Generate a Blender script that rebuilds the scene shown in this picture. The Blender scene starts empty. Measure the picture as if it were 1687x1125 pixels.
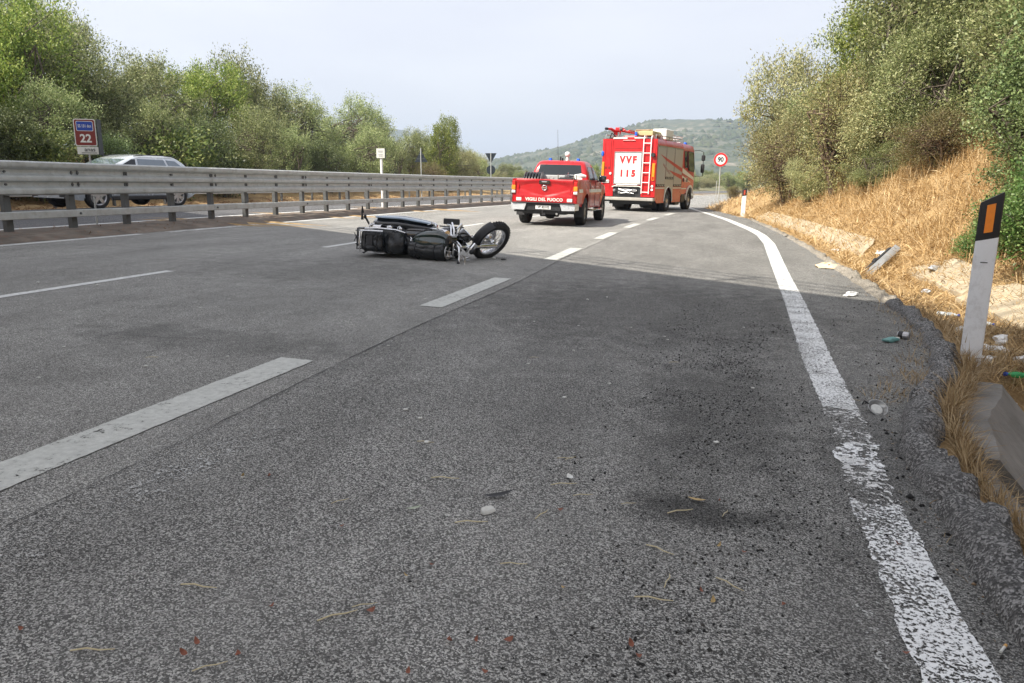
import bpy, bmesh, math, random
import numpy as np
from mathutils import Vector, Matrix, Euler, noise as mnoise

R = math.radians
rng = np.random.default_rng(7)
random.seed(7)
SC = bpy.context.scene
COL = SC.collection

# ------------------------------------------------------------------ camera, sky, sun, exposure
cam_d = bpy.data.cameras.new('camera')
cam = bpy.data.objects.new('camera', cam_d)
COL.objects.link(cam)
cam.location = (0, 0, 1.2)
cam.rotation_euler = (R(90 - 11.687), 0, R(15.093))
cam_d.sensor_width = 36.0
cam_d.lens = 36.0 * 1240 / 1687
cam_d.clip_start = 0.05
cam_d.clip_end = 9000
SC.camera = cam

SUN_EL, SUN_TRAVEL = 45.0, (0.65, 0.76)          # light travels to the right and away
sx_, sy_ = SUN_TRAVEL
_n = math.hypot(sx_, sy_)
LDIR = Vector((sx_ / _n * math.cos(R(SUN_EL)), sy_ / _n * math.cos(R(SUN_EL)), -math.sin(R(SUN_EL))))

W = bpy.data.worlds.new('World')
SC.world = W
W.use_nodes = True
wn = W.node_tree
wn.nodes.clear()
def N(tree, kind, **kw):
    n = tree.nodes.new(kind)
    for k, v in kw.items():
        if k in ('inp',):
            for a, b in v.items():
                n.inputs[a].default_value = b
        else:
            setattr(n, k, v)
    return n
sky = N(wn, 'ShaderNodeTexSky', sky_type='NISHITA', sun_disc=False)
sky.sun_elevation = R(SUN_EL)
sky.sun_rotation = math.atan2(-sx_, -sy_)
sky.air_density = 1.0
sky.dust_density = 4.0
sky.ozone_density = 1.5
bg1 = N(wn, 'ShaderNodeBackground', inp={'Strength': 0.1})
wn.links.new(sky.outputs[0], bg1.inputs['Color'])
# thin high overcast veil: pale, almost even, with soft streaks
tc = N(wn, 'ShaderNodeTexCoord')
mp = N(wn, 'ShaderNodeMapping')
mp.inputs['Scale'].default_value = (1.2, 1.2, 5.0)
nz = N(wn, 'ShaderNodeTexNoise', inp={'Scale': 1.6, 'Detail': 5.0, 'Roughness': 0.55})
rp = N(wn, 'ShaderNodeValToRGB')
rp.color_ramp.elements[0].position = 0.3
rp.color_ramp.elements[0].color = (0.54, 0.535, 0.585, 1)
rp.color_ramp.elements[1].position = 0.72
rp.color_ramp.elements[1].color = (0.665, 0.655, 0.675, 1)
wn.links.new(tc.outputs['Generated'], mp.inputs['Vector'])
wn.links.new(mp.outputs[0], nz.inputs['Vector'])
wn.links.new(nz.outputs['Fac'], rp.inputs['Fac'])
bg2 = N(wn, 'ShaderNodeBackground', inp={'Strength': 1.0})
wn.links.new(rp.outputs['Color'], bg2.inputs['Color'])
mx = N(wn, 'ShaderNodeMixShader', inp={'Fac': 0.8})
wo = N(wn, 'ShaderNodeOutputWorld')
wn.links.new(bg1.outputs[0], mx.inputs[1])
wn.links.new(bg2.outputs[0], mx.inputs[2])
wn.links.new(mx.outputs[0], wo.inputs['Surface'])

sun_d = bpy.data.lights.new('sun', 'SUN')
sun_d.energy = 5.0
sun_d.angle = R(0.5)
sun_d.color = (1.0, 0.93, 0.82)
sun = bpy.data.objects.new('sun', sun_d)
COL.objects.link(sun)
sun.rotation_euler = LDIR.to_track_quat('-Z', 'Y').to_euler()
sun.location = (-30, -35, 60)

vs = SC.view_settings
vs.view_transform = 'Standard'
vs.look = 'None'
vs.exposure = 0.9
vs.gamma = 1.0
vs.use_curve_mapping = False
SC.cycles.max_bounces = 7
SC.cycles.diffuse_bounces = 3
SC.cycles.glossy_bounces = 3
SC.cycles.transmission_bounces = 6
SC.cycles.transparent_max_bounces = 12
SC.cycles.volume_bounces = 0
SC.cycles.use_denoising = True

# ------------------------------------------------------------------ helpers: mesh builder
class MB:
    def __init__(s):
        s.V = []; s.F = []
    def add(s, vs_, fs, M=None):
        o = len(s.V)
        if M is not None:
            vs_ = [tuple(M @ Vector(v)) for v in vs_]
        s.V.extend([tuple(v) for v in vs_])
        s.F.extend([tuple(i + o for i in f) for f in fs])
        return s
    def box(s, c, d, rot=None, bev=0.0):
        hx, hy, hz = d[0] / 2, d[1] / 2, d[2] / 2
        M = Matrix.Translation(c)
        if rot is not None:
            M = M @ (rot.to_4x4() if isinstance(rot, Matrix) else Euler(rot).to_matrix().to_4x4())
        if bev <= 0:
            v = [(x * hx, y * hy, z * hz) for x in (-1, 1) for y in (-1, 1) for z in (-1, 1)]
            f = [(0, 1, 3, 2), (4, 6, 7, 5), (0, 4, 5, 1), (2, 3, 7, 6), (0, 2, 6, 4), (1, 5, 7, 3)]
            return s.add(v, f, M)
        b = min(bev, hx * .95, hy * .95, hz * .95)
        v = []; idx = {}
        for x in (-1, 1):
            for y in (-1, 1):
                for z in (-1, 1):
                    for a in range(3):
                        p = [x * (hx - b), y * (hy - b), z * (hz - b)]
                        p[a] = (x * hx, y * hy, z * hz)[a]
                        idx[(x, y, z, a)] = len(v); v.append(tuple(p))
        f = []
        for sg in (-1, 1):
            q = [idx[(sg, y, z, 0)] for y, z in ((-1, -1), (1, -1), (1, 1), (-1, 1))]; f.append(q if sg > 0 else q[::-1])
            q = [idx[(x, sg, z, 1)] for x, z in ((-1, -1), (-1, 1), (1, 1), (1, -1))]; f.append(q if sg > 0 else q[::-1])
            q = [idx[(x, y, sg, 2)] for x, y in ((-1, -1), (1, -1), (1, 1), (-1, 1))]; f.append(q if sg > 0 else q[::-1])
        for p in (-1, 1):
            for q in (-1, 1):
                e = [idx[(-1, p, q, 1)], idx[(1, p, q, 1)], idx[(1, p, q, 2)], idx[(-1, p, q, 2)]]; f.append(e if p * q > 0 else e[::-1])
                e = [idx[(p, -1, q, 2)], idx[(p, 1, q, 2)], idx[(p, 1, q, 0)], idx[(p, -1, q, 0)]]; f.append(e if p * q > 0 else e[::-1])
                e = [idx[(p, q, -1, 0)], idx[(p, q, 1, 0)], idx[(p, q, 1, 1)], idx[(p, q, -1, 1)]]; f.append(e if p * q > 0 else e[::-1])
        for x in (-1, 1):
            for y in (-1, 1):
                for z in (-1, 1):
                    e = [idx[(x, y, z, 0)], idx[(x, y, z, 1)], idx[(x, y, z, 2)]]
                    f.append(e if x * y * z > 0 else e[::-1])
        return s.add(v, f, M)
    def tube(s, path, r, n=8, closed=False, caps=True):
        P = [Vector(p) for p in path]
        m = len(P)
        rr = r if hasattr(r, '__len__') else [r] * m
        v = []; f = []
        up = None
        for i in range(m):
            a = P[i - 1] if (i > 0 or closed) else P[i]
            b = P[(i + 1) % m] if (i < m - 1 or closed) else P[i]
            t = (b - a)
            t = t.normalized() if t.length > 1e-9 else Vector((0, 0, 1))
            if up is None:
                up = Vector((0, 0, 1)) if abs(t.z) < .9 else Vector((1, 0, 0))
            x = up.cross(t)
            if x.length < 1e-6:
                x = Vector((1, 0, 0)).cross(t)
            x.normalize(); y = t.cross(x); up = y
            for k in range(n):
                a_ = 2 * math.pi * k / n
                v.append(P[i] + (x * math.cos(a_) + y * math.sin(a_)) * rr[i])
        for i in range(m if closed else m - 1):
            j = (i + 1) % m
            for k in range(n):
                l = (k + 1) % n
                f.append((i * n + k, i * n + l, j * n + l, j * n + k))
        if caps and not closed:
            f.append(tuple(range(n))[::-1]); f.append(tuple((m - 1) * n + k for k in range(n)))
        return s.add(v, f)
    def cyl(s, p0, p1, r0, r1=None, n=12):
        return s.tube([p0, p1], [r0, r0 if r1 is None else r1], n)
    def lathe(s, prof, n=24, M=None, closed=False):
        # profile (r, z) revolved about local z
        v = []; f = []
        m = len(prof)
        for k in range(n):
            a = 2 * math.pi * k / n
            for r_, z in prof:
                v.append((r_ * math.cos(a), r_ * math.sin(a), z))
        for k in range(n):
            l = (k + 1) % n
            for i in range(m if closed else m - 1):
                j = (i + 1) % m
                f.append((k * m + i, l * m + i, l * m + j, k * m + j))
        return s.add(v, f, M)
    def prism(s, poly, depth, M=None):
        # polygon in local xy, extruded along z from 0 to depth
        n = len(poly)
        v = [(x, y, 0) for x, y in poly] + [(x, y, depth) for x, y in poly]
        f = [tuple(range(n))[::-1], tuple(range(n, 2 * n))]
        for i in range(n):
            j = (i + 1) % n
            f.append((i, j, n + j, n + i))
        return s.add(v, f, M)
    def grid(s, pts, flip=False):
        a = len(pts); b = len(pts[0])
        v = [p for row in pts for p in row]
        f = []
        for i in range(a - 1):
            for j in range(b - 1):
                q = (i * b + j, (i + 1) * b + j, (i + 1) * b + j + 1, i * b + j + 1)
                f.append(q[::-1] if flip else q)
        return s.add(v, f)
    def loft(s, rings, cap0=True, cap1=True):
        n = len(rings[0]); v = [p for r_ in rings for p in r_]; f = []
        for i in range(len(rings) - 1):
            for k in range(n):
                l = (k + 1) % n
                f.append((i * n + k, i * n + l, (i + 1) * n + l, (i + 1) * n + k))
        if cap0: f.append(tuple(range(n))[::-1])
        if cap1: f.append(tuple((len(rings) - 1) * n + k for k in range(n)))
        return s.add(v, f)
    def panel(s, poly, fn, nrm, th):
        # polygon (a,b) mapped by fn to 3d, given thickness outwards along nrm
        nrm = Vector(nrm)
        base = [Vector(fn(a, b)) for a, b in poly]
        n = len(poly)
        v = base + [p + nrm * th for p in base]
        f = [tuple(range(n, 2 * n))]
        for i in range(n):
            j = (i + 1) % n
            f.append((i, j, n + j, n + i))
        return s.add(v, f)
    def build(s, name, m, parent=None, smooth=35, loc=None, rot=None):
        me = bpy.data.meshes.new(name)
        me.from_pydata([tuple(v) for v in s.V], [], s.F)
        bm = bmesh.new(); bm.from_mesh(me)
        big = [f for f in bm.faces if len(f.verts) > 4]
        if big:
            bmesh.ops.triangulate(bm, faces=big)
        if len(s.V) < 60000:
            bmesh.ops.recalc_face_normals(bm, faces=bm.faces)
        bm.to_mesh(me); bm.free()
        return link(name, me, m, parent, smooth, loc, rot)

def link(name, me, m, parent=None, smooth=35, loc=None, rot=None):
    if smooth:
        me.polygons.foreach_set('use_smooth', [True] * len(me.polygons))
        if smooth < 180:
            me.set_sharp_from_angle(angle=R(smooth))
    if m is not None:
        me.materials.append(m)
    o = bpy.data.objects.new(name, me)
    COL.objects.link(o)
    if parent is not None:
        o.parent = parent
    if loc is not None: o.location = loc
    if rot is not None: o.rotation_euler = rot
    return o

def tag(o, label=None, cat=None, group=None, kind=None):
    if label: o['label'] = label
    if cat: o['category'] = cat
    if group: o['group'] = group
    if kind: o['kind'] = kind
    return o

def empty(name, loc, rot=(0, 0, 0), label=None, cat=None, group=None):
    o = bpy.data.objects.new(name, None)
    o.empty_display_size = .2
    COL.objects.link(o)
    o.location = loc; o.rotation_euler = rot
    return tag(o, label, cat, group)

def kids(o):
    return [c_ for c_ in bpy.data.objects if c_.parent == o]

def copy_tree(o, parent=None, table=None):
    if table is None:
        table = {}
        for q in bpy.data.objects:
            if q.parent: table.setdefault(q.parent.name, []).append(q)
    c_ = o.copy(); COL.objects.link(c_)
    c_.parent = parent
    for ch in table.get(o.name, []):
        copy_tree(ch, c_, table)
    return c_

def raw_mesh(name, V, F, m, parent=None, smooth=0, kind=None):
    """numpy verts (n,3), faces (k,3) or (k,4)"""
    me = bpy.data.meshes.new(name)
    V = np.asarray(V, dtype=np.float32); F = np.asarray(F, dtype=np.int32)
    k, q = F.shape
    me.vertices.add(len(V)); me.vertices.foreach_set('co', V.ravel())
    me.loops.add(k * q); me.loops.foreach_set('vertex_index', F.ravel())
    me.polygons.add(k)
    me.polygons.foreach_set('loop_start', np.arange(0, k * q, q, dtype=np.int32))
    me.update(calc_edges=True); me.validate()
    o = link(name, me, m, parent, smooth)
    if kind: o['kind'] = kind
    return o

def text_part(s, size, m, parent, M, name='lettering', bold=0.0, ext=0.002, sx=1.0, spacing=1.0, align='CENTER'):
    cu = bpy.data.curves.new(name, 'FONT')
    cu.body = s; cu.size = size; cu.align_x = align; cu.align_y = 'CENTER'
    cu.extrude = ext; cu.offset = bold; cu.space_character = spacing; cu.resolution_u = 3
    ob = bpy.data.objects.new(name, cu)
    me = bpy.data.meshes.new_from_object(ob)
    bpy.data.objects.remove(ob); bpy.data.curves.remove(cu)
    me.transform(M @ Matrix.Diagonal((sx, 1, 1, 1)))
    me.name = name
    me.materials.clear()
    return link(name, me, m, parent, 0)

def frame(o, x, y, z=None):
    """4x4 with given local x, y axes and origin"""
    x = Vector(x).normalized(); y = Vector(y).normalized()
    z = x.cross(y)
    M = Matrix((x, y, z)).transposed().to_4x4()
    M.translation = Vector(o)
    return M

# ------------------------------------------------------------------ materials
MATS = {}
def new_mat(name):
    m = bpy.data.materials.new(name); m.use_nodes = True
    t = m.node_tree; t.nodes.clear()
    out = t.nodes.new('ShaderNodeOutputMaterial')
    return m, t, out

def mat(name, col, rough=.5, metal=0.0, var=.12, vs=4.0, bump=0.0, bs=60.0, coat=0.0, spec=.5, dirt=0.0, dirtcol=(.16, .12, .08), emit=None):
    if name in MATS: return MATS[name]
    m, t, out = new_mat(name)
    L = t.links.new
    p = N(t, 'ShaderNodeBsdfPrincipled', inp={'Roughness': rough, 'Metallic': metal})
    p.inputs['Specular IOR Level'].default_value = spec
    p.inputs['Coat Weight'].default_value = coat
    p.inputs['Coat Roughness'].default_value = .06
    tc_ = N(t, 'ShaderNodeTexCoord')
    n1 = N(t, 'ShaderNodeTexNoise', inp={'Scale': vs, 'Detail': 5.0, 'Roughness': .6})
    L(tc_.outputs['Object'], n1.inputs['Vector'])
    mixc = N(t, 'ShaderNodeMix', data_type='RGBA')
    lo = [c_ * (1 - var) for c_ in col]; hi = [min(1, c_ * (1 + var)) for c_ in col]
    mixc.inputs[6].default_value = (*lo, 1); mixc.inputs[7].default_value = (*hi, 1)
    mr = N(t, 'ShaderNodeMapRange', inp={'From Min': .3, 'From Max': .7})
    L(n1.outputs['Fac'], mr.inputs['Value']); L(mr.outputs[0], mixc.inputs[0])
    c_out = mixc.outputs[2]
    if dirt > 0:
        n3 = N(t, 'ShaderNodeTexNoise', inp={'Scale': vs * 2.3, 'Detail': 8.0, 'Roughness': .7})
        L(tc_.outputs['Object'], n3.inputs['Vector'])
        mr3 = N(t, 'ShaderNodeMapRange', inp={'From Min': .5, 'From Max': .75, 'To Max': dirt})
        L(n3.outputs['Fac'], mr3.inputs['Value'])
        md = N(t, 'ShaderNodeMix', data_type='RGBA')
        md.inputs[7].default_value = (*dirtcol, 1)
        L(mr3.outputs[0], md.inputs[0]); L(c_out, md.inputs[6]); c_out = md.outputs[2]
    L(c_out, p.inputs['Base Color'])
    rr = N(t, 'ShaderNodeMapRange', inp={'From Min': .3, 'From Max': .7, 'To Min': max(.02, rough - .08), 'To Max': min(1, rough + .08)})
    L(n1.outputs['Fac'], rr.inputs['Value']); L(rr.outputs[0], p.inputs['Roughness'])
    if bump > 0:
        n2 = N(t, 'ShaderNodeTexNoise', inp={'Scale': bs, 'Detail': 4.0})
        L(tc_.outputs['Object'], n2.inputs['Vector'])
        b = N(t, 'ShaderNodeBump', inp={'Strength': bump, 'Distance': .01})
        L(n2.outputs['Fac'], b.inputs['Height']); L(b.outputs[0], p.inputs['Normal'])
    if emit:
        p.inputs['Emission Color'].default_value = (*emit[:3], 1)
        p.inputs['Emission Strength'].default_value = emit[3]
    L(p.outputs[0], out.inputs['Surface'])
    MATS[name] = m
    return m

def asphalt(name, dark, light, tint, patch=.25, stain=None, grains=95):
    m, t, out = new_mat(name); L = t.links.new
    tc_ = N(t, 'ShaderNodeTexCoord')
    p = N(t, 'ShaderNodeBsdfPrincipled', inp={'Roughness': .85})
    p.inputs['Specular IOR Level'].default_value = .35
    # wobble the lookup so the grains are not neat cells
    wn_ = N(t, 'ShaderNodeTexNoise', inp={'Scale': 70.0, 'Detail': 2.0})
    L(tc_.outputs['Object'], wn_.inputs['Vector'])
    wm = N(t, 'ShaderNodeVectorMath', operation='MULTIPLY_ADD')
    wm.inputs[1].default_value = (.004, .004, .004)
    L(wn_.outputs['Color'], wm.inputs[0]); L(tc_.outputs['Object'], wm.inputs[2])
    vo = N(t, 'ShaderNodeTexVoronoi', inp={'Scale': grains})
    L(wm.outputs[0], vo.inputs['Vector'])
    sep = N(t, 'ShaderNodeSeparateColor'); L(vo.outputs['Color'], sep.inputs[0])
    rp_ = N(t, 'ShaderNodeValToRGB'); rp_.color_ramp.interpolation = 'LINEAR'
    e = rp_.color_ramp.elements
    e[0].position = 0; e[0].color = (*[dark * c_ for c_ in tint], 1)
    e[1].position = 1; e[1].color = (*[light * c_ for c_ in tint], 1)
    k = e.new(.38); k.color = (*[(dark * .9 + light * .06) * c_ for c_ in tint], 1)
    k = e.new(.62); k.color = (*[(dark * .3 + light * .42) * c_ for c_ in tint], 1)
    L(sep.outputs[0], rp_.inputs['Fac'])
    fn = N(t, 'ShaderNodeTexNoise', inp={'Scale': 420.0, 'Detail': 2.0})
    L(tc_.outputs['Object'], fn.inputs['Vector'])
    fr = N(t, 'ShaderNodeMapRange', inp={'From Min': .3, 'From Max': .7, 'To Min': .55, 'To Max': 1.45})
    L(fn.outputs['Fac'], fr.inputs['Value'])
    pc = N(t, 'ShaderNodeTexNoise', inp={'Scale': .9, 'Detail': 5.0, 'Roughness': .65}); L(tc_.outputs['Object'], pc.inputs['Vector'])
    pcr = N(t, 'ShaderNodeMapRange', inp={'From Min': .35, 'From Max': .65, 'To Min': .36, 'To Max': .0}); L(pc.outputs['Fac'], pcr.inputs['Value'])
    mav = N(t, 'ShaderNodeMix', data_type='RGBA'); av = dark * .45 + light * .33
    mav.inputs[7].default_value = (*[av * c_ for c_ in tint], 1)
    L(pcr.outputs[0], mav.inputs[0]); L(rp_.outputs['Color'], mav.inputs[6])
    m1 = N(t, 'ShaderNodeMix', data_type='RGBA', blend_type='MULTIPLY', inp={0: 1.0})
    L(mav.outputs[2], m1.inputs[6]); L(fr.outputs[0], m1.inputs[7])
    # broad patches, stretched along the lane
    mp_ = N(t, 'ShaderNodeMapping'); mp_.inputs['Scale'].default_value = (1.1, .28, 1)
    L(tc_.outputs['Object'], mp_.inputs['Vector'])
    pn = N(t, 'ShaderNodeTexNoise', inp={'Scale': 1.3, 'Detail': 6.0, 'Roughness': .6})
    L(mp_.outputs[0], pn.inputs['Vector'])
    pr = N(t, 'ShaderNodeMapRange', inp={'From Min': .3, 'From Max': .7, 'To Min': 1 - patch, 'To Max': 1 + patch})
    L(pn.outputs['Fac'], pr.inputs['Value'])
    pn2 = N(t, 'ShaderNodeTexNoise', inp={'Scale': 5.0, 'Detail': 6.0, 'Roughness': .65})
    L(tc_.outputs['Object'], pn2.inputs['Vector'])
    pr2 = N(t, 'ShaderNodeMapRange', inp={'From Min': .3, 'From Max': .7, 'To Min': .86, 'To Max': 1.14})
    L(pn2.outputs['Fac'], pr2.inputs['Value'])
    mm = N(t, 'ShaderNodeMath', operation='MULTIPLY'); L(pr.outputs[0], mm.inputs[0]); L(pr2.outputs[0], mm.inputs[1])
    fac = mm.outputs[0]
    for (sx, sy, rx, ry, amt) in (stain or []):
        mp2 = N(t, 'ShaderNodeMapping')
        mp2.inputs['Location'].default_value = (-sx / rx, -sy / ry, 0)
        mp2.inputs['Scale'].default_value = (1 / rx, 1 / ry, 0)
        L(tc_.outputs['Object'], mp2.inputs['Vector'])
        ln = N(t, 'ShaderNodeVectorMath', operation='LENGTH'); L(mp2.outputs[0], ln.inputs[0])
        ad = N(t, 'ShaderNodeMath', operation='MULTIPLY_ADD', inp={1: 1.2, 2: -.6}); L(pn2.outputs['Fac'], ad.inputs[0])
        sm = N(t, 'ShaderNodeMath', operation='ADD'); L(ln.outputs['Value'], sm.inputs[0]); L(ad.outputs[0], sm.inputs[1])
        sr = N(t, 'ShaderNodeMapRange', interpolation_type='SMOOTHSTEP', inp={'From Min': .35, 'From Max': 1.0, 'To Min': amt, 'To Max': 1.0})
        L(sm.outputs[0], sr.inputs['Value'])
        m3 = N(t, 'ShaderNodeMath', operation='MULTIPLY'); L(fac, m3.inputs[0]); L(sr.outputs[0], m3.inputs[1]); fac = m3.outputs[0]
    m2 = N(t, 'ShaderNodeMix', data_type='RGBA', blend_type='MULTIPLY', inp={0: 1.0})
    L(m1.outputs[2], m2.inputs[6]); L(fac, m2.inputs[7])
    L(m2.outputs[2], p.inputs['Base Color'])
    b = N(t, 'ShaderNodeBump', inp={'Strength': .7, 'Distance': .005})
    L(vo.outputs['Distance'], b.inputs['Height']); L(b.outputs[0], p.inputs['Normal'])
    L(p.outputs[0], out.inputs['Surface'])
    return m

def paint(name, col, wear, scale=28.0, speck=110.0):
    """road paint with real holes worn through it"""
    m, t, out = new_mat(name); L = t.links.new
    tc_ = N(t, 'ShaderNodeTexCoord')
    p = N(t, 'ShaderNodeBsdfPrincipled', inp={'Roughness': .75})
    n1 = N(t, 'ShaderNodeTexNoise', inp={'Scale': scale, 'Detail': 4.0, 'Roughness': .65})
    L(tc_.outputs['Object'], n1.inputs['Vector'])
    n2 = N(t, 'ShaderNodeTexNoise', inp={'Scale': speck, 'Detail': 2.0, 'Roughness': .5})
    L(tc_.outputs['Object'], n2.inputs['Vector'])
    n4 = N(t, 'ShaderNodeTexNoise', inp={'Scale': 2.6, 'Detail': 3.0})
    L(tc_.outputs['Object'], n4.inputs['Vector'])
    a = N(t, 'ShaderNodeMath', operation='MULTIPLY_ADD', inp={1: .55}); L(n2.outputs['Fac'], a.inputs[0]); L(n1.outputs['Fac'], a.inputs[2])
    a2 = N(t, 'ShaderNodeMath', operation='MULTIPLY_ADD', inp={1: .5}); L(n4.outputs['Fac'], a2.inputs[0]); L(a.outputs[0], a2.inputs[2])
    th = N(t, 'ShaderNodeMapRange', inp={'From Min': wear, 'From Max': wear + .06})
    L(a2.outputs[0], th.inputs['Value'])
    cr = N(t, 'ShaderNodeMapRange', inp={'From Min': .3, 'From Max': .75, 'To Min': .72, 'To Max': 1.06})
    L(n1.outputs['Fac'], cr.inputs['Value'])
    mc = N(t, 'ShaderNodeMix', data_type='RGBA', blend_type='MULTIPLY', inp={0: 1.0}); mc.inputs[6].default_value = (*col, 1)
    L(cr.outputs[0], mc.inputs[7]); L(mc.outputs[2], p.inputs['Base Color'])
    b = N(t, 'ShaderNodeBump', inp={'Strength': .4, 'Distance': .004}); L(n2.outputs['Fac'], b.inputs['Height']); L(b.outputs[0], p.inputs['Normal'])
    tr = N(t, 'ShaderNodeBsdfTransparent')
    ms = N(t, 'ShaderNodeMixShader'); L(th.outputs[0], ms.inputs[0]); L(tr.outputs[0], ms.inputs[1]); L(p.outputs[0], ms.inputs[2])
    L(ms.outputs[0], out.inputs['Surface'])
    return m

def leafmat(name, cols, rough=.5, trans=.3, pos=None):
    """colour differs from leaf to leaf (each leaf is a mesh island)"""
    m, t, out = new_mat(name); L = t.links.new
    g = N(t, 'ShaderNodeNewGeometry'); oi = N(t, 'ShaderNodeObjectInfo')
    rp_ = N(t, 'ShaderNodeValToRGB')
    e = rp_.color_ramp.elements
    while len(e) < len(cols): e.new(.5)
    for i, c_ in enumerate(cols):
        e[i].position = i / (len(cols) - 1) if pos is None else pos[i]; e[i].color = (*c_, 1)
    L(g.outputs['Random Per Island'], rp_.inputs['Fac'])
    hs = N(t, 'ShaderNodeHueSaturation')
    mr = N(t, 'ShaderNodeMapRange', inp={'To Min': .74, 'To Max': 1.3}); L(oi.outputs['Random'], mr.inputs['Value'])
    mh = N(t, 'ShaderNodeMapRange', inp={'To Min': .485, 'To Max': .512}); L(oi.outputs['Random'], mh.inputs['Value'])
    L(mr.outputs[0], hs.inputs['Value']); L(mh.outputs[0], hs.inputs['Hue']); L(rp_.outputs['Color'], hs.inputs['Color'])
    p = N(t, 'ShaderNodeBsdfPrincipled', inp={'Roughness': rough}); p.inputs['Specular IOR Level'].default_value = .4
    tl = N(t, 'ShaderNodeBsdfTranslucent')
    L(hs.outputs[0], p.inputs['Base Color']); L(hs.outputs[0], tl.inputs['Color'])
    ms = N(t, 'ShaderNodeMixShader', inp={0: trans}); L(p.outputs[0], ms.inputs[1]); L(tl.outputs[0], ms.inputs[2])
    L(ms.outputs[0], out.inputs['Surface'])
    return m

def glassmat(name, col=(.02, .025, .03), rough=.04):
    return mat(name, col, rough=rough, var=.05, spec=.45, coat=0.0)

M_red = mat('red_paint', (.43, .004, .008), .32, coat=.35, var=.06, dirt=.12)
M_red2 = mat('fire_red_paint', (.50, .006, .009), .34, coat=.3, var=.06, dirt=.12)
M_white = mat('white_paint', (.74, .74, .72), .45, var=.05, dirt=.1)
M_refl = mat('reflective_white', (.72, .72, .66), .5, var=.08)
M_grey_sh = mat('shutter_grey', (.47, .46, .42), .45, metal=.15, var=.05, dirt=.1)
M_bump = mat('bumper_chrome', (.62, .63, .64), .3, metal=.45, var=.08)
M_chrome = mat('chrome', (.74, .75, .77), .14, metal=1.0, var=.08)
M_steel = mat('bare_steel', (.42, .42, .42), .4, metal=.8, var=.15)
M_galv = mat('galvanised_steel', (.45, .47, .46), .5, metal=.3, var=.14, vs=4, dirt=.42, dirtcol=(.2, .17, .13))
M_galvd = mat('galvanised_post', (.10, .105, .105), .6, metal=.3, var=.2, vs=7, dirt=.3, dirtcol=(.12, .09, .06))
M_black = mat('black_plastic', (.016, .016, .018), .5, var=.2)
M_gloss = mat('gloss_black', (.008, .009, .012), .1, coat=1.0, var=.1)
M_tyre = mat('tyre_rubber', (.018, .018, .019), .8, var=.25, bump=.3, bs=90, dirt=.25, dirtcol=(.09, .08, .07))
M_leather = mat('black_leather', (.016, .018, .020), .27, var=.25, bump=.4, bs=35)
M_glass = glassmat('dark_glass')
M_glassl = mat('clear_reflective_glass', (.09, .13, .17), .03, spec=1.0, coat=1.0, var=.1)
M_orange = mat('orange_lens', (.85, .26, .02), .25, coat=.5, var=.08)
M_blue = mat('blue_lens', (.02, .12, .65), .15, coat=.8, var=.08)
M_redlens = mat('red_lens', (.5, .01, .01), .15, coat=.8)
M_silver = mat('silver_car_paint', (.50, .54, .58), .25, metal=.35, coat=.9, var=.04, dirt=.08)
M_alloy = mat('alloy', (.45, .45, .46), .32, metal=.85, var=.1)
M_concrete = mat('concrete', (.36, .34, .30), .9, var=.2, vs=2.2, bump=.5, bs=25, dirt=.4, dirtcol=(.2, .17, .13))
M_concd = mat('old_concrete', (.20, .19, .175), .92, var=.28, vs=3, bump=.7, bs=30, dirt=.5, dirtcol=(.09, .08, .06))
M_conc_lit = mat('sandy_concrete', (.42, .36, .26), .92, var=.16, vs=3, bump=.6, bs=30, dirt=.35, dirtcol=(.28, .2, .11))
M_signback = mat('sign_back', (.010, .018, .026), .55, var=.12)
M_brown = mat('sign_brown', (.20, .022, .016), .45, var=.05)
M_sblue = mat('sign_blue', (.012, .06, .36), .45, var=.05)
M_sred = mat('sign_red', (.55, .015, .02), .45, var=.05)
M_ink = mat('sign_black', (.015, .015, .017), .5, var=.1)
M_bark = mat('bark', (.10, .08, .062), .9, var=.35, vs=9, bump=.6, bs=30)
M_twig = mat('grey_twig', (.24, .22, .19), .9, var=.3, vs=9)
M_deadtwig = mat('dry_brown_twig', (.13, .09, .06), .9, var=.3, vs=9)
# ------------------------------------------------------------------ the lie of the land
def curve(Y):
    if Y < 15: return 0.0
    if Y < 90: return (Y - 15) ** 2 / 460
    return 75 ** 2 / 460 + (Y - 90) * 150 / 460
def it(x, tab):
    return float(np.interp(x, [a for a, b in tab], [b for a, b in tab]))
EDGE = [(-60, .85), (3.6, .87), (4.7, 1.12), (5.4, 1.42), (6.3, 1.64), (7.7, 1.8), (16, 1.78), (22, 1.6), (30, 1.1), (36, .1), (41, -.75)]
def edge(Y):                                     # inner line of the kerb, right side
    return it(Y, EDGE) if Y < 41 else -2.22 + curve(Y)
def zroad(u):                                    # superelevated carriageways
    if u > -18: return -.03 * u
    return .54 - (-18 - u) * .03
def ZR(X, Y): return zroad(X - curve(Y))
WD = [(5, 1.3), (9, 1.15), (16, .85), (22, .6), (30, .4), (60, .4)]
FLOOR = [(5.6, -.85), (6.3, -.26), (9, -.24), (16, -.14), (30, -.05), (60, 0)]
BANK = [(24, 1.0), (40, .5), (60, .6), (90, 1.0)]
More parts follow.
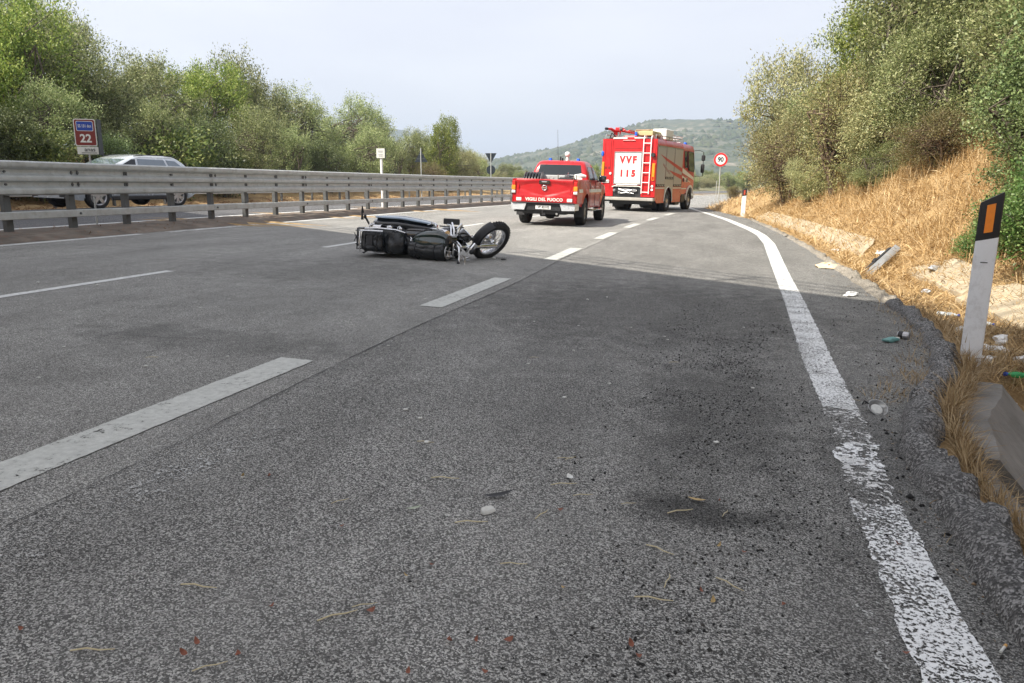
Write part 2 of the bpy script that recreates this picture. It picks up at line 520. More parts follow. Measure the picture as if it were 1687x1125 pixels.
def profile(Y):
    lf = it(Y, [(18, .85), (30, .6), (45, .42), (70, .3), (100, .1)])
    c_ = curve(Y); e = edge(Y); wd = it(Y, WD); fl = it(Y, FLOOR); bf = it(Y, BANK)
    far = 0.0 if Y < 150 else (Y - 150) * .004
    L_ = [(-3200, 30), (-900, 14), (-300, 9), (-120, 9), (-60, 8), (-40, 6.4), (-34, 4.9), (-30, 3.2), (-27, 1.5), (-25.4, .8), (-23.8, .44), (-22.35, .40),
          (-22.2, .34), (-18, .46), (-12.72, .32), (-12.6, .385), (-12.0, .41), (-11.45, .42), (-10.9, .37), (-10.62, .322), (-10.5, .25), (-6, .12), (-3, .03)]
    P = [(c_ + u, z if u > -24 else .44 + (z - .44) * lf) for u, z in L_]
    zr = ZR(e, Y)
    P += [(e - .1, zr - .06), (e + .03, zr - .05), (e + .22, zr - .02)]
    if Y < 5.9:
        P += [(e + .30, zr - .09), (e + .36, fl), (e + wd - .1, fl), (e + wd + .25, fl + .6)]
        zs = fl + .6
    else:
        P += [(e + .34, fl * .6), (e + .5, fl), (e + wd - .02, fl), (e + wd + .3, fl + .24)]
        zs = fl + .24
    x0 = e + wd + .3
    for t_, h_ in ((.4, .22), (1.0, .72), (1.8, 1.38), (2.6, 1.95), (3.4, 2.35), (5, 2.9), (8, 3.8), (12, 4.4), (20, 5), (40, 6), (120, 8), (400, 9), (900, 20), (3200, 40)):
        P.append((x0 + t_, zs + h_ * (bf if t_ < 60 else 1)))
    return P
def GZ(X, Y):
    P = profile(Y)
    return float(np.interp(X, [p[0] for p in P], [p[1] for p in P]))

Ys = sorted(set([-300, -150, -80, -50, -30, -20, -14, -10] + [round(-7 + .35 * i, 2) for i in range(0, 70)] + [18 + .7 * i for i in range(50)] + [54 + 2 * i for i in range(35)] +
                [126 + 8 * i for i in range(12)] + [240, 280, 340, 420, 520, 650, 850, 1200, 1700, 2400, 3400]))
SUB = None
rows = []
for Y in Ys:
    P = profile(Y)
    row = []
    for i in range(len(P) - 1):
        (xa, za), (xb, zb) = P[i], P[i + 1]
        k = 1 if (xb - xa) > 60 or (xb - xa) < .3 else (4 if xa > curve(Y) + .5 or xa < curve(Y) - 22 else 2)
        for j in range(k):
            t_ = j / k; x = xa + (xb - xa) * t_; z = za + (zb - za) * t_
            u = x - curve(Y)
            if Y < 200 and (x > edge(Y) + 1.2 or u < -23 or -12.5 < u < -10.7):
                a = .02 if -13 < u < -10 else min(.22, .04 + .05 * abs(x - edge(Y) - 1))
                z += a * mnoise.noise(Vector((x * 1.3, Y * 1.3, 0))) + a * .5 * mnoise.noise(Vector((x * 4, Y * 4, 3)))
            row.append((x, Y, z))
    row.append((P[-1][0], Y, P[-1][1]))
    rows.append(row)
nmin = min(len(r_) for r_ in rows); assert all(len(r_) == nmin for r_ in rows) or True
def even(row, n):
    return row if len(row) == n else row[:n]
mb = MB(); mb.grid([even(r_, nmin) for r_ in rows], flip=True)

def groundmat():
    m, t, out = new_mat('dry_ground'); L = t.links.new
    tc_ = N(t, 'ShaderNodeTexCoord')
    p = N(t, 'ShaderNodeBsdfPrincipled', inp={'Roughness': .95})
    n1 = N(t, 'ShaderNodeTexNoise', inp={'Scale': .9, 'Detail': 8.0, 'Roughness': .65}); L(tc_.outputs['Object'], n1.inputs['Vector'])
    n2 = N(t, 'ShaderNodeTexNoise', inp={'Scale': 22.0, 'Detail': 6.0, 'Roughness': .7}); L(tc_.outputs['Object'], n2.inputs['Vector'])
    rp_ = N(t, 'ShaderNodeValToRGB'); e = rp_.color_ramp.elements
    e[0].position = .3; e[0].color = (.16, .10, .05, 1)
    e[1].position = .7; e[1].color = (.50, .36, .18, 1)
    k = e.new(.5); k.color = (.36, .24, .11, 1)
    a = N(t, 'ShaderNodeMath', operation='MULTIPLY_ADD', inp={1: .5}); L(n2.outputs['Fac'], a.inputs[0])
    b_ = N(t, 'ShaderNodeMath', operation='MULTIPLY', inp={1: .5}); L(n1.outputs['Fac'], b_.inputs[0]); L(b_.outputs[0], a.inputs[2])
    L(a.outputs[0], rp_.inputs['Fac'])
    # beyond the cutting the straw gives way to olive scrub
    sx = N(t, 'ShaderNodeSeparateXYZ'); L(tc_.outputs['Object'], sx.inputs[0])
    fy = N(t, 'ShaderNodeMapRange', inp={'From Min': 62.0, 'From Max': 95.0}); L(sx.outputs['Y'], fy.inputs['Value'])
    n5 = N(t, 'ShaderNodeTexNoise', inp={'Scale': .06, 'Detail': 8.0, 'Roughness': .7}); L(tc_.outputs['Object'], n5.inputs['Vector'])
    r5 = N(t, 'ShaderNodeValToRGB'); e5 = r5.color_ramp.elements
    e5[0].position = .35; e5[0].color = (.07, .085, .04, 1); e5[1].position = .65; e5[1].color = (.22, .19, .10, 1)
    L(n5.outputs['Fac'], r5.inputs['Fac'])
    mxf = N(t, 'ShaderNodeMix', data_type='RGBA'); L(fy.outputs[0], mxf.inputs[0]); L(rp_.outputs['Color'], mxf.inputs[6]); L(r5.outputs['Color'], mxf.inputs[7])
    L(mxf.outputs[2], p.inputs['Base Color'])
    b = N(t, 'ShaderNodeBump', inp={'Strength': .8, 'Distance': .03}); L(n2.outputs['Fac'], b.inputs['Height']); L(b.outputs[0], p.inputs['Normal'])
    L(p.outputs[0], out.inputs['Surface'])
    return m
M_ground = groundmat()
tag(mb.build('ground', M_ground, smooth=180), 'dry straw coloured ground with roadside banks', kind='structure')

# ------------------------------------------------------------------ roads
A_left = asphalt('old_asphalt', .09, .60, (1.0, .985, .92), .18, stain=[(-4.6, 8.6, 2.6, 1.6, .8), (-3.5, 4.6, 1.6, .5, .72)], grains=225)
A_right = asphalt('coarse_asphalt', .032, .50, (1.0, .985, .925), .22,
                  stain=[(-.02, 2.72, .40, .19, .36), (.0, 3.9, .5, 1.7, .76), (-.5, 7.4, 2.3, 2.6, .66), (.1, 4.3, .55, 1.4, .75), (-1.5, 2.2, 2.3, 1.7, 1.22), (.75, 2.6, .55, 2.2, .74)], grains=215)  # dark stains; the broad entry nearest the camera lightens the lane instead
A_far = asphalt('far_asphalt', .04, .26, (1.0, 1.0, 1.02), .2, grains=150)
RY = [-12 + .5 * i for i in range(0, 204)] + [90 + 3 * i for i in range(28)]
def strip(xa, xb, Ylist, dz, k=2):
    pts = []
    for Y in Ylist:
        a = xa(Y) if callable(xa) else xa; b = xb(Y) if callable(xb) else xb
        pts.append([(a + (b - a) * j / k, Y, ZR(a + (b - a) * j / k, Y) + dz) for j in range(k + 1)])
    m_ = MB(); m_.grid(pts, flip=True); return m_
seamx = lambda Y: -2.3 + .03 * math.sin(Y * .9) if Y < 14 else -2.32 + curve(Y) + .02 * math.sin(Y * .9)
def redge(Y):
    return edge(Y) + .03 * math.sin(Y * 2.1) + .05 * mnoise.noise(Vector((0, Y * 1.5, 5))) + .04
road = strip(lambda Y: -10.63 + curve(Y) + .05 * mnoise.noise(Vector((3, Y, 1))), seamx, RY, 0, 4).build('road', A_left, smooth=0)
tag(road, 'grey old asphalt carriageway', kind='structure')
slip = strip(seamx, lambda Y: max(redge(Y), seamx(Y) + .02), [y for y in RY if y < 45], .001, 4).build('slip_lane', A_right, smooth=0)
tag(slip, 'darker coarse asphalt lane beside the kerb', kind='structure')
opp = strip(lambda Y: -22.3 + curve(Y), lambda Y: -12.65 + curve(Y), RY, 0, 6).build('opposite_road', A_far, smooth=0)
tag(opp, 'opposite carriageway beyond the guardrail', kind='structure')
# seam between the two asphalts: a dark open joint
def jag(Y, s): return .012 * mnoise.noise(Vector((s, Y * 7, 2)))
M_crack = mat('tar_crack', (.045, .045, .045), .9, var=.3)
sy2 = [1.2 + .06 * i for i in range(520)]
strip(lambda Y: seamx(Y) - min(.008, .0012 * Y) + jag(Y, 1) * .6, lambda Y: seamx(Y) + max(-.002, min(.006, .0012 * Y) * (.4 + mnoise.noise(Vector((1, Y * 1.3, 3)))) ) + jag(Y, 9) * .6, sy2, .005, 1).build('seam_joint', M_crack, road, smooth=0)
# skid scuffs and cracks
for (x0, y0, x1, y1, w_) in ((-3.4, 4.2, -2.9, 5.2, .004), (-4.3, 4.45, -3.4, 4.6, .005), (-3.05, 6.3, -2.95, 5.9, .006)):
    m_ = MB(); pts = []
    for i in range(26):
        t_ = i / 25; x = x0 + (x1 - x0) * t_ + .05 * mnoise.noise(Vector((t_ * 5, x0, 1))); y = y0 + (y1 - y0) * t_ + .05 * mnoise.noise(Vector((t_ * 5, y0, 7)))
        ww = w_ * (.3 + abs(mnoise.noise(Vector((t_ * 9, x0, 4)))))
        pts.append([(x, y - ww, ZR(x, y) + .005), (x, y + ww, ZR(x, y) + .005)])
    m_.grid(pts, flip=True); m_.build('crack', M_crack, road, smooth=0)

def ragged(xa, xb, Ya, Yb, dz, amp, seed, ends=.02):
    n_ = max(6, int((Yb - Ya) / .025)); pts = []
    for i in range(n_ + 1):
        Y = Ya + (Yb - Ya) * i / n_
        def jj(q): return amp * (mnoise.noise(Vector((seed + q, Y * 9, 1))) + .8 * mnoise.noise(Vector((seed + q, Y * 34, 2))))
        a = (xa(Y) if callable(xa) else xa) + jj(0); b = (xb(Y) if callable(xb) else xb) + jj(50)
        row = []
        for k in range(7):
            x = a + (b - a) * k / 6
            y = Y + (ends * (mnoise.noise(Vector((x * 40, seed, 3))) + mnoise.noise(Vector((x * 130, seed, 3)))) if i in (0, n_) else 0)
            row.append((x, y, ZR(x, y) + dz))
        pts.append(row)
    m_ = MB(); m_.grid(pts, flip=True); return m_
P_thick = paint('paint_thick', (.56, .57, .53), .80, speck=140)
P_white = paint('paint_white', (.70, .71, .69), .83)
P_right = paint('paint_right', (.82, .83, .82), .945, scale=60, speck=130)
P_worn = paint('paint_worn', (.82, .83, .82), .95, scale=20, speck=70)
P_ghost = paint('paint_ghost', (.70, .70, .68), 1.06, scale=40, speck=120)
P_faint = paint('paint_faint', (.48, .48, .46), 1.13, scale=40, speck=130)
def fr(a, b, n): return [a + (b - a) * i / n for i in range(n + 1)]
# lane dashes, wide, along the seam
for k, (a, b) in enumerate([(2.0, 4.3), (6.6, 8.95), (11.45, 13.72), (16.3, 18.65), (20.9, 23.2), (25.6, 27.9), (30.3, 32.6)]):
    ragged(lambda Y: -2.84 + .022 * min(Y, 12) + curve(Y), lambda Y: -2.58 + .018 * min(Y, 12) + curve(Y), a, b, .005, .006, k * 7, .012).build('lane_dash', P_thick, road, smooth=0)
for a, b in [(-1.0, .6), (4.2, 7.7), (11.4, 14.4), (17.1, 20.0), (24.3, 27.3), (31.8, 34.8), (39.3, 42.3), (46.8, 49.8)]:
    strip(lambda Y: -6.48 + .008 * Y + curve(Y), lambda Y: -6.36 + .008 * Y + curve(Y), fr(a, b, 8), .004, 1).build('lane_dash', P_white, road, smooth=0)
# left edge line: with the gap the photograph shows
strip(lambda Y: -10.5 + curve(Y), lambda Y: -10.34 + curve(Y), fr(3, 11.9, 20), .004, 1).build('edge_line', P_white, road, smooth=0)
strip(lambda Y: -10.45 + curve(Y), lambda Y: -10.3 + curve(Y), fr(12.6, 16.5, 8), .004, 1).build('edge_line', P_worn, road, smooth=0)
strip(lambda Y: -10.45 + curve(Y), lambda Y: -10.3 + curve(Y), fr(16.5, 90, 120), .004, 1).build('edge_line', P_white, road, smooth=0)
# right edge line, tapering with the slip lane
RL = [(1.2, .54), (3.3, .57), (3.9, .62), (5.66, .64), (8.4, .74), (11.35, .82), (17.2, .99), (20.1, .98), (22.4, .83), (28.6, .2), (33, -.42), (37, -1.05), (41, -1.6)]
RR = [(1.2, .74), (3.3, .75), (3.9, .80), (5.66, .85), (8.4, .95), (11.35, 1.03), (17.2, 1.23), (20.1, 1.22), (22.4, 1.1), (28.6, .46), (33, -.18), (37, -.83), (41, -1.4)]
for a, b, m_, am in ((1.2, 3.02, P_right, .014), (2.9, 3.55, P_ghost, .03), (3.42, 3.78, P_worn, .05), (3.7, 4.5, P_ghost, .03), (4.38, 9.5, P_right, .012), (9.5, 41, P_white, .006)):
    ragged(lambda Y: it(Y, RL), lambda Y: it(Y, RR), a, b, .005 + (.0015 if m_ is P_ghost else 0), am, a * 3, .06 if b < 10 else 0).build('edge_line', m_, slip, smooth=0)
ragged(lambda Y: it(Y, RL) - .10, lambda Y: it(Y, RL) + .05, 1.4, 3.0, .0035, .03, 77, .05).build('edge_line', P_faint, slip, smooth=0)
strip(lambda Y: -2.02 + curve(Y) + .6, lambda Y: -1.84 + curve(Y) + .6, fr(41, 90, 50), .004, 1).build('edge_line', P_white, road, smooth=0)
# a faint old line beside the seam
ragged(lambda Y: -2.13, lambda Y: -1.97, 1.3, 3.2, .005, .03, 3).build('faded_line', P_faint, slip, smooth=0)
# opposite carriageway lines
strip(lambda Y: -13.05 + curve(Y), lambda Y: -12.87 + curve(Y), fr(4, 90, 120), .004, 1).build('edge_line', P_white, opp, smooth=0)
strip(lambda Y: -21.6 + curve(Y), lambda Y: -21.45 + curve(Y), fr(6, 90, 120), .004, 1).build('edge_line', P_white, opp, smooth=0)
for i in range(9):
    a = 8 + 7.5 * i
    strip(lambda Y: -17.35 + curve(Y), lambda Y: -17.2 + curve(Y), fr(a, a + 3, 5), .004, 1).build('lane_dash', P_white, opp, smooth=0)

# gritty soil of the median
M_grit = mat('median_grit', (.15, .125, .10), .95, var=.5, vs=2.5, bump=.9, bs=30, dirt=.7, dirtcol=(.20, .09, .05))
mb = MB(); pts = []
for Y in [6 + .25 * i for i in range(120)] + [36 + i for i in range(50)]:
    row = []
    for j in range(15):
        x = -12.62 + curve(Y) + 2.06 * j / 14
        if j == 14: x += .06 * mnoise.noise(Vector((3, Y * 1.7, 1)))
        row.append((x, Y, max(GZ(x, Y) + .015, ZR(x, Y) + .004) + .03 * abs(mnoise.noise(Vector((x * 3, Y * 3, 1)))) * (1 if 0 < j < 14 else 0)))
    pts.append(row)
mb.grid(pts, flip=True); tag(mb.build('median_soil', M_grit, smooth=180), 'grey brown gritty soil strip under the guardrail', kind='structure')

# ------------------------------------------------------------------ lumpy asphalt kerb
def lump(name, m_, parent, Ya, Yb, wa=.23, h=.13, seed=0, nx=14, step=.035, rough=1.0):
    pts = []
    n_ = max(8, int((Yb - Ya) / step))
    for i in range(n_ + 1):
        Y = Ya + (Yb - Ya) * i / n_
        endf = min(1, min(Y - Ya, Yb - Y) / .10) ** .5 if True else 1
        dx = (edge(Y + .05) - edge(Y - .05)) / .1
        nrm = Vector((1, -dx)).normalized()
        ww = wa * (1 + .25 * mnoise.noise(Vector((seed, Y * 1.7, 0))))
        off = .05 * mnoise.noise(Vector((seed + 4, Y * 1.9, 2)))
        hh = h * (.75 + .25 * endf) * (1 + .3 * mnoise.noise(Vector((seed + 8, Y * 1.3, 2)))) * (endf if endf < .999 else 1)
        row = []
        for j in range(nx + 1):
            t_ = j / nx
            lx = -.02 + off + t_ * ww
            x = edge(Y) + lx * nrm.x; y = Y + lx * nrm.y
            prof = (1 - abs(2 * t_ - 1) ** 2.6)
            z = ZR(edge(Y), Y) - .09 + (hh + .09) * max(0, prof) ** .42
            nn = mnoise.noise(Vector((x * 9, y * 9, seed))) * .026 + mnoise.noise(Vector((x * 26, y * 26, seed))) * .012 + mnoise.noise(Vector((x * 60, y * 60, seed))) * .006
            nn += .017 * (mnoise.cell(Vector((x * 7 + 2 * mnoise.noise(Vector((x * 5, y * 5, seed))), y * 6, seed))) - .5) + .009 * (mnoise.cell(Vector((x * 19, y * 17, seed + 3))) - .5)
            row.append((x + nn * .5 * rough, y, z + nn * rough * (0 if j in (0, nx) else 1)))
        pts.append(row)
    b = MB(); b.grid(pts, flip=True)
    return b.build(name, m_, parent, smooth=180)
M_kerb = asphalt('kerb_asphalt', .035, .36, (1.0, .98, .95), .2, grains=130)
M_kerbd = asphalt('kerb_asphalt_pale', .16, .5, (1.0, .9, .74), .2, grains=130)  # paler, warmer copy of the kerb asphalt for the far pieces
kerb = lump('kerb', M_kerb, None, 3.12, 4.62, .21, .10, 3)
tag(kerb, 'lumpy broken asphalt kerb along the right road edge', kind='structure')
lump('kerb_piece', M_kerb, kerb, 1.5, 3.15, .24, .10, 11)
lump('kerb_piece', M_kerb, kerb, 4.68, 6.9, .19, .09, 21)
lump('kerb_piece', M_kerb, kerb, 6.86, 8.9, .2, .075, 31)
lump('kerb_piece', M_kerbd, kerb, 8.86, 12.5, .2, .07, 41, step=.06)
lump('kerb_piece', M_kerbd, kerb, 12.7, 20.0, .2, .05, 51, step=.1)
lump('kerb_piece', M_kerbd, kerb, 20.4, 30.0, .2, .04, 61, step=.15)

# ------------------------------------------------------------------ concrete drain and gutter slabs
b = MB(); top = []
for i in range(25):
    Y = 3.92 + (5.55 - 3.92) * i / 24
    e = edge(Y); dx = (edge(Y + .05) - edge(Y - .05)) / .1; nr = Vector((1, -dx)).normalized()
    row = []
    wn_in = .22 if Y > 4.1 else .3
    n0 = .012 * mnoise.noise(Vector((1, Y * 6, 0)))
    for (lx, z) in ((wn_in, -.3), (wn_in, -.06), (wn_in + .03, -.035 + n0), (.33, -.03 + n0), (.395 + n0, -.035), (.42 + n0, -.07), (.62, -.30), (.98, -.74), (1.0, -.95)):
        row.append((e + lx * nr.x + .02, Y + lx * nr.y, z + (ZR(e, Y))))
    top.append(row)
b.grid(top, flip=True)
for q in (top[0], top[-1]):
    b.add(q, [tuple(range(len(q)))])
drain = b.build('concrete_drain', M_concd, smooth=30)
tag(drain, 'grey concrete drain wall sunk below the kerb beside the white roadside post', 'drain')
b = MB(); top = []
for i in range(30):                              # lower run, hidden by straw
    Y = 1.6 + (3.88 - 1.6) * i / 29
    e = edge(Y)
    n0 = .02 * mnoise.noise(Vector((5, Y * 6, 0)))
    top.append([(e + lx, Y, z + ZR(e, Y)) for lx, z in ((.29, -.3), (.29, -.1), (.32, -.075 + n0), (.40 + n0, -.085), (.42 + n0, -.12), (.62, -.34), (.98, -.76), (1.0, -.95))])
b.grid(top, flip=True); b.build('drain_wall', M_concd, drain, smooth=30)

def slab(pts_in, pts_out, z_in, z_out, th, seed):
    """tilted slab between an inner and an outer polyline of (x,y)"""
    b = MB(); n_ = len(pts_in); m_ = 6
    up = []
    for i in range(n_):
        row = []
        for j in range(m_ + 1):
            t_ = j / m_
            x = pts_in[i][0] + (pts_out[i][0] - pts_in[i][0]) * t_; y = pts_in[i][1] + (pts_out[i][1] - pts_in[i][1]) * t_
            z = z_in[i] + (z_out[i] - z_in[i]) * t_ + .02 * mnoise.noise(Vector((x * 5, y * 5, seed)))
            row.append((x, y, z))
        up.append(row)
    b.grid(up, flip=True)
    b.grid([[(p[0], p[1], p[2] - th) for p in r_] for r_ in up])
    rim = [r_[0] for r_ in up] + up[-1][1:] + [r_[-1] for r_ in up[::-1]][1:] + up[0][::-1][1:-1]
    k = len(rim); b.add(rim + [(p[0], p[1], p[2] - th) for p in rim], [(i, (i + 1) % k, k + (i + 1) % k, k + i) for i in range(k)])
    return b
def gutter(Ya, Yb, win, wout, seed):
    n_ = int((Yb - Ya) / .3) + 2
    pi, po, zi, zo = [], [], [], []
    for i in range(n_):
        Y = Ya + (Yb - Ya) * i / (n_ - 1)
        e = edge(Y); wd = it(Y, WD); fl = it(Y, FLOOR)
        j1 = .05 * mnoise.noise(Vector((seed, Y * 2.5, 0))); j2 = .09 * mnoise.noise(Vector((seed, Y * 2.1, 6)))
        taper = min(1, (i + .4) / 2, (n_ - 1 - i + .4) / 2)
        pi.append((e + wd + win + j1, Y)); po.append((e + wd + win + (wout - win) * taper + j2, Y))
        zi.append(fl + .08 + .5 * win); zo.append(fl + .10 + .62 * (win + (wout - win) * taper))
    return slab(pi, po, zi, zo, .12, seed)
tag(gutter(8.0, 10.25, .0, .40, 3).build('gutter_slab', M_conc_lit, smooth=30), 'cracked sandy concrete gutter slab behind the near white roadside post', 'gutter slab', 'broken concrete gutter slabs below the grassy bank')
tag(gutter(10.3, 12.6, .06, .46, 13).build('gutter_slab', M_conc_lit, smooth=30), 'broken triangular end of a sandy concrete gutter slab left of the near post', 'gutter slab', 'broken concrete gutter slabs below the grassy bank')
tag(gutter(15.4, 30.5, -.05, .36, 23).build('gutter_slab', M_conc_lit, smooth=30), 'long sunlit concrete gutter slab running to the far roadside post', 'gutter slab', 'broken concrete gutter slabs below the grassy bank')

# ------------------------------------------------------------------ guardrail of the median
def at_u(u, Y, dz): return (u + curve(Y), Y, zroad(u) + dz)
BU = -11.42
rail = empty('guardrail', at_u(BU, 18, 0), label='long grey steel guardrail with a ribbed triple wave beam along the median', cat='guardrail')
RO = Vector(rail.location)
# cross-section of the beam (offset towards us, height)
prof = [(-.02, 1.272), (.055, 1.272), (.085, 1.25), (.09, 1.19), (.075, 1.16), (.012, 1.125), (.005, 1.09), (.012, 1.06), (.075, 1.025), (.085, .985), (.075, .945),
        (.012, .915), (.005, .88), (.012, .85), (.075, .815), (.085, .77), (.075, .725), (.03, .70), (-.01, .70)]
def beam(Ya, Yb, prof_, u0, lap=0):
    b = MB(); n_ = max(2, int((Yb - Ya) / 1.0) + 1); pts = []
    for i in range(n_ + 1):
        Y = Ya + (Yb - Ya) * i / n_
        pts.append([Vector(at_u(u0 + a + lap, Y, h_)) - RO for a, h_ in prof_] + [Vector(at_u(u0 + a - .008 + lap, Y, h_)) - RO for a, h_ in prof_[::-1]])
    b.loft(pts); return b
k = 0
Yb0 = 3.4
while Yb0 < 74:
    o = beam(Yb0, Yb0 + 4.12, prof, BU, .006 if k % 2 else 0).build('rail_beam', M_galv, rail, smooth=40)
    bolts = MB()
    for Yq in (Yb0 + .06, Yb0 + .2, Yb0 + 1.4, Yb0 + 2.7):
        for hq in (1.09, .88):
            c_ = Vector(at_u(BU + .012, Yq, hq)) - RO
            bolts.cyl(c_, c_ + Vector((.022, 0, 0)), .022, n=6)
            if Yq < Yb0 + .3: bolts.box(c_ + Vector((.006, 0, .045)), (.012, .03, .05)); bolts.box(c_ + Vector((.006, 0, -.045)), (.012, .03, .05))
    bolts.build('bolt', M_galvd, o, smooth=30)['kind'] = 'stuff'
    beam(Yb0, Yb0 + 4.1, [(.0, .43), (.075, .43), (.085, .42), (.085, .31), (.075, .30), (.0, .30)], BU, .005 if k % 2 else 0).build('lower_rail', M_galv, rail, smooth=30)
    bx = MB(); c_ = Vector(at_u(BU + .087, Yb0 + .1, .365)) - RO; bx.cyl(c_, c_ + Vector((.02, 0, 0)), .022, n=8); bx.build('bolt', M_galvd, rail, smooth=30)
    Yb0 += 4.0; k += 1
post_me = None
nP = 0
Yq = 3.45
while Yq < 74:
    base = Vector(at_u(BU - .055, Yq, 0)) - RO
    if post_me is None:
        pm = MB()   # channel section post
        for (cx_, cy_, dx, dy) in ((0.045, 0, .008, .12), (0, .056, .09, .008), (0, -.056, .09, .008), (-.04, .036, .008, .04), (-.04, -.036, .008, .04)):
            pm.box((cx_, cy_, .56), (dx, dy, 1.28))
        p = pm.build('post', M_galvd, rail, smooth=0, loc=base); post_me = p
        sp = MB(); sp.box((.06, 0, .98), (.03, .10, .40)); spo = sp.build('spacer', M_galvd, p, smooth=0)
    else:
        p = post_me.copy(); COL.objects.link(p); p.location = base; p.rotation_euler = (0, R(random.uniform(-.8, .8)), R(random.uniform(-3, 3)))
        s2 = spo.copy(); COL.objects.link(s2); s2.parent = p
    Yq += 1.333; nP += 1
# far guardrail beyond the opposite carriageway
FU = -22.75
frl = empty('guardrail', at_u(FU, 25, 0), label='low pale guardrail on the far side of the opposite carriageway under the trees', cat='guardrail')
RO2 = Vector(frl.location)
wprof = [(0, .74), (.05, .73), (.06, .68), (.01, .61), (.01, .57), (.06, .50), (.05, .45), (0, .44)]
M_rail2 = mat('pale_rail', (.52, .52, .50), .45, metal=.3, var=.08)
for k in range(9):
    Ya = 10 + 8 * k; b = MB(); pts = []
    for i in range(5):
        Y = Ya + 2.0 * i * 1.005
        pts.append([Vector(at_u(FU + a, Y, h_)) - RO2 for a, h_ in wprof] + [Vector(at_u(FU + a - .008, Y, h_)) - RO2 for a, h_ in wprof[::-1]])
    b.loft(pts); b.build('rail_beam', M_rail2, frl, smooth=40)
    for j in range(3):
        pb = MB(); c_ = Vector(at_u(FU - .06, Ya + 1.3 + 2.66 * j, .33)) - RO2; pb.box(c_, (.1, .08, .82)); pb.build('post', M_galvd, frl, smooth=0)

# ------------------------------------------------------------------ overpass behind the camera (its shadow lies across the road)
DH = 10.0
lx_, ly_, lz_ = LDIR
shift = Vector((lx_, ly_, 0)) * (DH / -lz_)
S0 = Vector((0.0, 10.05, 0)) - shift                 # a point on the deck's lit edge, in plan
ud = Vector((.845, -.535, 0)).normalized()           # direction of the deck
pd = Vector((-ud.y, ud.x, 0))                        # towards the picture
over = empty('overpass', (S0 - pd * 4.5 - Vector((0, 0, 0))), (0, 0, math.atan2(ud.y, ud.x)),
             'concrete road overpass with a thin tube railing whose shadow crosses the road', 'overpass')
M_deck = mat('deck_concrete', (.36, .35, .33), .9, var=.15, vs=1.2, bump=.3, bs=15)
b = MB(); b.box((0, 0, DH - .35), (110, 9.0, .7), bev=.03); b.build('deck', M_deck, over)
b = MB()
for yy in (-3, 0, 3): b.box((0, yy, DH - 1.2), (110, .7, 1.0), bev=.03)
b.build('girder', M_deck, over)
for sgn in (1, -1):
    b = MB()
    for hz in (.42, .72, 1.02): b.tube([(-54.9, sgn * 4.36, DH + hz), (54.9, sgn * 4.36, DH + hz)], .024, 8)
    for i in range(55): b.box((-54 + 2 * i, sgn * 4.36, DH + .5), (.06, .06, 1.0))
    b.build('railing', M_galv, over)
for xx in (-24.0, -10.2, 14.0):
    for yy in (-2.6, 2.6):
        b = MB(); b.cyl((xx, yy, -1.0), (xx, yy, DH - 1.7), .45, n=20); b.build('pier', M_deck, over)
    b = MB(); b.box((xx, 0, DH - 2.0), (1.0, 7.6, .62), bev=.04); b.build('pier_cap', M_deck, over)

# ------------------------------------------------------------------ far hills
def hillmat():
    m, t, out = new_mat('scrub_hill'); L = t.links.new
    tc_ = N(t, 'ShaderNodeTexCoord'); p = N(t, 'ShaderNodeBsdfPrincipled', inp={'Roughness': .95})
    n1 = N(t, 'ShaderNodeTexNoise', inp={'Scale': .012, 'Detail': 9.0, 'Roughness': .68}); L(tc_.outputs['Object'], n1.inputs['Vector'])
    n2 = N(t, 'ShaderNodeTexNoise', inp={'Scale': .09, 'Detail': 6.0, 'Roughness': .7}); L(tc_.outputs['Object'], n2.inputs['Vector'])
    rp_ = N(t, 'ShaderNodeValToRGB'); e = rp_.color_ramp.elements
    e[0].position = .40; e[0].color = (.028, .048, .030, 1)
    e[1].position = .66; e[1].color = (.36, .31, .26, 1)
    k_ = e.new(.5); k_.color = (.065, .08, .046, 1)
    k_ = e.new(.57); k_.color = (.13, .125, .085, 1)
    a = N(t, 'ShaderNodeMath', operation='MULTIPLY_ADD', inp={1: .55}); L(n2.outputs['Fac'], a.inputs[0])
    b_ = N(t, 'ShaderNodeMath', operation='MULTIPLY', inp={1: .45}); L(n1.outputs['Fac'], b_.inputs[0]); L(b_.outputs[0], a.inputs[2])
    L(a.outputs[0], rp_.inputs['Fac']); L(rp_.outputs['Color'], p.inputs['Base Color'])
    L(p.outputs[0], out.inputs['Surface']); return m
M_hill = hillmat()
def dirpt(ang_deg, d): return d * math.sin(R(ang_deg)), d * math.cos(R(ang_deg))
def hill(name, prof_, d0, d1, depth, label, seed):
    """ridge seen under bearing (deg right of the road) with crest heights; rises from d0 to d1, falls behind"""
    a0, a1 = prof_[0][0], prof_[-1][0]
    na, nr = 170, 46; pts = []
    for i in range(na + 1):
        an = a0 + (a1 - a0) * i / na; H = it(an, prof_)
        row = []
        for j in range(nr + 1):
            t_ = j / nr; d = d0 + (depth) * t_
            s_ = (d - d0) / (d1 - d0)
            f = min(1, s_) if s_ <= 1 else max(0, 1 - (s_ - 1) * .8)
            f = f * f * (3 - 2 * f) * .45 + f * .55
            x, y = dirpt(an, d)
            nn = mnoise.fractal(Vector((x / 170, y / 170, seed)), 1.0, 2.1, 6)
            row.append((x, y, -4 + (H + 4) * f * (1 + .10 * nn * (1 if s_ < .92 or s_ > 1.05 else .35)) + nn * 5 * f))
        pts.append(row)
    b = MB(); b.grid(pts); o = b.build(name, M_hill, smooth=180)
    return tag(o, label, kind='structure'), pts
def el(px): return (px)  # heights are given in metres
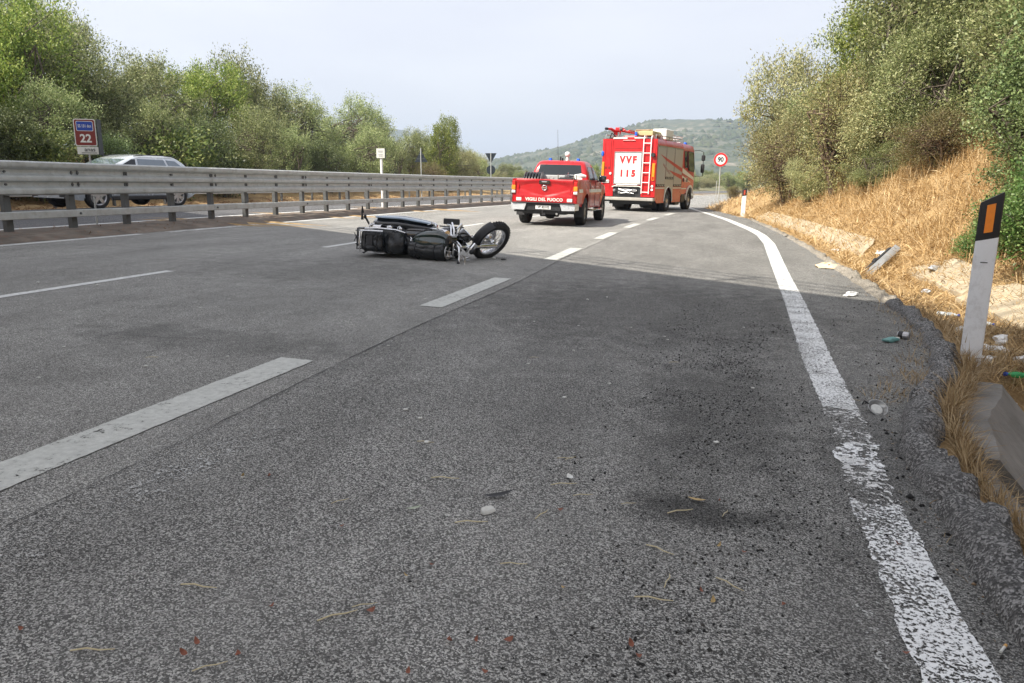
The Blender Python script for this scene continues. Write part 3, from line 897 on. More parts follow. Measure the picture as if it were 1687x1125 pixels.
hA, ptsA = hill('hill', [(-34, 8), (-26, 14), (-20, 30), (-17.5, 38), (-15.5, 43), (-13, 52), (-11, 64), (-8.5, 80), (-6, 95), (-4.4, 103), (-2, 103), (0, 98), (2.2, 95), (5, 98), (10, 110), (18, 110), (30, 80), (40, 40)], 430, 1250, 1500, 'scrub covered hill with pale rocks behind the fire engine', 3)
hB, ptsB = hill('distant_hill', [(-42, 40), (-36, 90), (-30, 130), (-26, 160), (-23, 150), (-20, 105), (-17, 70), (-14, 55), (-10, 30)], 1500, 2100, 1300, 'blue distant hill behind the left trees', 9)
# scrub on the hill: thousands of small bush lumps, one mass
n_sc = 30000
A = np.asarray(ptsA)
ii = rng.integers(8, A.shape[0] - 9, n_sc); jj = rng.integers(0, 26, n_sc)
keep = []
c0 = A[ii, jj]; c1 = A[ii + 1, jj + 1]; tt = rng.random((n_sc, 1)); cen = c0 + (c1 - c0) * tt + rng.normal(0, 3, (n_sc, 3)) * [1, 1, 0]
dens = np.array([mnoise.fractal(Vector((p[0] / 90, p[1] / 90, 4)), 1, 2, 4) for p in cen])
cen = cen[dens > -.05]; n_sc = len(cen)
base = np.array([(1, 0, 0), (.31, .95, 0), (-.81, .59, 0), (-.81, -.59, 0), (.31, -.95, 0), (.45, .3, .75), (-.4, .35, .8), (0, -.5, .7), (0, 0, 1)])
bf_ = np.array([(0, 1, 5), (1, 2, 6), (1, 6, 5), (2, 3, 6), (3, 7, 6), (3, 4, 7), (4, 0, 7), (0, 5, 7), (5, 6, 8), (6, 7, 8), (7, 5, 8)])
sc_ = (1.1 + 4.2 * rng.random((n_sc, 1, 1)) ** 2.2) * rng.uniform(.7, 1.3, (n_sc, 1, 3)) * [1, 1, .8]
V = (base[None] * (1 + rng.normal(0, .15, (n_sc, 9, 1)))) * sc_ + cen[:, None, :] - [0, 0, .6]
F = bf_[None] + (np.arange(n_sc) * 9)[:, None, None]
M_scrub = leafmat('scrub_leaf', [(.028, .045, .024), (.045, .062, .03), (.065, .078, .036), (.055, .06, .034)], .9, .0)
scr = raw_mesh('hillside_scrub', V.reshape(-1, 3), F.reshape(-1, 3), M_scrub, kind='stuff')
tag(scr, 'scrub bushes dotted over the far hillside')
# ------------------------------------------------------------------ vegetation
L_olive = leafmat('olive_leaf', [(0.080, 0.109, 0.037), (0.182, 0.229, 0.082), (0.329, 0.368, 0.153), (0.487, 0.504, 0.262)], .45, 0.3)
L_light = leafmat('light_leaf', [(0.085, 0.125, 0.022), (0.166, 0.230, 0.045), (0.277, 0.342, 0.073), (0.364, 0.378, 0.110)], .45, 0.34)
L_dark = leafmat('dark_leaf', [(0.048, 0.072, 0.028), (0.109, 0.149, 0.051), (0.174, 0.226, 0.086), (0.272, 0.328, 0.137)], .45, 0.26)
L_dry = leafmat('dry_leaf', [(0.127, 0.127, 0.051), (0.233, 0.197, 0.080), (0.294, 0.263, 0.116), (0.170, 0.185, 0.077)], .45, 0.25)
L_green = leafmat('fresh_leaf', [(.05, .095, .024), (.085, .15, .036), (.14, .21, .06), (.22, .28, .11)], .38, .32)
L_fig = leafmat('fig_leaf', [(.05, .075, .02), (.09, .125, .03), (.16, .19, .05), (.26, .27, .10)], .45, .3)
L_pale = leafmat('pale_leaf', [(0.161, 0.180, 0.075), (0.282, 0.294, 0.139), (0.401, 0.395, 0.204), (0.494, 0.440, 0.222)], .45, 0.3)

def leaves(cent, dirs, n, ll, lw, spread, r):
    """n small pointed leaves round every branchlet; returns verts, quads"""
    k = len(cent)
    t_ = r.random((k, n, 1))
    P = cent[:, None, :] + dirs[:, None, :] * (t_ - .35) + r.normal(0, 1, (k, n, 3)) * spread
    D = dirs[:, None, :] / (np.linalg.norm(dirs, axis=1)[:, None, None] + 1e-6) * .7 + r.normal(0, .75, (k, n, 3)) + [0, 0, .1]
    P = P.reshape(-1, 3); D = D.reshape(-1, 3); D /= np.linalg.norm(D, axis=1)[:, None] + 1e-9
    S = np.cross(D, r.normal(0, 1, D.shape) + [0, 0, 1.2]); S /= np.linalg.norm(S, axis=1)[:, None] + 1e-9
    Nn = np.cross(D, S)
    l = ll * r.uniform(.6, 1.35, (len(P), 1)); w = lw * r.uniform(.6, 1.3, (len(P), 1))
    a = P; b = P + D * l * .5 + S * w * .5 + Nn * l * .06; c = P + D * l; d = P + D * l * .5 - S * w * .5 + Nn * l * .06
    V = np.stack([a, b, c, d], 1).reshape(-1, 3)
    F = np.arange(len(V)).reshape(-1, 4)
    return V, F

def make_tree(name, seed, rad, hgt, low, ncl, nl, ll, lw, spread, lm, bm, lump_=.35, sparse=0.0, twigs=40, stems=4, blen=.45, flat=0.0):
    """an Empty with trunk (stems, limbs, twigs) and crown; crown fills an uneven ellipsoid from z=low to hgt"""
    r = np.random.default_rng(seed)
    cz = (low + hgt) / 2; hz = (hgt - low) / 2
    nlob = 15
    ld = r.normal(0, 1, (nlob, 3)); ld /= np.linalg.norm(ld, axis=1)[:, None]
    lc = ld * r.uniform(.35, .78, (nlob, 1)); lc[0] = (0, 0, -.35); lc[1] = (0, 0, .55); lr = r.uniform(.26, .50, nlob); lr[0] = .6
    w = lr ** 2; which = r.choice(nlob, ncl, p=w / w.sum())
    d = r.normal(0, 1, (ncl, 3)) + lc[which] * .8; d /= np.linalg.norm(d, axis=1)[:, None]
    q = lc[which] + d * (lr[which] * (r.random(ncl) ** .30) * (1 + lump_ * .4 * r.normal(0, .5, ncl)))[:, None]
    keep = r.random(ncl) > sparse
    q = q[keep]; d = d[keep]
    C = np.stack([q[:, 0] * rad, q[:, 1] * rad, cz + q[:, 2] * hz], 1)
    ok = C[:, 2] > low * .6 + .03; C = C[ok]; d = d[ok]
    dirs = d * [1, 1, .7] + [0, 0, .45] + r.normal(0, .3, d.shape)
    dirs = dirs / np.linalg.norm(dirs, axis=1)[:, None] * blen * r.uniform(.6, 1.5, (len(d), 1))
    V, F = leaves(C, dirs, nl, ll, lw, spread, r)
    b = MB()
    lims = []
    for s_ in range(stems):
        a = 2 * math.pi * s_ / stems + r.uniform(0, 1)
        p0 = Vector((.12 * math.cos(a), .12 * math.sin(a), -.25)) * (rad / 2)
        p3 = Vector((rad * .5 * math.cos(a), rad * .5 * math.sin(a), cz + hz * .3 * r.uniform(.4, 1.3)))
        path = []
        for i in range(6):
            t_ = i / 5
            q = p0.lerp(p3, t_); q.z = p0.z + (p3.z - p0.z) * t_ ** .8
            q += Vector(r.normal(0, .05, 3)) * rad * t_
            path.append(q)
        rb = .05 * rad / 2 * (1.6 if stems < 3 else 1)
        b.tube(path, [rb * (1 - .75 * i / 5) + .008 for i in range(6)], 6)
        lims.append(path)
    sel = r.choice(len(C), min(twigs, len(C)), replace=False)
    for i in sel:
        end = Vector(C[i]); pa = lims[r.integers(len(lims))]
        st = pa[r.integers(2, 6)]
        mid = st.lerp(end, .5) + Vector(r.normal(0, .1, 3)) * rad * .5
        tip = end + Vector(dirs[i]) * .8
        b.tube([st, mid, end, tip], [.02 * rad / 2 + .006, .013 * rad / 2 + .004, .007, .003], 4, caps=False)
    root = empty(name, (0, 0, -50))
    b.build('trunk', bm, root, smooth=60)
    raw_mesh('crown', V, F, lm, root)
    return root

PROTO = {
    'olive': make_tree('olive_tree', 1, 2.0, 4.3, .15, 330, 90, .085, .036, .12, L_olive, M_bark, .45, twigs=90),
    'light': make_tree('locust_tree', 2, 1.9, 4.6, .3, 290, 84, .10, .05, .14, L_light, M_bark, .55, .08),
    'dark': make_tree('mastic_shrub', 3, 1.9, 3.4, .0, 330, 90, .075, .042, .12, L_dark, M_bark, .45, twigs=80),
    'olive2': make_tree('olive_tree', 4, 2.1, 4.0, .05, 330, 90, .085, .038, .12, L_olive, M_bark, .55, twigs=90),
    'pale': make_tree('broom_shrub', 5, 1.8, 3.4, .0, 320, 90, .085, .036, .12, L_pale, M_bark, .5),
    'dry': make_tree('dry_shrub', 6, 1.7, 3.2, .0, 300, 64, .065, .032, .13, L_dry, M_deadtwig, .5, .12, twigs=130, stems=6),
    'green': make_tree('leafy_shrub', 7, 1.0, 1.7, .0, 330, 70, .055, .032, .08, L_green, M_bark, .4, twigs=30, blen=.3),
    'fig': make_tree('wild_fig', 8, 1.2, 2.3, .05, 130, 30, .14, .075, .16, L_fig, M_bark, .5, .05, twigs=30),
}
TABLE = {}
for q in bpy.data.objects:
    if q.parent: TABLE.setdefault(q.parent.name, []).append(q)
USED = set()
def plant(kind, X, Y, s, label, group, cat='tree', z=None, sz=1.0, rot=None, name=None):
    p = PROTO[kind]
    if kind in USED:
        o = copy_tree(p, None, TABLE)
    else:
        o = p; USED.add(kind)
    o.location = (X, Y, (GZ(X, Y) if z is None else z) - .05)
    o.rotation_euler = (R(random.uniform(-5, 5)), R(random.uniform(-5, 5)), random.uniform(0, 6.28) if rot is None else rot)
    o.scale = (s, s, s * sz)
    return tag(o, label, cat, group)

ORD = ['first', 'second', 'third', 'fourth', 'fifth', 'sixth', 'seventh', 'eighth', 'ninth', 'tenth', 'eleventh', 'twelfth', 'thirteenth', 'fourteenth', 'fifteenth', 'sixteenth', 'seventeenth', 'eighteenth', 'nineteenth', 'twentieth']
LB = {'olive': ('grey green olive tree', 'olive trees on the left bank'), 'olive2': ('grey green olive tree', 'olive trees on the left bank'),
      'light': ('yellow green locust tree', 'light green trees on the left bank'), 'dark': ('dark green mastic shrub', 'dark shrubs on the left bank'),
      'pale': ('pale olive brown shrub', 'pale shrubs on the left bank'), 'dry': ('half dry brownish shrub', 'dry shrubs on the left bank')}
CNT = {}
def rank(side, key):
    CNT[(side, key)] = CNT.get((side, key), 0) + 1
    return ORD[CNT[(side, key)] - 1]
def left(kind, X, Y, s, sz=1.0, **kw):
    u = X - curve(Y); row = 'front' if u > -27.4 else ('middle' if u > -31.5 else 'rear')
    s *= .95 if Y < 25 else (.86 if Y < 40 else .78)
    lb = '%s %s from the left in the %s row, left bank' % (rank(row, LB[kind][0]), LB[kind][0], row)
    plant(kind, X, Y, s, lb, LB[kind][1], 'tree' if kind in ('olive', 'olive2', 'light') else 'shrub', sz=sz, **kw)
# rows on the left bank: front row reaching down to the far guardrail, two more behind it
LT = [(-29.6, 45.2, 'olive2', 2.15, 1.1), (-25.6, 19, 'dark', 1.15, 1), (-25.2, 22.5, 'dark', 1.0, 1), (-26.2, 25, 'olive', 1.15, 1), (-25.0, 27.6, 'dark', 1.0, .9), (-25.7, 30.6, 'olive2', 1.2, 1), (-25.4, 34, 'dark', 1.25, 1),
      (-25.2, 37.8, 'olive', 1.25, 1), (-25.0, 41.5, 'olive2', 1.2, 1), (-24.4, 45, 'dark', 1.25, 1), (-24.0, 49, 'olive', 1.3, 1), (-23.5, 53, 'olive2', 1.1, 1), (-22.6, 58.5, 'dry', 1.1, .9),
      (-22.0, 63, 'pale', 1.35, 1), (-21.6, 68, 'olive2', .85, 1), (-24.6, 75, 'pale', 1.2, 1), (-26.8, 80, 'olive2', 1.2, 1), (-28.0, 86, 'pale', 1.3, 1), (-30.5, 92, 'olive', 1.3, .9),
      (-33.5, 99, 'pale', 1.3, .9), (-29, 76, 'olive', 1.3, 1), (-34, 84, 'olive2', 1.4, 1), (-29.5, 21, 'light', 1.6, 1.05), (-28.5, 26.5, 'light', 1.65, 1.1), (-29.8, 31, 'olive', 1.75, 1.05),
      (-29.0, 35.5, 'olive2', 1.7, 1.0), (-28.8, 39, 'light', 1.45, 1.1), (-28.2, 43.5, 'olive', 1.6, 1.1), (-28.0, 48, 'olive2', 1.7, 1.1), (-27.0, 52.5, 'olive', 1.75, 1.05), (-26.5, 57, 'olive2', 1.5, 1.05),
      (-25.6, 62, 'olive', 1.35, 1.0), (-24.0, 67, 'light', 1.2, 1), (-24.4, 72, 'pale', 1.15, 1.0), (-34.5, 24, 'light', 1.8, 1.1), (-34.0, 30, 'olive', 1.9, 1.15), (-34.5, 36, 'olive2', 1.9, 1.1),
      (-33.5, 43, 'light', 1.6, 1.1), (-33, 50, 'olive', 1.8, 1), (-31.5, 57, 'olive2', 1.7, 1), (-30.5, 64, 'olive', 1.5, 1), (-40, 28, 'light', 2.1, 1.15), (-40, 37, 'olive', 2.1, 1.1),
      (-39, 47, 'olive2', 1.9, 1.1)]
for X, Y, k_, s, sz in sorted(LT, key=lambda a: math.atan2(a[0], a[1])):
    left(k_, X, Y, s, sz)
plant('fig', -24.6, 23.4, 1.15, 'bright large leaved bush beside the brown kilometre sign on its left', None, 'shrub')
plant('fig', -24.3, 30.2, 1.45, 'sunlit yellow green bush with large leaves just behind the silver car', None, 'shrub')
plant('fig', -24.4, 34.3, 1.05, 'small bright feathery bush right of the silver car roof', None, 'shrub')
plant('light', -22.4, 60.5, .95, 'thin young tree with bare upper trunk rising behind the small white sign', None, 'tree', sz=1.35)

RBL = {'olive': ('small leaved grey green olive tree', 'olive trees on the right bank'), 'olive2': ('small leaved grey green olive tree', 'olive trees on the right bank'),
       'dark': ('dark green mastic bush', 'dark bushes on the right bank'), 'light': ('yellow green tree', 'light trees on the right bank'), 'pale': ('pale yellowish bush', 'pale bushes on the right bank')}
def right(kind, X, Y, s, sz=1.0, **kw):
    row = 'lower' if X - edge(Y) < 5.2 else 'upper'
    lb = '%s %s from the far end, %s right bank row' % (rank('r' + row, RBL[kind][0]), RBL[kind][0], row)
    plant(kind, X, Y, s, lb, RBL[kind][1], 'tree' if kind in ('olive', 'olive2', 'light') else 'bush', sz=sz, **kw)
RT = [(3.9, 21.6, 'olive2', .40, .7), (3.0, 26.6, 'pale', .5, .9), (4.45, 12.6, 'dark', .62, 1), (4.95, 14.3, 'olive2', .72, 1), (5.3, 16.0, 'dark', .75, 1), (4.9, 20.3, 'olive2', .78, 1), (4.5, 22.6, 'pale', .8, 1), (5.6, 10.4, 'dark', 1.0, 1.0), (5.3, 12.2, 'dark', .85, .9), (7.4, 13, 'olive', 1.5, 1.1), (5.9, 13.6, 'olive2', 1.0, .95), (6.4, 17.2, 'olive2', 1.35, 1.1), (6.9, 20.8, 'olive', 1.55, 1.1), (5.6, 21.8, 'olive', .95, .9),
                        (5.6, 25, 'olive2', 1.3, 1.05), (5.0, 29.5, 'light', 1.15, 1.05), (4.2, 33, 'olive', 1.0, .95), (3.3, 37.0, 'pale', 1.35, 1.25), (3.2, 42.0, 'pale', 1.4, 1.25), (4.2, 27.2, 'olive', .95, .9), (3.1, 32.5, 'pale', .95, 1), (4.8, 48, 'pale', 1.2, 1), (6.2, 54, 'olive2', 1.3, 1),
                        (9.2, 16, 'dark', 1.6, 1.2), (8.8, 19.5, 'olive2', 1.8, 1.15), (8.6, 24.5, 'olive', 1.75, 1.1), (7.8, 29, 'olive2', 1.6, 1.05), (7.0, 34.5, 'olive', 1.4, 1.05), (6.4, 40, 'pale', 1.4, 1.1), (7.5, 46, 'olive', 1.4, 1),
                        (9.6, 12.6, 'olive', 1.7, 1.2), (12.5, 18, 'olive', 2.0, 1.2), (12.0, 24, 'dark', 2.1, 1.2), (11.5, 31, 'olive2', 1.9, 1.1), (10.5, 38, 'olive', 1.7, 1.1), (8.4, 9.4, 'dark', 1.3, 1.2)]
for X, Y, k_, s, sz in sorted(RT, key=lambda a: -a[1]):
    right(k_, X, Y, s, sz)
plant('dry', 3.4, 24.6, 1.15, 'brownish thin shrub with bare dark stems leaning over the dry bank', None, 'shrub')
plant('dry', 2.5, 30.0, 1.0, 'half dry brown shrub behind the far white post', None, 'shrub')
plant('dry', 4.6, 18.6, .62, 'low grey dead brush tangle at the top of the straw bank', None, 'shrub', sz=.7)
plant('green', 3.85, 9.7, .80, 'bright green leafy bush right of the near white post', None, 'bush')
plant('green', 3.7, 10.9, .55, 'small fresh green weed left of the orange reflector post top', None, 'bush')
plant('green', 4.35, 9.9, .88, 'bright green leafy bush at the right picture edge above the gutter', None, 'bush')
plant('green', 3.55, 11.6, .36, 'low green weed patch on the straw bank', None, 'bush')
plant('dry', .75, 43.5, .35, 'small grey thistle clump at the foot of the round speed sign', None, 'shrub', sz=.8)

# hanging bare twigs, top right
def bare(label, X, Y, z, n, ln, seed):
    r = np.random.default_rng(seed); b = MB()
    for i in range(n):
        p = Vector((X + r.normal(0, .35), Y + r.normal(0, .35), z + r.normal(0, .25)))
        path = [p]; d = Vector((r.normal(-.2, .5), r.normal(-.3, .5), r.normal(-.5, .6))).normalized()
        for k_ in range(5):
            d = (d + Vector(r.normal(0, .35, 3)) + Vector((0, 0, -.12))).normalized()
            path.append(path[-1] + d * ln / 5)
        b.tube(path, [.012, .010, .008, .006, .004, .002], 4, caps=False)
        for k_ in range(3):
            q = path[1 + k_]; e_ = q + (d + Vector(r.normal(0, .7, 3))).normalized() * ln * .3
            b.tube([q, q.lerp(e_, .5) + Vector(r.normal(0, .03, 3)), e_], [.006, .004, .002], 4, caps=False)
    root = empty('dead_branch', (X, Y, z), label=label, cat='branch')
    for i_, v in enumerate(b.V): b.V[i_] = tuple(Vector(v) - Vector((X, Y, z)))
    b.build('twig', M_twig, root, smooth=60); return root
bare('bleached bare twigs hanging from the trees at the top right', 4.95, 12.2, 4.9, 26, 1.3, 5)

# far olives in the valley between guardrail and hill, each one crown
FAR = []
r2 = np.random.default_rng(11)
for i in range(150):
    Y = 98 + 320 * r2.random() ** 1.4; an = r2.uniform(-18.6, 2.2)
    X = Y * math.tan(R(an))
    if -23.5 + curve(Y) < X < curve(Y) + 1 and Y < 115: continue
    FAR.append((X, Y))
for X, Y in FAR:
    k_ = ['olive', 'pale', 'olive2', 'light', 'pale'][r2.integers(5)]
    lb = {'olive': 'far olive tree dotted in the pale valley below the hill', 'olive2': 'far olive tree dotted in the pale valley below the hill',
          'pale': 'far pale shrub dotted in the valley below the hill', 'light': 'far yellow green tree in the valley below the hill'}[k_]
    plant(k_, X, Y, r2.uniform(.6, 1.0) * (1 if Y < 200 else 1.3), lb, {'olive': 'far olive trees in the valley', 'olive2': 'far olive trees in the valley', 'pale': 'far pale shrubs in the valley', 'light': 'far light trees in the valley'}[k_], 'tree' if k_ != 'pale' else 'shrub', sz=.85)

# ------------------------------------------------------------------ straw: matted dry grass
def blades(X, Y, Z, ln, wd, lean, r, curl=.5):
    n = len(X)
    az = r.uniform(0, 2 * np.pi, n); el_ = lean
    D = np.stack([np.cos(az) * np.cos(el_), np.sin(az) * np.cos(el_), np.sin(el_)], 1)
    S = np.stack([-np.sin(az), np.cos(az), r.normal(0, .3, n)], 1)
    P = np.stack([X, Y, Z], 1)
    l = ln[:, None]; w = wd[:, None]
    M1 = P + D * l * .55 + [0, 0, .0]
    T = P + D * l + np.stack([np.zeros(n), np.zeros(n), -curl * ln * r.random(n)], 1) * .5
    V = np.stack([P - S * w, P + S * w, M1 + S * w * .8, M1 - S * w * .8, T + S * w * .1, T - S * w * .1], 1).reshape(-1, 3)
    b = (np.arange(n) * 6)[:, None]
    F = np.stack([b + [0, 1, 2, 3], b + [3, 2, 4, 5]], 1).reshape(-1, 4)
    return V, F
L_straw = leafmat('straw', [(.34, .22, .08), (.52, .36, .15), (.66, .49, .24), (.72, .58, .34)], .7, .2)
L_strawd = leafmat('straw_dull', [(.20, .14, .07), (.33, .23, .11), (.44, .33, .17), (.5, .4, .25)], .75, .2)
def gz_many(X, Y):
    out = np.empty(len(X)); o = np.argsort(Y)
    Yr = np.round(Y / .25) * .25
    for y in np.unique(Yr):
        m_ = Yr == y; P = profile(float(y))
        out[m_] = np.interp(X[m_], [p[0] for p in P], [p[1] for p in P])
    return out
def edges(Y): return np.where(Y < 41, np.interp(Y, [a for a, b in EDGE], [b for a, b in EDGE]), -2.22 + np.array([curve(y) for y in Y]))
r = np.random.default_rng(21)
allV, allF, off = [], [], 0
def addb(V, F):
    global off
    allV.append(V); allF.append(F + off); off += len(V)
def straw(n, Ylo, Yhi, dlo, dhi, l0, l1, w0, w1, lean0, lean1, clump=.0, pw=1.0):
    Y = Ylo + (Yhi - Ylo) * r.random(n) ** pw
    d = dlo + (dhi - dlo) * r.random(n)
    X = edges(Y) + d
    if clump:
        q = np.array([mnoise.noise(Vector((x * 2.2, y * 2.2, 8))) + .6 * mnoise.noise(Vector((x * 6, y * 6, 2))) for x, y in zip(X, Y)])
        m_ = q > clump - .5 + r.normal(0, .12, n); X = X[m_]; Y = Y[m_]
    n = len(X); Z = gz_many(X, Y) + r.uniform(-.01, .05, n)
    addb(*blades(X, Y, Z, r.uniform(l0, l1, n), r.uniform(w0, w1, n), r.uniform(lean0, lean1, n), r))
straw(52000, 5.8, 16, .42, 5.2, .10, .30, .0022, .0045, -.1, .75, .25)
straw(52000, 12, 32, .3, 5.5, .14, .36, .004, .008, -.05, .8, .2)
straw(9000, 28, 60, -.05, 6.5, .2, .5, .008, .014, 0, .9, .15)
straw(15000, 12, 30, 1.6, 6.0, .3, .6, .004, .007, .3, 1.2, .55)      # taller stems near the shrubs
straw(7000, 7, 26, 1.4, 5.2, .35, .75, .0022, .004, .7, 1.45, .45)      # seed stalks
s1 = raw_mesh('dry_grass', np.concatenate(allV), np.concatenate(allF), L_straw, kind='stuff')
tag(s1, 'matted golden straw covering the right bank and gutter')
allV, allF, off = [], [], 0
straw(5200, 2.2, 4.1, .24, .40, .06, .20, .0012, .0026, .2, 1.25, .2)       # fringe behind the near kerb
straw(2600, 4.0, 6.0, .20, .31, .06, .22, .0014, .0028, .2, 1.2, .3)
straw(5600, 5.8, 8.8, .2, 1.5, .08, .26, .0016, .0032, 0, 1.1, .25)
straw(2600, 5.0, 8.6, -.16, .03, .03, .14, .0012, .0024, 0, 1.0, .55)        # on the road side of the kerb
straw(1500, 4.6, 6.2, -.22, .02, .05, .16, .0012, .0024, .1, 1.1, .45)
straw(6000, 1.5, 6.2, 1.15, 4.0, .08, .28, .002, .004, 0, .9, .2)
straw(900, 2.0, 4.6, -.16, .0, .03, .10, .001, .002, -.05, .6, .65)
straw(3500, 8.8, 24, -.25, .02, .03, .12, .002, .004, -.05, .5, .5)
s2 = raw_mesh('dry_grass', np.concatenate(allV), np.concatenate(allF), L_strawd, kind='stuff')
tag(s2, 'dull straw tufts fringing the lumpy kerb')
allV, allF, off = [], [], 0
straw(16000, 7, 32, .4, 5.6, .08, .26, .003, .007, -.1, .6, .75)
straw(5000, 6, 12, .3, 2.6, .08, .22, .003, .006, -.1, .6, .6)
L_brown = leafmat('weed_brown', [(.10, .06, .03), (.17, .10, .05), (.24, .16, .08), (.15, .13, .05)], .8, .15)
tag(raw_mesh('dry_weeds', np.concatenate(allV), np.concatenate(allF), L_brown, kind='stuff'), 'brown dead weeds in patches over the straw bank')
# leaf litter, low weeds and rust-red dust on the median and verge
allV, allF, off = [], [], 0
def medstraw(n, ulo, uhi, Ylo, Yhi, l0, l1, w0, w1, cl):
    Y = Ylo + (Yhi - Ylo) * r.random(n) ** 1.3; u = ulo + (uhi - ulo) * r.random(n)
    q = np.array([mnoise.noise(Vector((a * 2.0, y * .6, 8))) for a, y in zip(u, Y)]); m_ = q > cl; u = u[m_]; Y = Y[m_]; n = len(u)
    X = u + np.array([curve(y) for y in Y]); Z = gz_many(X, Y)
    addb(*blades(X, Y, Z, r.uniform(l0, l1, n), r.uniform(w0, w1, n), r.uniform(-.05, .7, n), r))
medstraw(7000, -12.5, -10.7, 11, 70, .03, .12, .004, .008, -.1)
medstraw(9000, -25, -22.4, 14, 80, .08, .35, .006, .012, -.3)
medstraw(1500, -10.75, -10.55, 12, 40, .02, .06, .004, .008, -.1)
L_rust = leafmat('rusty_litter', [(.14, .06, .03), (.24, .11, .05), (.36, .22, .10), (.44, .32, .18)], .8, .1)
tag(raw_mesh('leaf_litter', np.concatenate(allV), np.concatenate(allF), L_rust, kind='stuff'), 'rusty dry leaf litter under the guardrails')
# ------------------------------------------------------------------ road signs and marker posts
def sblob(b, c, d, e=3.5, nu=18, nv=12, M=None, warp=None):
    """rounded pillow (superellipsoid) of full size d"""
    def sp(x, p): return math.copysign(abs(x) ** p, x)
    k = 2 / e; pts = []
    for i in range(nu):
        u = 2 * math.pi * i / nu; row = []
        for j in range(nv + 1):
            v = -math.pi / 2 + math.pi * j / nv
            p = Vector((sp(math.cos(u), k) * sp(math.cos(v), k) * d[0] / 2, sp(math.sin(u), k) * sp(math.cos(v), k) * d[1] / 2, sp(math.sin(v), k) * d[2] / 2))
            if warp: p = warp(p)
            p = p + Vector(c)
            row.append(M @ p if M is not None else p)
        pts.append(row)
    pts.append(pts[0]); b.grid(pts); return b
def rrect(w, h, r_, n=5):
    o = []
    for cx_, cy_, a0 in ((w / 2 - r_, h / 2 - r_, 0), (-w / 2 + r_, h / 2 - r_, 90), (-w / 2 + r_, -h / 2 + r_, 180), (w / 2 - r_, -h / 2 + r_, 270)):
        for i in range(n + 1):
            a = R(a0 + 90 * i / n); o.append((cx_ + r_ * math.cos(a), cy_ + r_ * math.sin(a)))
    return o
def disc(r_, n=40): return [(r_ * math.cos(2 * math.pi * i / n), r_ * math.sin(2 * math.pi * i / n)) for i in range(n)]

# kilometre marker: two panels back to back in a narrow V
sg = empty('kilometre_sign', (-12.42, 12.95, 1.03), (0, 0, R(36)), 'brown and blue kilometre sign reading 22 on a thin post behind the guardrail', 'road sign')
sg.scale = (.76, .76, .76)
FX = lambda x, z, y=0.0: frame((x, y, z), (1, 0, 0), (0, 0, 1))          # faces local -y
b = MB(); b.cyl((.04, .05, -1.3), (.04, .05, 1.98), .024); b.build('post', M_galv, sg)
b = MB(); b.prism(rrect(.52, .70, .05), .012, FX(0, 1.61, .02)); b.build('panel', M_refl, sg, 30)
b = MB(); b.prism(rrect(.475, .655, .04), .003, FX(0, 1.61, .007)); b.build('face', M_brown, sg, 0)
b = MB(); b.prism(rrect(.40, .255, .035), .003, FX(0, 1.775, .0045)); b.build('blue_border', M_refl, sg, 0)
b = MB(); b.prism(rrect(.375, .23, .03), .003, FX(0, 1.775, .002)); b.build('blue_plate', M_sblue, sg, 0)
text_part('SS 131 dcn', .105, M_refl, sg, FX(0, 1.775, -.002), bold=.002, sx=.68)
text_part('22', .29, M_refl, sg, FX(0, 1.45, .003), bold=.008, sx=.95)
b = MB(); b.prism(rrect(.52, .19, .01), .012, FX(.03, 1.145, .02)); b.build('name_plate', M_refl, sg, 30)
text_part('anas', .15, M_ink, sg, FX(.07, 1.17, .006), bold=.002, sx=1.0)
b = MB(); b.box((.05, .0055, 1.085), (.36, .004, .016)); b.build('small_print', M_ink, sg, 0)
bk = MB(); bk.box((.315, .15, 1.50), (.02, .34, .93), rot=(0, 0, R(-10)), bev=.004); bk.build('rear_panel', M_signback, sg, 0)

ws = empty('small_white_sign', (-11.95, 26.0, .38), (0, 0, R(20)), 'small white square sign on a stout pale post behind the guardrail', 'road sign')
b = MB(); b.cyl((0, .04, -.4), (0, .04, 2.05), .05, n=14); b.build('post', M_white, ws)
b = MB(); b.prism(rrect(.30, .34, .015), .012, FX(-.015, 1.98, -.02)); b.build('panel', M_refl, ws, 30)
b = MB()
for z, w_ in ((2.06, .18), (2.02, .14), (1.93, .16), (1.88, .12)): b.box((-.015, -.034, z), (w_, .004, .018))
b.build('small_print', mat('grey_print', (.3, .3, .32), .6), ws, 0)
bk = MB(); bk.box((.165, .05, 1.98), (.015, .2, .34)); bk.build('rear_panel', M_signback, ws, 0)

tz = zroad(-22.6)
ts = empty('warning_sign', (-20.0, 50.0, .4), (0, 0, R(16)), 'dark back of a triangular warning sign on a pole beyond the guardrail', 'road sign')
b = MB(); b.cyl((0, -.03, -.3), (0, -.03, 3.35), .035); b.build('post', M_galv, ts)
b = MB(); b.prism([(-.46, 2.40), (.46, 2.40), (0, 3.2)], .02, frame((0, .02, 0), (1, 0, 0), (0, 0, 1))); b.build('triangle_plate', M_signback, ts, 0)
b = MB(); b.box((0, -.008, 2.62), (.62, .02, .04)); b.box((0, -.008, 2.92), (.3, .02, .04)); b.build('bracket', M_galvd, ts, 0)

ys_ = empty('give_way_sign', (-17.95, 60.0, .4), (0, 0, R(14)), 'dark backs of an inverted triangle sign above a round sign on one pole', 'road sign')
b = MB(); b.cyl((0, -.03, -.3), (0, -.03, 3.4), .04); b.build('post', M_galv, ys_)
b = MB(); b.prism([(-.46, 3.38), (.46, 3.38), (0, 2.55)], .02, frame((0, .02, 0), (1, 0, 0), (0, 0, 1))); b.build('triangle_plate', M_signback, ys_, 0)
b = MB(); b.prism(disc(.36), .02, frame((0, .02, 2.06), (1, 0, 0), (0, 0, 1))); b.build('round_plate', M_signback, ys_, 0)

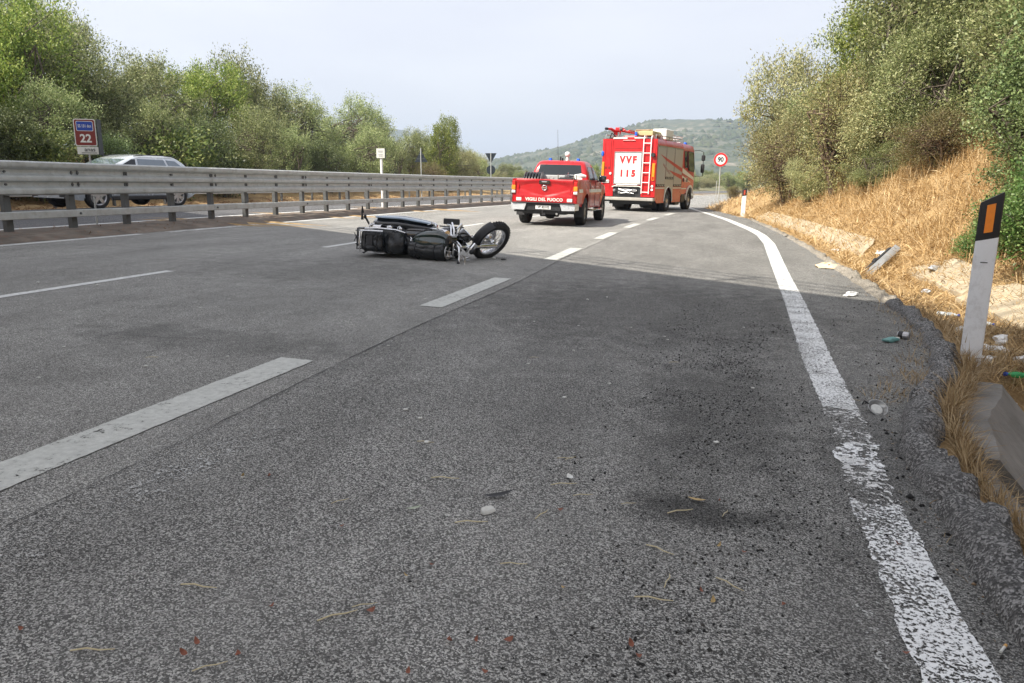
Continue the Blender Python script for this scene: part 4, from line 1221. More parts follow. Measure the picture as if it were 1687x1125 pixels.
sp_ = empty('speed_limit_sign', (.0, 42.0, GZ(.0, 42)), (0, 0, R(2)), 'round white speed limit sign with red rim reading 90', 'road sign')
b = MB(); b.cyl((0, .03, -.4), (0, .03, 2.75), .03); b.cyl((-.16, .05, -.4), (-.13, .05, 1.3), .02); b.build('post', M_galv, sp_)
b = MB(); b.prism(disc(.35, 48), .016, FX(0, 2.38, .0)); b.build('red_rim', M_sred, sp_, 30)
b = MB(); b.prism(disc(.356, 48), .004, FX(0, 2.38, .006)); b.build('edge', M_refl, sp_, 30)
b = MB(); b.prism(disc(.25, 48), .003, FX(0, 2.38, -.0165)); b.build('white_disc', M_white, sp_, 30)
text_part('90', .335, M_ink, sp_, FX(0, 2.375, -.021), bold=.012, sx=.88)

def delineator(loc, rot, label, refl, s=1.0):
    d = empty('delineator_post', loc, rot, label, 'marker post')
    d.scale = s if isinstance(s, tuple) else (s, s, s)
    # D-shaped hollow section, sheared top
    sec = [(-.078, -.004), (-.07, -.014), (-.03, -.022), (.03, -.022), (.07, -.014), (.078, -.004), (.074, .02), (.05, .045), (0, .055), (-.05, .045), (-.074, .02)]
    def ring(zc, sh, k): return [(x * k, y * k, zc + x * sh) for x, y in sec]
    b = MB(); b.loft([ring(-.25, 0, 1.0), ring(.3, 0, 1.0), ring(.80, .18, 1.0)]); b.build('post', mat('delineator_white', (.80, .82, .84), .38, var=.05, dirt=.38), d, 40)
    b = MB(); b.loft([ring(.799, .18, 1.012), ring(.80, .18, 1.022), ring(1.03, .42, 1.022), ring(1.045, .42, .98)]); b.build('black_cap', M_ink, d, 30)
    b = MB()
    for x0, x1, z0, z1 in ((-.030, .028, .835, 1.0),):
        b.add([(x0, -.0255, z0), (x1, -.0255, z0 + .01), (x1, -.0255, z1 + .012), (x0, -.0255, z1), (x0, -.0305, z0), (x1, -.0305, z0 + .01), (x1, -.0305, z1 + .012), (x0, -.0305, z1)],
              [(4, 5, 6, 7), (0, 1, 5, 4), (1, 2, 6, 5), (2, 3, 7, 6), (3, 0, 4, 7)])
    b.build('reflector', refl, d, 0)
    b = MB(); b.box((0, -.0235, .66), (.05, .002, .006)); b.build('seam_mark', M_galvd, d, 0)
    return d
M_refo = mat('orange_reflector', (.90, .26, .015), .35, var=.06, vs=40)
M_refr = mat('red_reflector', (.45, .06, .03), .35, var=.06, vs=40)
delineator((1.83, 6.03, -.10), (R(2), R(.6), R(-14)), 'large white roadside post with black slanted cap and orange reflector in the near right', M_refo, (.88, .9, 1.17))
delineator((.98, 32.2, -.06), (R(0), R(1), R(2)), 'far small white roadside post with dark red reflector at the end of the gutter slab', M_refr, 1.08)

# ------------------------------------------------------------------ vehicles
def wheel(parent, c, r_, w_, rr, style, side, tm=None, rm=None):
    """wheel about local x axis; side +1 = outer face to +x"""
    M = Matrix.Translation(c) @ Matrix.Rotation(R(90) * side, 4, 'Y')
    h = w_ / 2
    b = MB()
    prof_ = [(rr, -h * .8), (rr + .02, -h), (r_ - .04, -h), (r_ - .012, -h * .86), (r_, -h * .6), (r_, -h * .1), (r_ - .008, -h * .06), (r_ - .008, h * .06), (r_, h * .1), (r_, h * .6), (r_ - .012, h * .86), (r_ - .04, h), (rr + .02, h), (rr, h * .8)]
    b.lathe(prof_, 36, M, closed=True)
    for i in range(36):                                  # tread blocks
        a = 2 * math.pi * i / 36
        for zz in (-h * .55, h * .55):
            b.box((0, 0, 0), (.014, r_ * .09, h * .6)) if False else None
    t = b.build('wheel', tm or M_tyre, parent, 30)
    b = MB()
    b.lathe([(rr + .004, -h * .7), (rr + .004, h * .82), (rr - .012, h * .84), (rr - .03, h * .7), (rr - .045, h * .1)], 36, M)
    if style == 'steel':
        b.lathe([(rr - .03, h * .3), (rr * .8, h * .15), (rr * .55, h * .5), (rr * .36, h * .62), (rr * .34, h * .95), (0.001, h * 1.0)], 30, M)
        for i in range(10):
            a = 2 * math.pi * i / 10; q = M @ Vector((rr * .47 * math.cos(a), rr * .47 * math.sin(a), h * .5)); q2 = M @ Vector((rr * .47 * math.cos(a), rr * .47 * math.sin(a), h * .72)); b.cyl(q, q2, .016, n=6)
    else:
        b.lathe([(.001, h * .72), (rr * .2, h * .72), (rr * .24, h * .6), (rr * .24, h * .3)], 20, M)
        n_ = 5 if style == 'five' else 6
        for i in range(n_):
            for da in ((-.13, .13) if style == 'split' else (0,)):
                a = 2 * math.pi * i / n_ + da
                p0 = Vector((rr * .2 * math.cos(a), rr * .2 * math.sin(a), h * .58)); p1 = Vector((rr * .97 * math.cos(a + da * .5), rr * .97 * math.sin(a + da * .5), h * .66))
                ww = .028 if style == 'split' else .05
                b.loft([[M @ (p + Vector((-math.sin(a) * s_ * k, math.cos(a) * s_ * k, z))) for s_, z in ((-1, .02), (1, .02), (1, -.05), (-1, -.05))] for p, k in ((p0, ww), (p1, ww * .8))])
        b2 = MB(); b2.lathe([(rr * .72, h * .0), (rr * .72, h * .05), (.02, h * .05)], 24, M); b2.build('brake_disc', M_steel, t, 30)
    b.build('rim', rm or M_alloy, t, 30)
    bk_ = MB(); bk_.lathe([(rr, -h * .5), (.02, -h * .45)], 24, M); bk_.build('hub_back', M_black, t, 30)
    return t

def arch(y, arches, base):
    z = base
    for yc, zc, ra in arches:
        if abs(y - yc) < ra: z = max(z, zc + math.sqrt(ra * ra - (y - yc) ** 2))
    return z
def stations(a, b_, arches, step=.09):
    s_ = set(round(a + (b_ - a) * i / max(1, int((b_ - a) / step)), 3) for i in range(int((b_ - a) / step) + 1)) | {a, b_}
    for yc, zc, ra in arches:
        for i in range(25): s_.add(round(yc - ra * math.cos(math.pi * i / 24), 3))
        s_.add(yc - ra - .004); s_.add(yc + ra + .004)
    return sorted(q for q in s_ if a <= q <= b_)
def side_shell(b, ys__, zb, zt, wf, rows_, both=True):
    for sgn in ((1, -1) if both else (1,)):
        pts = []
        for y in ys__:
            z0, z1 = zb(y), zt(y)
            pts.append([(sgn * wf(y, z0 + (z1 - z0) * j / rows_), y, z0 + (z1 - z0) * j / rows_) for j in range(rows_ + 1)])
        b.grid(pts, flip=(sgn < 0))
def cap(b, ys__, zt, wf, n=8, crown=.02):
    pts = []
    for y in ys__:
        w_ = wf(y, zt(y))
        pts.append([(w_ * (2 * j / n - 1), y, zt(y) + crown * (1 - (2 * j / n - 1) ** 2)) for j in range(n + 1)])
    b.grid(pts, flip=True)
def rr_ring(w_, ya, yb, z, rad, n=5, bow_r=0.0, bow_f=0.0):
    o = []
    for sx, yc, a0 in ((1, 'f', 0), (-1, 'f', 90), (-1, 'r', 180), (1, 'r', 270)):
        for i in range(n + 1):
            a = R(a0 + 90 * i / n)
            x = sx * (w_ - rad) + rad * math.cos(a)
            y = (yb - rad if yc == 'f' else ya + rad) + rad * math.sin(a)
            y += (bow_f if yc == 'f' else -bow_r) * (1 - (x / w_) ** 2)
            o.append((x, y, z))
    return o

# ---- red pickup
PK = empty('pickup_truck', (-4.53, 21.25, .138), (0, R(1.72), R(-.6)), 'red fire service pickup with its tailgate towards us and equipment in the bed', 'pickup')
ar = [(0, .40, .475), (3.15, .40, .475)]
def pk_zt(y):
    return it(y, [(-1.17, 1.235), (.62, 1.245), (.66, 1.22), (2.4, 1.19), (2.6, 1.165), (3.3, 1.11), (3.75, 1.02), (3.95, .9)])
def pk_zb(y):
    return arch(y, ar, it(y, [(-1.17, .62), (-.6, .52), (.5, .46), (2.6, .44), (3.6, .42), (3.95, .5)]))
def pk_w(y, z):
    base = it(z, [(.4, .84), (.55, .885), (.75, .905), (.92, .925), (.98, .918), (1.1, .905), (1.25, .875)])
    base *= it(y, [(-1.17, .975), (-.7, 1), (3.3, 1.0), (3.7, .96), (3.95, .86)])
    for yc, zc, ra in ar:                     # flared arches
        dd = math.hypot(y - yc, z - zc)
        if dd < ra + .16: base += .035 * max(0, 1 - (dd - ra) / .16)
    return base
ysb = stations(-1.17, .62, ar[:1]); ysc = stations(.64, 3.95, ar[1:])
b = MB(); side_shell(b, ysb, pk_zb, pk_zt, pk_w, 9)
for sgn in (1, -1):                          # bed rails and inner walls
    b.grid([[(sgn * (pk_w(y, pk_zt(y))), y, pk_zt(y)), (sgn * (pk_w(y, pk_zt(y)) - .04), y, pk_zt(y) + .012), (sgn * .80, y, pk_zt(y) + .01), (sgn * .79, y, pk_zt(y) - .05), (sgn * .77, y, .76)] for y in ysb], flip=(sgn > 0))
b.box((0, -.27, .75), (1.56, 1.76, .04)); b.box((0, .60, 1.0), (1.58, .04, .5))
for sgn in (1, -1):                          # rear corner pillars of the bed
    b.loft([[(sgn * x, y, z) for x, y in ((.895, -1.15), (.895, -1.0), (.78, -1.0), (.70, -1.19))] for z in (.62, .9, 1.235)])
b.build('bed', M_red, PK, 40)
b = MB(); side_shell(b, ysc, pk_zb, pk_zt, pk_w, 9); cap(b, [y for y in ysc if y > 2.38], pk_zt, pk_w, 10, .035)
b.box((0, 3.9, .78), (1.5, .1, .5), bev=.04); b.box((0, 2.0, .55), (1.6, 3.6, .2))
b.add([(-.88, .64, .5), (.88, .64, .5), (.87, .64, 1.22), (-.87, .64, 1.22)], [(0, 1, 2, 3)])
cabb = b.build('cab', M_red, PK, 40)
# cab upper, lofted rings
GH = [(1.19, .865, .64, 2.60, .06), (1.30, .845, .66, 2.42, .07), (1.50, .785, .70, 2.14, .09), (1.66, .725, .76, 1.93, .12), (1.735, .69, .82, 1.80, .15), (1.775, .63, .92, 1.66, .18), (1.79, .50, 1.05, 1.5, .2)]
b = MB(); b.loft([rr_ring(w_, ya, yb, z, rd, 6, .05, .12) for z, w_, ya, yb, rd in GH]); b.build('roof', M_red, PK, 45)
def gh(z): return [it(z, [(g[0], g[k]) for g in GH]) for k in (1, 2, 3)]
def gside(sgn): return lambda y, z: (sgn * (gh(z)[0] + .003), y, z)
for sgn in (1, -1):
    for poly in ([(.86, 1.25), (1.50, 1.25), (1.50, 1.62), (.98, 1.62)], [(1.56, 1.25), (2.36, 1.25), (2.25, 1.35), (1.98, 1.58), (1.90, 1.62), (1.56, 1.62)]):
        p = MB(); q = []
        for i in range(len(poly)):            # finer outline so it follows the curve
            a, c_ = poly[i], poly[(i + 1) % len(poly)]
            q += [(a[0] + (c_[0] - a[0]) * t_, a[1] + (c_[1] - a[1]) * t_) for t_ in (0, .5)]
        p.panel(q, gside(sgn), (sgn, 0, .25), .004); p.build('side_window', M_glass, PK, 30)
    m_ = MB(); sblob(m_, (sgn * 1.02, 2.18, 1.30), (.22, .12, .20), 4); m_.tube([(sgn * .86, 2.22, 1.22), (sgn * .95, 2.2, 1.25)], .025, 8); m_.build('mirror', M_gloss, PK, 60)
    h_ = MB()
    for yy in (1.15, 2.0): h_.box((sgn * .935, yy - .15, 1.06), (.03, .18, .03), bev=.01)
    h_.build('door_handle', M_chrome, PK, 30)
    dl = MB()
    for yy in (1.52, 2.50, .68): dl.box((sgn * (pk_w(yy, .9) - .004), yy, .86), (.012, .008, .70))
    dl.build('door_gap', M_black, PK, 0)
    st = MB(); st.tube([(sgn * .90, .62, .42), (sgn * .97, .75, .40), (sgn * .97, 2.45, .40), (sgn * .90, 2.6, .42)], .035, 8); st.build('side_step', M_chrome, PK, 40)
    rb = MB()                                # white band along the side
    for ya, yb in ((-.98, -.50), (.50, .66), (.69, 2.62)):
        n_ = 8; rb.grid([[(sgn * (pk_w(ya + (yb - ya) * i / n_, z) + .004), ya + (yb - ya) * i / n_, z) for z in (.905, .95, .995)] for i in range(n_ + 1)], flip=(sgn < 0))
    rb.build('white_band', M_refl, PK, 0)
    fm = MB(); fm.box((sgn * .82, -.50, .42), (.24, .02, .36), rot=(R(-6), 0, 0), bev=.006); fm.build('mudflap', M_black, PK, 0)
    tl = MB(); tl.box((sgn * .845, -1.185, 1.03), (.10, .05, .30), bev=.015); tlo = tl.build('tail_light', M_redlens, PK, 30)
    for zz, hh, mm in ((.985, .13, M_orange), (.875, .085, M_refl)):
        t2 = MB(); t2.box((sgn * .85, -1.19, zz + .02), (.108, .055, hh), bev=.015); t2.build('lens', mm, tlo, 30)
for nm, poly in (('rear_window', [(-.66, 1.31), (.66, 1.31), (.60, 1.66), (-.60, 1.66)]),):
    p = MB(); q = []
    for i in range(4):
        a, c_ = poly[i], poly[(i + 1) % 4]
        q += [(a[0] + (c_[0] - a[0]) * t_, a[1] + (c_[1] - a[1]) * t_) for t_ in (0, .25, .5, .75)]
    p.panel(q, lambda x, z: (x, gh(z)[1] - .05 * (1 - (x / gh(z)[0]) ** 2) - .004, z), (0, -1, .15), .004); p.build(nm, M_glass, PK, 30)
p = MB(); p.panel([(-.74, 1.24), (.74, 1.24), (.62, 1.66), (-.62, 1.66)], lambda x, z: (x, gh(z)[2] + .12 * (1 - (x / gh(z)[0]) ** 2) - .02, z), (0, 1, .6), .03); p.build('windscreen', M_glass, PK, 30)
for sgn in (1, -1):
    p = MB(); p.box((sgn * .64, 3.93, .86), (.36, .1, .16), bev=.03); p.build('headlight', M_glassl, PK, 30)
p = MB(); p.box((0, 3.96, .84), (.8, .05, .22), bev=.02); p.build('grille', M_black, PK, 30)
p = MB(); p.box((0, 3.98, .52), (1.6, .16, .24), bev=.06); p.build('front_bumper', M_black, PK, 30)
# tailgate: pressed steel with a lower raised swage and a handle bezel
tg = MB(); nx_, nz_ = 40, 18; pts = []
for i in range(nx_ + 1):
    x = -.775 + 1.55 * i / nx_; row = []
    for j in range(nz_ + 1):
        z = .635 + .605 * j / nz_
        y = -1.185
        t_ = (z - .635) / .605
        if t_ > .93: y += (t_ - .93) * .35
        y -= .025 * (1 / (1 + math.exp(-(t_ - .84) * 60)))                       # spoiler lip on top
        inset = 1 / (1 + math.exp(-((.62 - abs(x) * .45 - abs(t_ - .62)) - .22) * 45))
        y += .022 * inset
        if t_ < .28: y -= .008
        row.append((x, y, z))
    pts.append(row)
tg.grid(pts); tg.box((0, -1.14, .93), (1.545, .05, .58))
TG = tg.build('tailgate', M_red, PK, 50)
bz = MB(); bz.box((0, -1.205, 1.155), (.30, .03, .105), bev=.02); bz.build('handle_bezel', M_gloss, TG, 30)
bz = MB(); bz.box((0, -1.225, 1.165), (.15, .02, .03), bev=.008); bz.build('handle', M_chrome, TG, 30)
bd = MB(); bd.tube([(.062 * math.cos(2 * math.pi * i / 20), -1.19, 1.01 + .062 * math.sin(2 * math.pi * i / 20)) for i in range(20)], .011, 6, closed=True); bd.box((0, -1.192, 1.01), (.15, .012, .026)); bd.build('badge', M_chrome, TG, 40)
wb = MB(); wb.box((-.70, -1.198, .70), (.14, .004, .085)); wb.box((.70, -1.198, .70), (.14, .004, .085)); wb.build('reflective_block', M_refl, TG, 0)
text_part('VIGILI DEL FUOCO', .115, M_refl, TG, frame((0, -1.1975, .70), (1, 0, 0), (0, 0, 1)), bold=.004, sx=1.02, spacing=1.05)
bp = MB()
for sgn in (1, -1):
    bp.loft([[(sgn * x, y, z) for x, y, z in r_] for r_ in ([(.46, -1.30, .60), (.52, -1.30, .42), (.52, -1.12, .42), (.46, -1.12, .60)], [(.86, -1.27, .605), (.86, -1.27, .43), (.86, -1.05, .43), (.86, -1.05, .605)], [(.935, -1.12, .60), (.935, -1.12, .44), (.92, -.98, .44), (.92, -.98, .60)])])
bp.build('bumper', M_bump, PK, 30)
bp = MB(); bp.box((0, -1.25, .61), (1.72, .14, .03), bev=.01); bp.box((0, -1.17, .50), (.98, .16, .20), bev=.02); bp.box((0, -1.08, .385), (1.66, .22, .05), bev=.015); bp.build('bumper_step', M_black, PK, 30)
bp = MB(); bp.box((0, -.9, .36), (1.2, .5, .09), bev=.02); bp.cyl((-.6, 0, .36), (.6, 0, .36), .07); bp.box((0, -1.05, .33), (.10, .3, .09)); bp.cyl((0, -1.3, .34), (0, -1.3, .42), .025); bp.box((.1, .9, .48), (.9, 3.6, .12)); bp.cyl((-.25, -.45, .42), (.25, -.45, .42), .2, n=18); bp.build('underbody', M_black, PK, 30)
ex = MB(); ex.cyl((.35, -1.15, .33), (.35, -.8, .36), .03); ex.build('exhaust', M_chrome, PK, 30)
pl = MB(); pl.box((0, -1.262, .50), (.42, .006, .105), bev=.002); PL = pl.build('number_plate', M_white, PK, 0)
text_part('VF 82102', .085, M_ink, PL, frame((.01, -1.2665, .50), (1, 0, 0), (0, 0, 1)), bold=.002)
for sgn in (1, -1):
    wheel(PK, (sgn * .80, 0, .385), .385, .26, .22, 'six', sgn, rm=mat('dark_alloy', (.16, .16, .17), .35, metal=.8))
    wheel(PK, (sgn * .80, 3.15, .385), .385, .26, .22, 'six', sgn, rm=MATS['dark_alloy'])
for x in (-.42, .42):
    p = MB(); p.cyl((x, 1.25, 1.785), (x, 1.25, 1.86), .06, .045, 14); p.build('roof_beacon', M_blue, PK, 40)
p = MB(); p.cyl((.12, 1.1, 1.79), (.12, 1.1, 1.85), .05, n=14); p.cyl((.12, 1.1, 1.85), (.12, 1.1, 1.90), .035, n=14); sblob(p, (.12, 1.1, 1.97), (.16, .16, .15), 2.2); p.build('camera_dome', M_white, PK, 60)
p = MB(); p.cyl((-.12, .95, 1.79), (-.16, .9, 2.65), .006, .003, 6); p.cyl((-.06, 1.0, 1.79), (-.06, 1.0, 1.90), .02, n=8); p.cyl((.0, 1.0, 1.79), (.0, 1.0, 1.86), .025, n=8); p.build('antenna', M_black, PK, 30)

def on_pk(x, y, z):
    return PK.matrix_basis @ Vector((x, y, z))
PKr = tuple(PK.rotation_euler)
# load in the bed: things of their own
o = empty('hose_reel', on_pk(-.50, -.2, .77), PKr, 'black hose coiled on a reel at the left of the pickup bed', 'hose reel')
b = MB()
for k in range(5):
    for q in range(2): b.tube([(-.2 + .085 * k, (.27 - .05 * q) * math.cos(2 * math.pi * i / 22), .36 + (.27 - .05 * q) * math.sin(2 * math.pi * i / 22)) for i in range(22)], .036, 7, closed=True)
b.build('hose', M_leather, o, 60)
b = MB()
for x in (-.27, .20): b.lathe([(.06, 0), (.30, 0), (.31, .012), (.06, .012)], 24, frame((x, 0, .36), (0, 1, 0), (0, 0, 1)), closed=True)
b.box((-.03, 0, .05), (.5, .5, .08)); b.build('drum_flange', M_alloy, o, 30)
o = empty('water_tank', on_pk(0, .12, .77), PKr, 'grey ribbed tank box across the middle of the pickup bed', 'tank')
b = MB(); b.box((-.02, .05, .30), (.72, .55, .58), bev=.03)
for i in range(5): b.box((-.28 + .13 * i, -.235, .33), (.05, .03, .40), bev=.01)
b.build('tank_body', mat('tank_grey', (.33, .34, .34), .6, dirt=.3), o, 30)
b = MB(); b.box((-.14, -.26, .36), (.16, .04, .16), bev=.01); b.box((.12, -.26, .42), (.2, .04, .1), bev=.01); b.build('label_plate', M_refl, o, 0)
o = empty('motor_pump', on_pk(.42, -.25, .77), PKr, 'black motor pump with a chrome frame in the pickup bed', 'pump')
b = MB(); b.box((0, 0, .40), (.42, .4, .26), bev=.04); b.box((0, 0, .18), (.36, .34, .3), bev=.03); b.cyl((-.1, -.22, .36), (-.1, -.28, .36), .08, n=16); b.build('engine_block', M_black, o, 30)
b = MB(); b.tube([(-.22, -.2, 0), (-.22, -.2, .60), (.22, -.2, .60), (.22, -.2, 0)], .016, 8); b.tube([(-.22, .2, 0), (-.22, .2, .60), (.22, .2, .60), (.22, .2, 0)], .016, 8); b.tube([(.02, -.1, .54), (.05, -.15, .66)], .012, 6); b.build('tube_frame', M_chrome, o, 40)
o = empty('white_hose_roll', on_pk(.62, .25, 1.24), PKr, 'white rolled hose resting on the right bed rail of the pickup', 'hose')
b = MB(); b.tube([(-.1, 0, .10), (.08, .02, .12), (.2, .1, .10)], [.05, .065, .045], 10); b.tube([(-.22, -.1, .02), (-.05, -.08, .03), (.12, -.02, .02)], .04, 8); b.build('roll', M_white, o, 60)
# ---- fire engine
FT = empty('fire_engine', (-3.80, 32.9, .085), (0, R(1.5), R(-12.6)), 'large red and grey fire engine with a white rear shutter marked VVF 115', 'fire engine')
FB = lambda x, z, y=0.0: frame((x, y, z), (1, 0, 0), (0, 0, 1))           # faces the rear
FS = lambda y, z, x=1.2: frame((x, y, z), (0, 1, 0), (0, 0, 1))           # faces the right side
# body: walls with rounded roof edges, rear wheel cut-outs
b = MB()
arT = [(2.0, .48, .60)]
def ft_zb(y): return arch(y, arT, .42 if y > .1 else .62)
ysT = stations(0.0, 4.02, arT, .3)
def ft_w(y, z): return 1.2 if z < 2.9 else 1.2 - .10 * ((z - 2.9) / .16) ** 2
side_shell(b, ysT, ft_zb, lambda y: 3.06, ft_w, 14); cap(b, ysT, lambda y: 3.06, ft_w, 6, .02)
# rear wall around the shutter and the pump recess
b.box((-.93, .02, 1.86), (.54, .04, 2.38)); b.box((.90, .02, 1.86), (.60, .04, 2.38)); b.box((-.03, .02, 2.78), (1.26, .04, .54)); b.box((-.03, .02, 1.14), (1.26, .04, .10))
b.add([(-1.2, 4.02, .45), (1.2, 4.02, .45), (1.2, 4.02, 2.9), (1.1, 4.02, 3.06), (-1.1, 4.02, 3.06), (-1.2, 4.02, 2.9)], [(0, 1, 2, 3, 4, 5)])
b.box((-1.0, 1.35, .9), (.3, 2.5, .7)); b.box((0, 2.9, .85), (1.9, 2.1, .5))
b.build('body', M_red2, FT, 35)
b = MB(); b.box((0, .5, 1.8), (2.3, .9, 2.3)); b.box((0, 2.0, 1.9), (2.30, 3.9, 1.5)); b.build('inner_shell', M_black, FT, 0)
b = MB()
for x in (-1.08, -.82, -.74): b.box((x, -.006, 1.95), (.012, .012, 2.1))
b.box((1.14, -.006, 1.9), (.012, .012, 2.2)); b.box((-.03, -.004, 2.66), (1.3, .010, .02))
b.build('panel_joint', mat('dark_red', (.22, .008, .01), .5), FT, 0)
# rear shutter made of slats
sh = empty('rear_shutter', (0, 0, 0)); bpy.data.objects.remove(sh)
b = MB(); b.box((-.03, -.005, 1.85), (1.22, .03, 1.32)); SH = b.build('rear_shutter', M_grey_sh, FT, 0)
b0 = MB(); b0.box((0, 0, 0), (1.14, .016, .0405), bev=.007); sl = b0.build('slat', M_white, SH, 0, loc=(-.03, -.026, 1.245))
for i in range(1, 29):
    q = sl.copy(); COL.objects.link(q); q.location = (-.03, -.026, 1.245 + .0428 * i)
b = MB(); b.box((-.62, -.02, 1.85), (.04, .04, 1.34)); b.box((.565, -.02, 1.85), (.04, .04, 1.34)); b.box((-.03, -.02, 2.51), (1.22, .04, .04)); b.build('shutter_rail', M_alloy, SH, 0)
b = MB(); b.box((-.03, -.04, 1.19), (1.2, .04, .03)); b.tube([(-.5, -.06, 1.16), (.45, -.06, 1.16)], .012, 6); b.build('shutter_bar', M_steel, SH, 0)
M_redlet = mat('red_letters', (.55, .015, .02), .45, var=.05)
text_part('VVF', .40, M_redlet, SH, FB(-.02, 2.18, -.037), bold=.022, sx=.90, spacing=1.35)
text_part('115', .36, M_redlet, SH, FB(-.03, 1.62, -.037), bold=.024, sx=.95, spacing=1.55)
# pump recess
b = MB(); b.box((-.03, .12, .87), (1.42, .02, .42)); b.build('pump_recess', M_black, FT, 0)
b = MB(); b.tube([(-.70, .0, 1.06), (-.60, -.02, 1.10), (.50, -.02, 1.10), (.62, .0, 1.06)], .02, 8); b.build('recess_trim', M_refl, FT, 40)
b = MB()
for x in (-.58, -.35, .12): b.cyl((x, .1, .86 if x > -.5 else .92), (x, -.05, .84 if x > -.5 else .92), .06, n=12); b.cyl((x, -.05, .84 if x > -.5 else .92), (x, -.1, .84 if x > -.5 else .92), .035, n=10)
b.tube([(-.4, -.02, .98), (-.1, -.04, .90), (.2, -.02, .95), (.42, -.02, .92)], .022, 6); b.tube([(-.35, -.02, .80), (0, -.05, .84), (.3, -.03, .80)], .02, 6); b.box((.3, .0, .93), (.22, .1, .12), bev=.02); b.box((-.1, .02, .97), (.4, .06, .06), bev=.01)
b.build('pump_fitting', M_alloy, FT, 40)
b = MB(); b.box((0, -.04, .57), (2.42, .30, .13), bev=.02); b.build('rear_step', mat('dusty_alloy', (.42, .40, .36), .5, metal=.4, dirt=.3), FT, 30)
b = MB()
for x in (-.98, .98): b.box((x, .1, .50), (.3, .1, .12))
b.box((0, .5, .42), (1.8, .4, .16)); b.box((0, 3.2, .62), (.9, 6.2, .24)); b.cyl((-.9, 2.0, .48), (.9, 2.0, .48), .12); sblob(b, (.0, 2.0, .50), (.4, .5, .45), 2.5); b.cyl((-.9, 5.6, .48), (.9, 5.6, .48), .09); b.box((-.4, 1.0, .55), (.5, .8, .3)); b.box((.95, 3.65, .48), (.45, .7, .4), bev=.03); b.box((.95, 4.5, .62), (.42, .8, .5), bev=.03)
b.build('chassis', M_black, FT, 30)
for x in (-.85, .62):
    b = MB(); b.box((x, 1.28, .42), (.52, .02, .5)); b.build('mudflap', M_black, FT, 0)
# ladder
b = MB()
for x in (.64, .96): b.tube([(x, -.09, .80), (x, -.09, 3.02), (x, -.02, 3.16), (x, .22, 3.17), (x, .30, 3.06)], .022, 8)
LD = b.build('ladder', M_white, FT, 40)
for i in range(6):
    q = MB(); q.cyl((.64, -.09, .87 + .40 * i), (.96, -.09, .87 + .40 * i), .017, n=8); q.build('rung', M_white, LD, 40)
b = MB()
for z in (1.0, 2.7):
    for x in (.64, .96): b.box((x, -.04, z), (.03, .09, .03))
b.build('ladder_bracket', M_steel, LD, 0)
# lamps on the rear
for x, z0, z1 in ((-1.14, 1.35, 2.10), (1.10, 1.35, 2.06)):
    b = MB(); b.box((x, -.02, (z0 + z1) / 2), (.13 if x > 0 else .11, .06, z1 - z0), bev=.02); L_ = b.build('tail_light', M_orange, FT, 30)
    q = MB(); q.box((x, -.022, z0 + .10), (.115, .062, .16), bev=.02); q.build('lens', M_redlens, L_, 30)
b = MB(); b.box((-1.19, .02, 2.44), (.12, .14, .22), bev=.04); b.build('blue_beacon', M_blue, FT, 40)
b = MB(); b.cyl((1.06, -.02, 2.40), (1.06, -.12, 2.40), .085, n=16); b.build('work_lamp', M_black, FT, 40)
b = MB(); b.cyl((.15, .3, 3.1), (.15, .3, 3.35), .06, n=14); b.build('blue_beacon', M_blue, FT, 40)
for x, z in ((-.80, 1.62), (1.08, .98), (1.08, 1.12)):
    b = MB(); b.cyl((x, 0, z), (x, -.035, z), .05, n=12); b.build('round_lamp', M_white, FT, 40)
b = MB()
for x, z in ((-1.02, 1.86), (-.88, 1.86), (1.10, 1.0), (-1.0, 1.45)): b.box((x, -.008, z), (.09, .016, .10), bev=.004)
b.build('small_plate', mat('dark_red', (.22, .008, .01), .5), FT, 0)
b = MB(); b.box((-1.0, -.03, 1.28), (.34, .03, .12), bev=.02); b.tube([(-1.15, -.05, 1.24), (-.85, -.05, 1.33)], .03, 8); b.build('hand_grip', M_white, FT, 40)
# roof gear
b = MB()
for x in (-1.1, 1.1):
    b.tube([(x, .05, 3.06), (x, .05, 3.22), (x, 3.9, 3.22), (x, 3.9, 3.06)], .018, 6)
    for y in (1.0, 2.0, 3.0): b.cyl((x, y, 3.04), (x, y, 3.22), .014, n=6)
b.build('roof_railing', M_alloy, FT, 40)
b = MB(); b.box((-.42, .02, 3.08), (.62, .1, .06)); b.box((.45, .02, 3.09), (.5, .1, .05)); b.build('roof_edge', M_refl, FT, 0)
b = MB(); b.box((-.02, .12, 3.08), (.60, .22, .2), bev=.04); b.cyl((-.3, .0, 2.98), (.25, .0, 2.98), .04, n=10); b.build('warning_box', M_red2, FT, 30)
b = MB(); b.box((-.02, .005, 3.14), (.46, .02, .07), bev=.01); b.build('warning_lens', mat('pale_red_lens', (.7, .30, .30), .3), FT, 30)
b = MB(); b.cyl((-.78, .35, 3.06), (-.78, .35, 3.40), .09, n=12); b.tube([(-.78, .35, 3.35), (-.9, .1, 3.46), (-1.0, -.06, 3.46)], [.07, .06, .045], 10); b.tube([(-.6, .35, 3.22), (-.5, .2, 3.45), (-.35, .15, 3.48)], .03, 8); b.cyl((-.78, .5, 3.38), (-.4, .5, 3.44), .04); b.cyl((-.62, .35, 3.44), (-.78, .3, 3.44), .10, n=14); b.build('water_monitor', M_red2, FT, 40)
b = MB(); b.cyl((-1.0, -.06, 3.46), (-1.06, -.16, 3.46), .055, n=12); b.tube([(-.98, .2, 3.1), (-.88, .15, 3.3), (-.7, .12, 3.15)], .025, 6); b.cyl((-.48, .1, 3.44), (-.40, .1, 3.44), .06); b.build('monitor_nozzle', M_black, FT, 40)
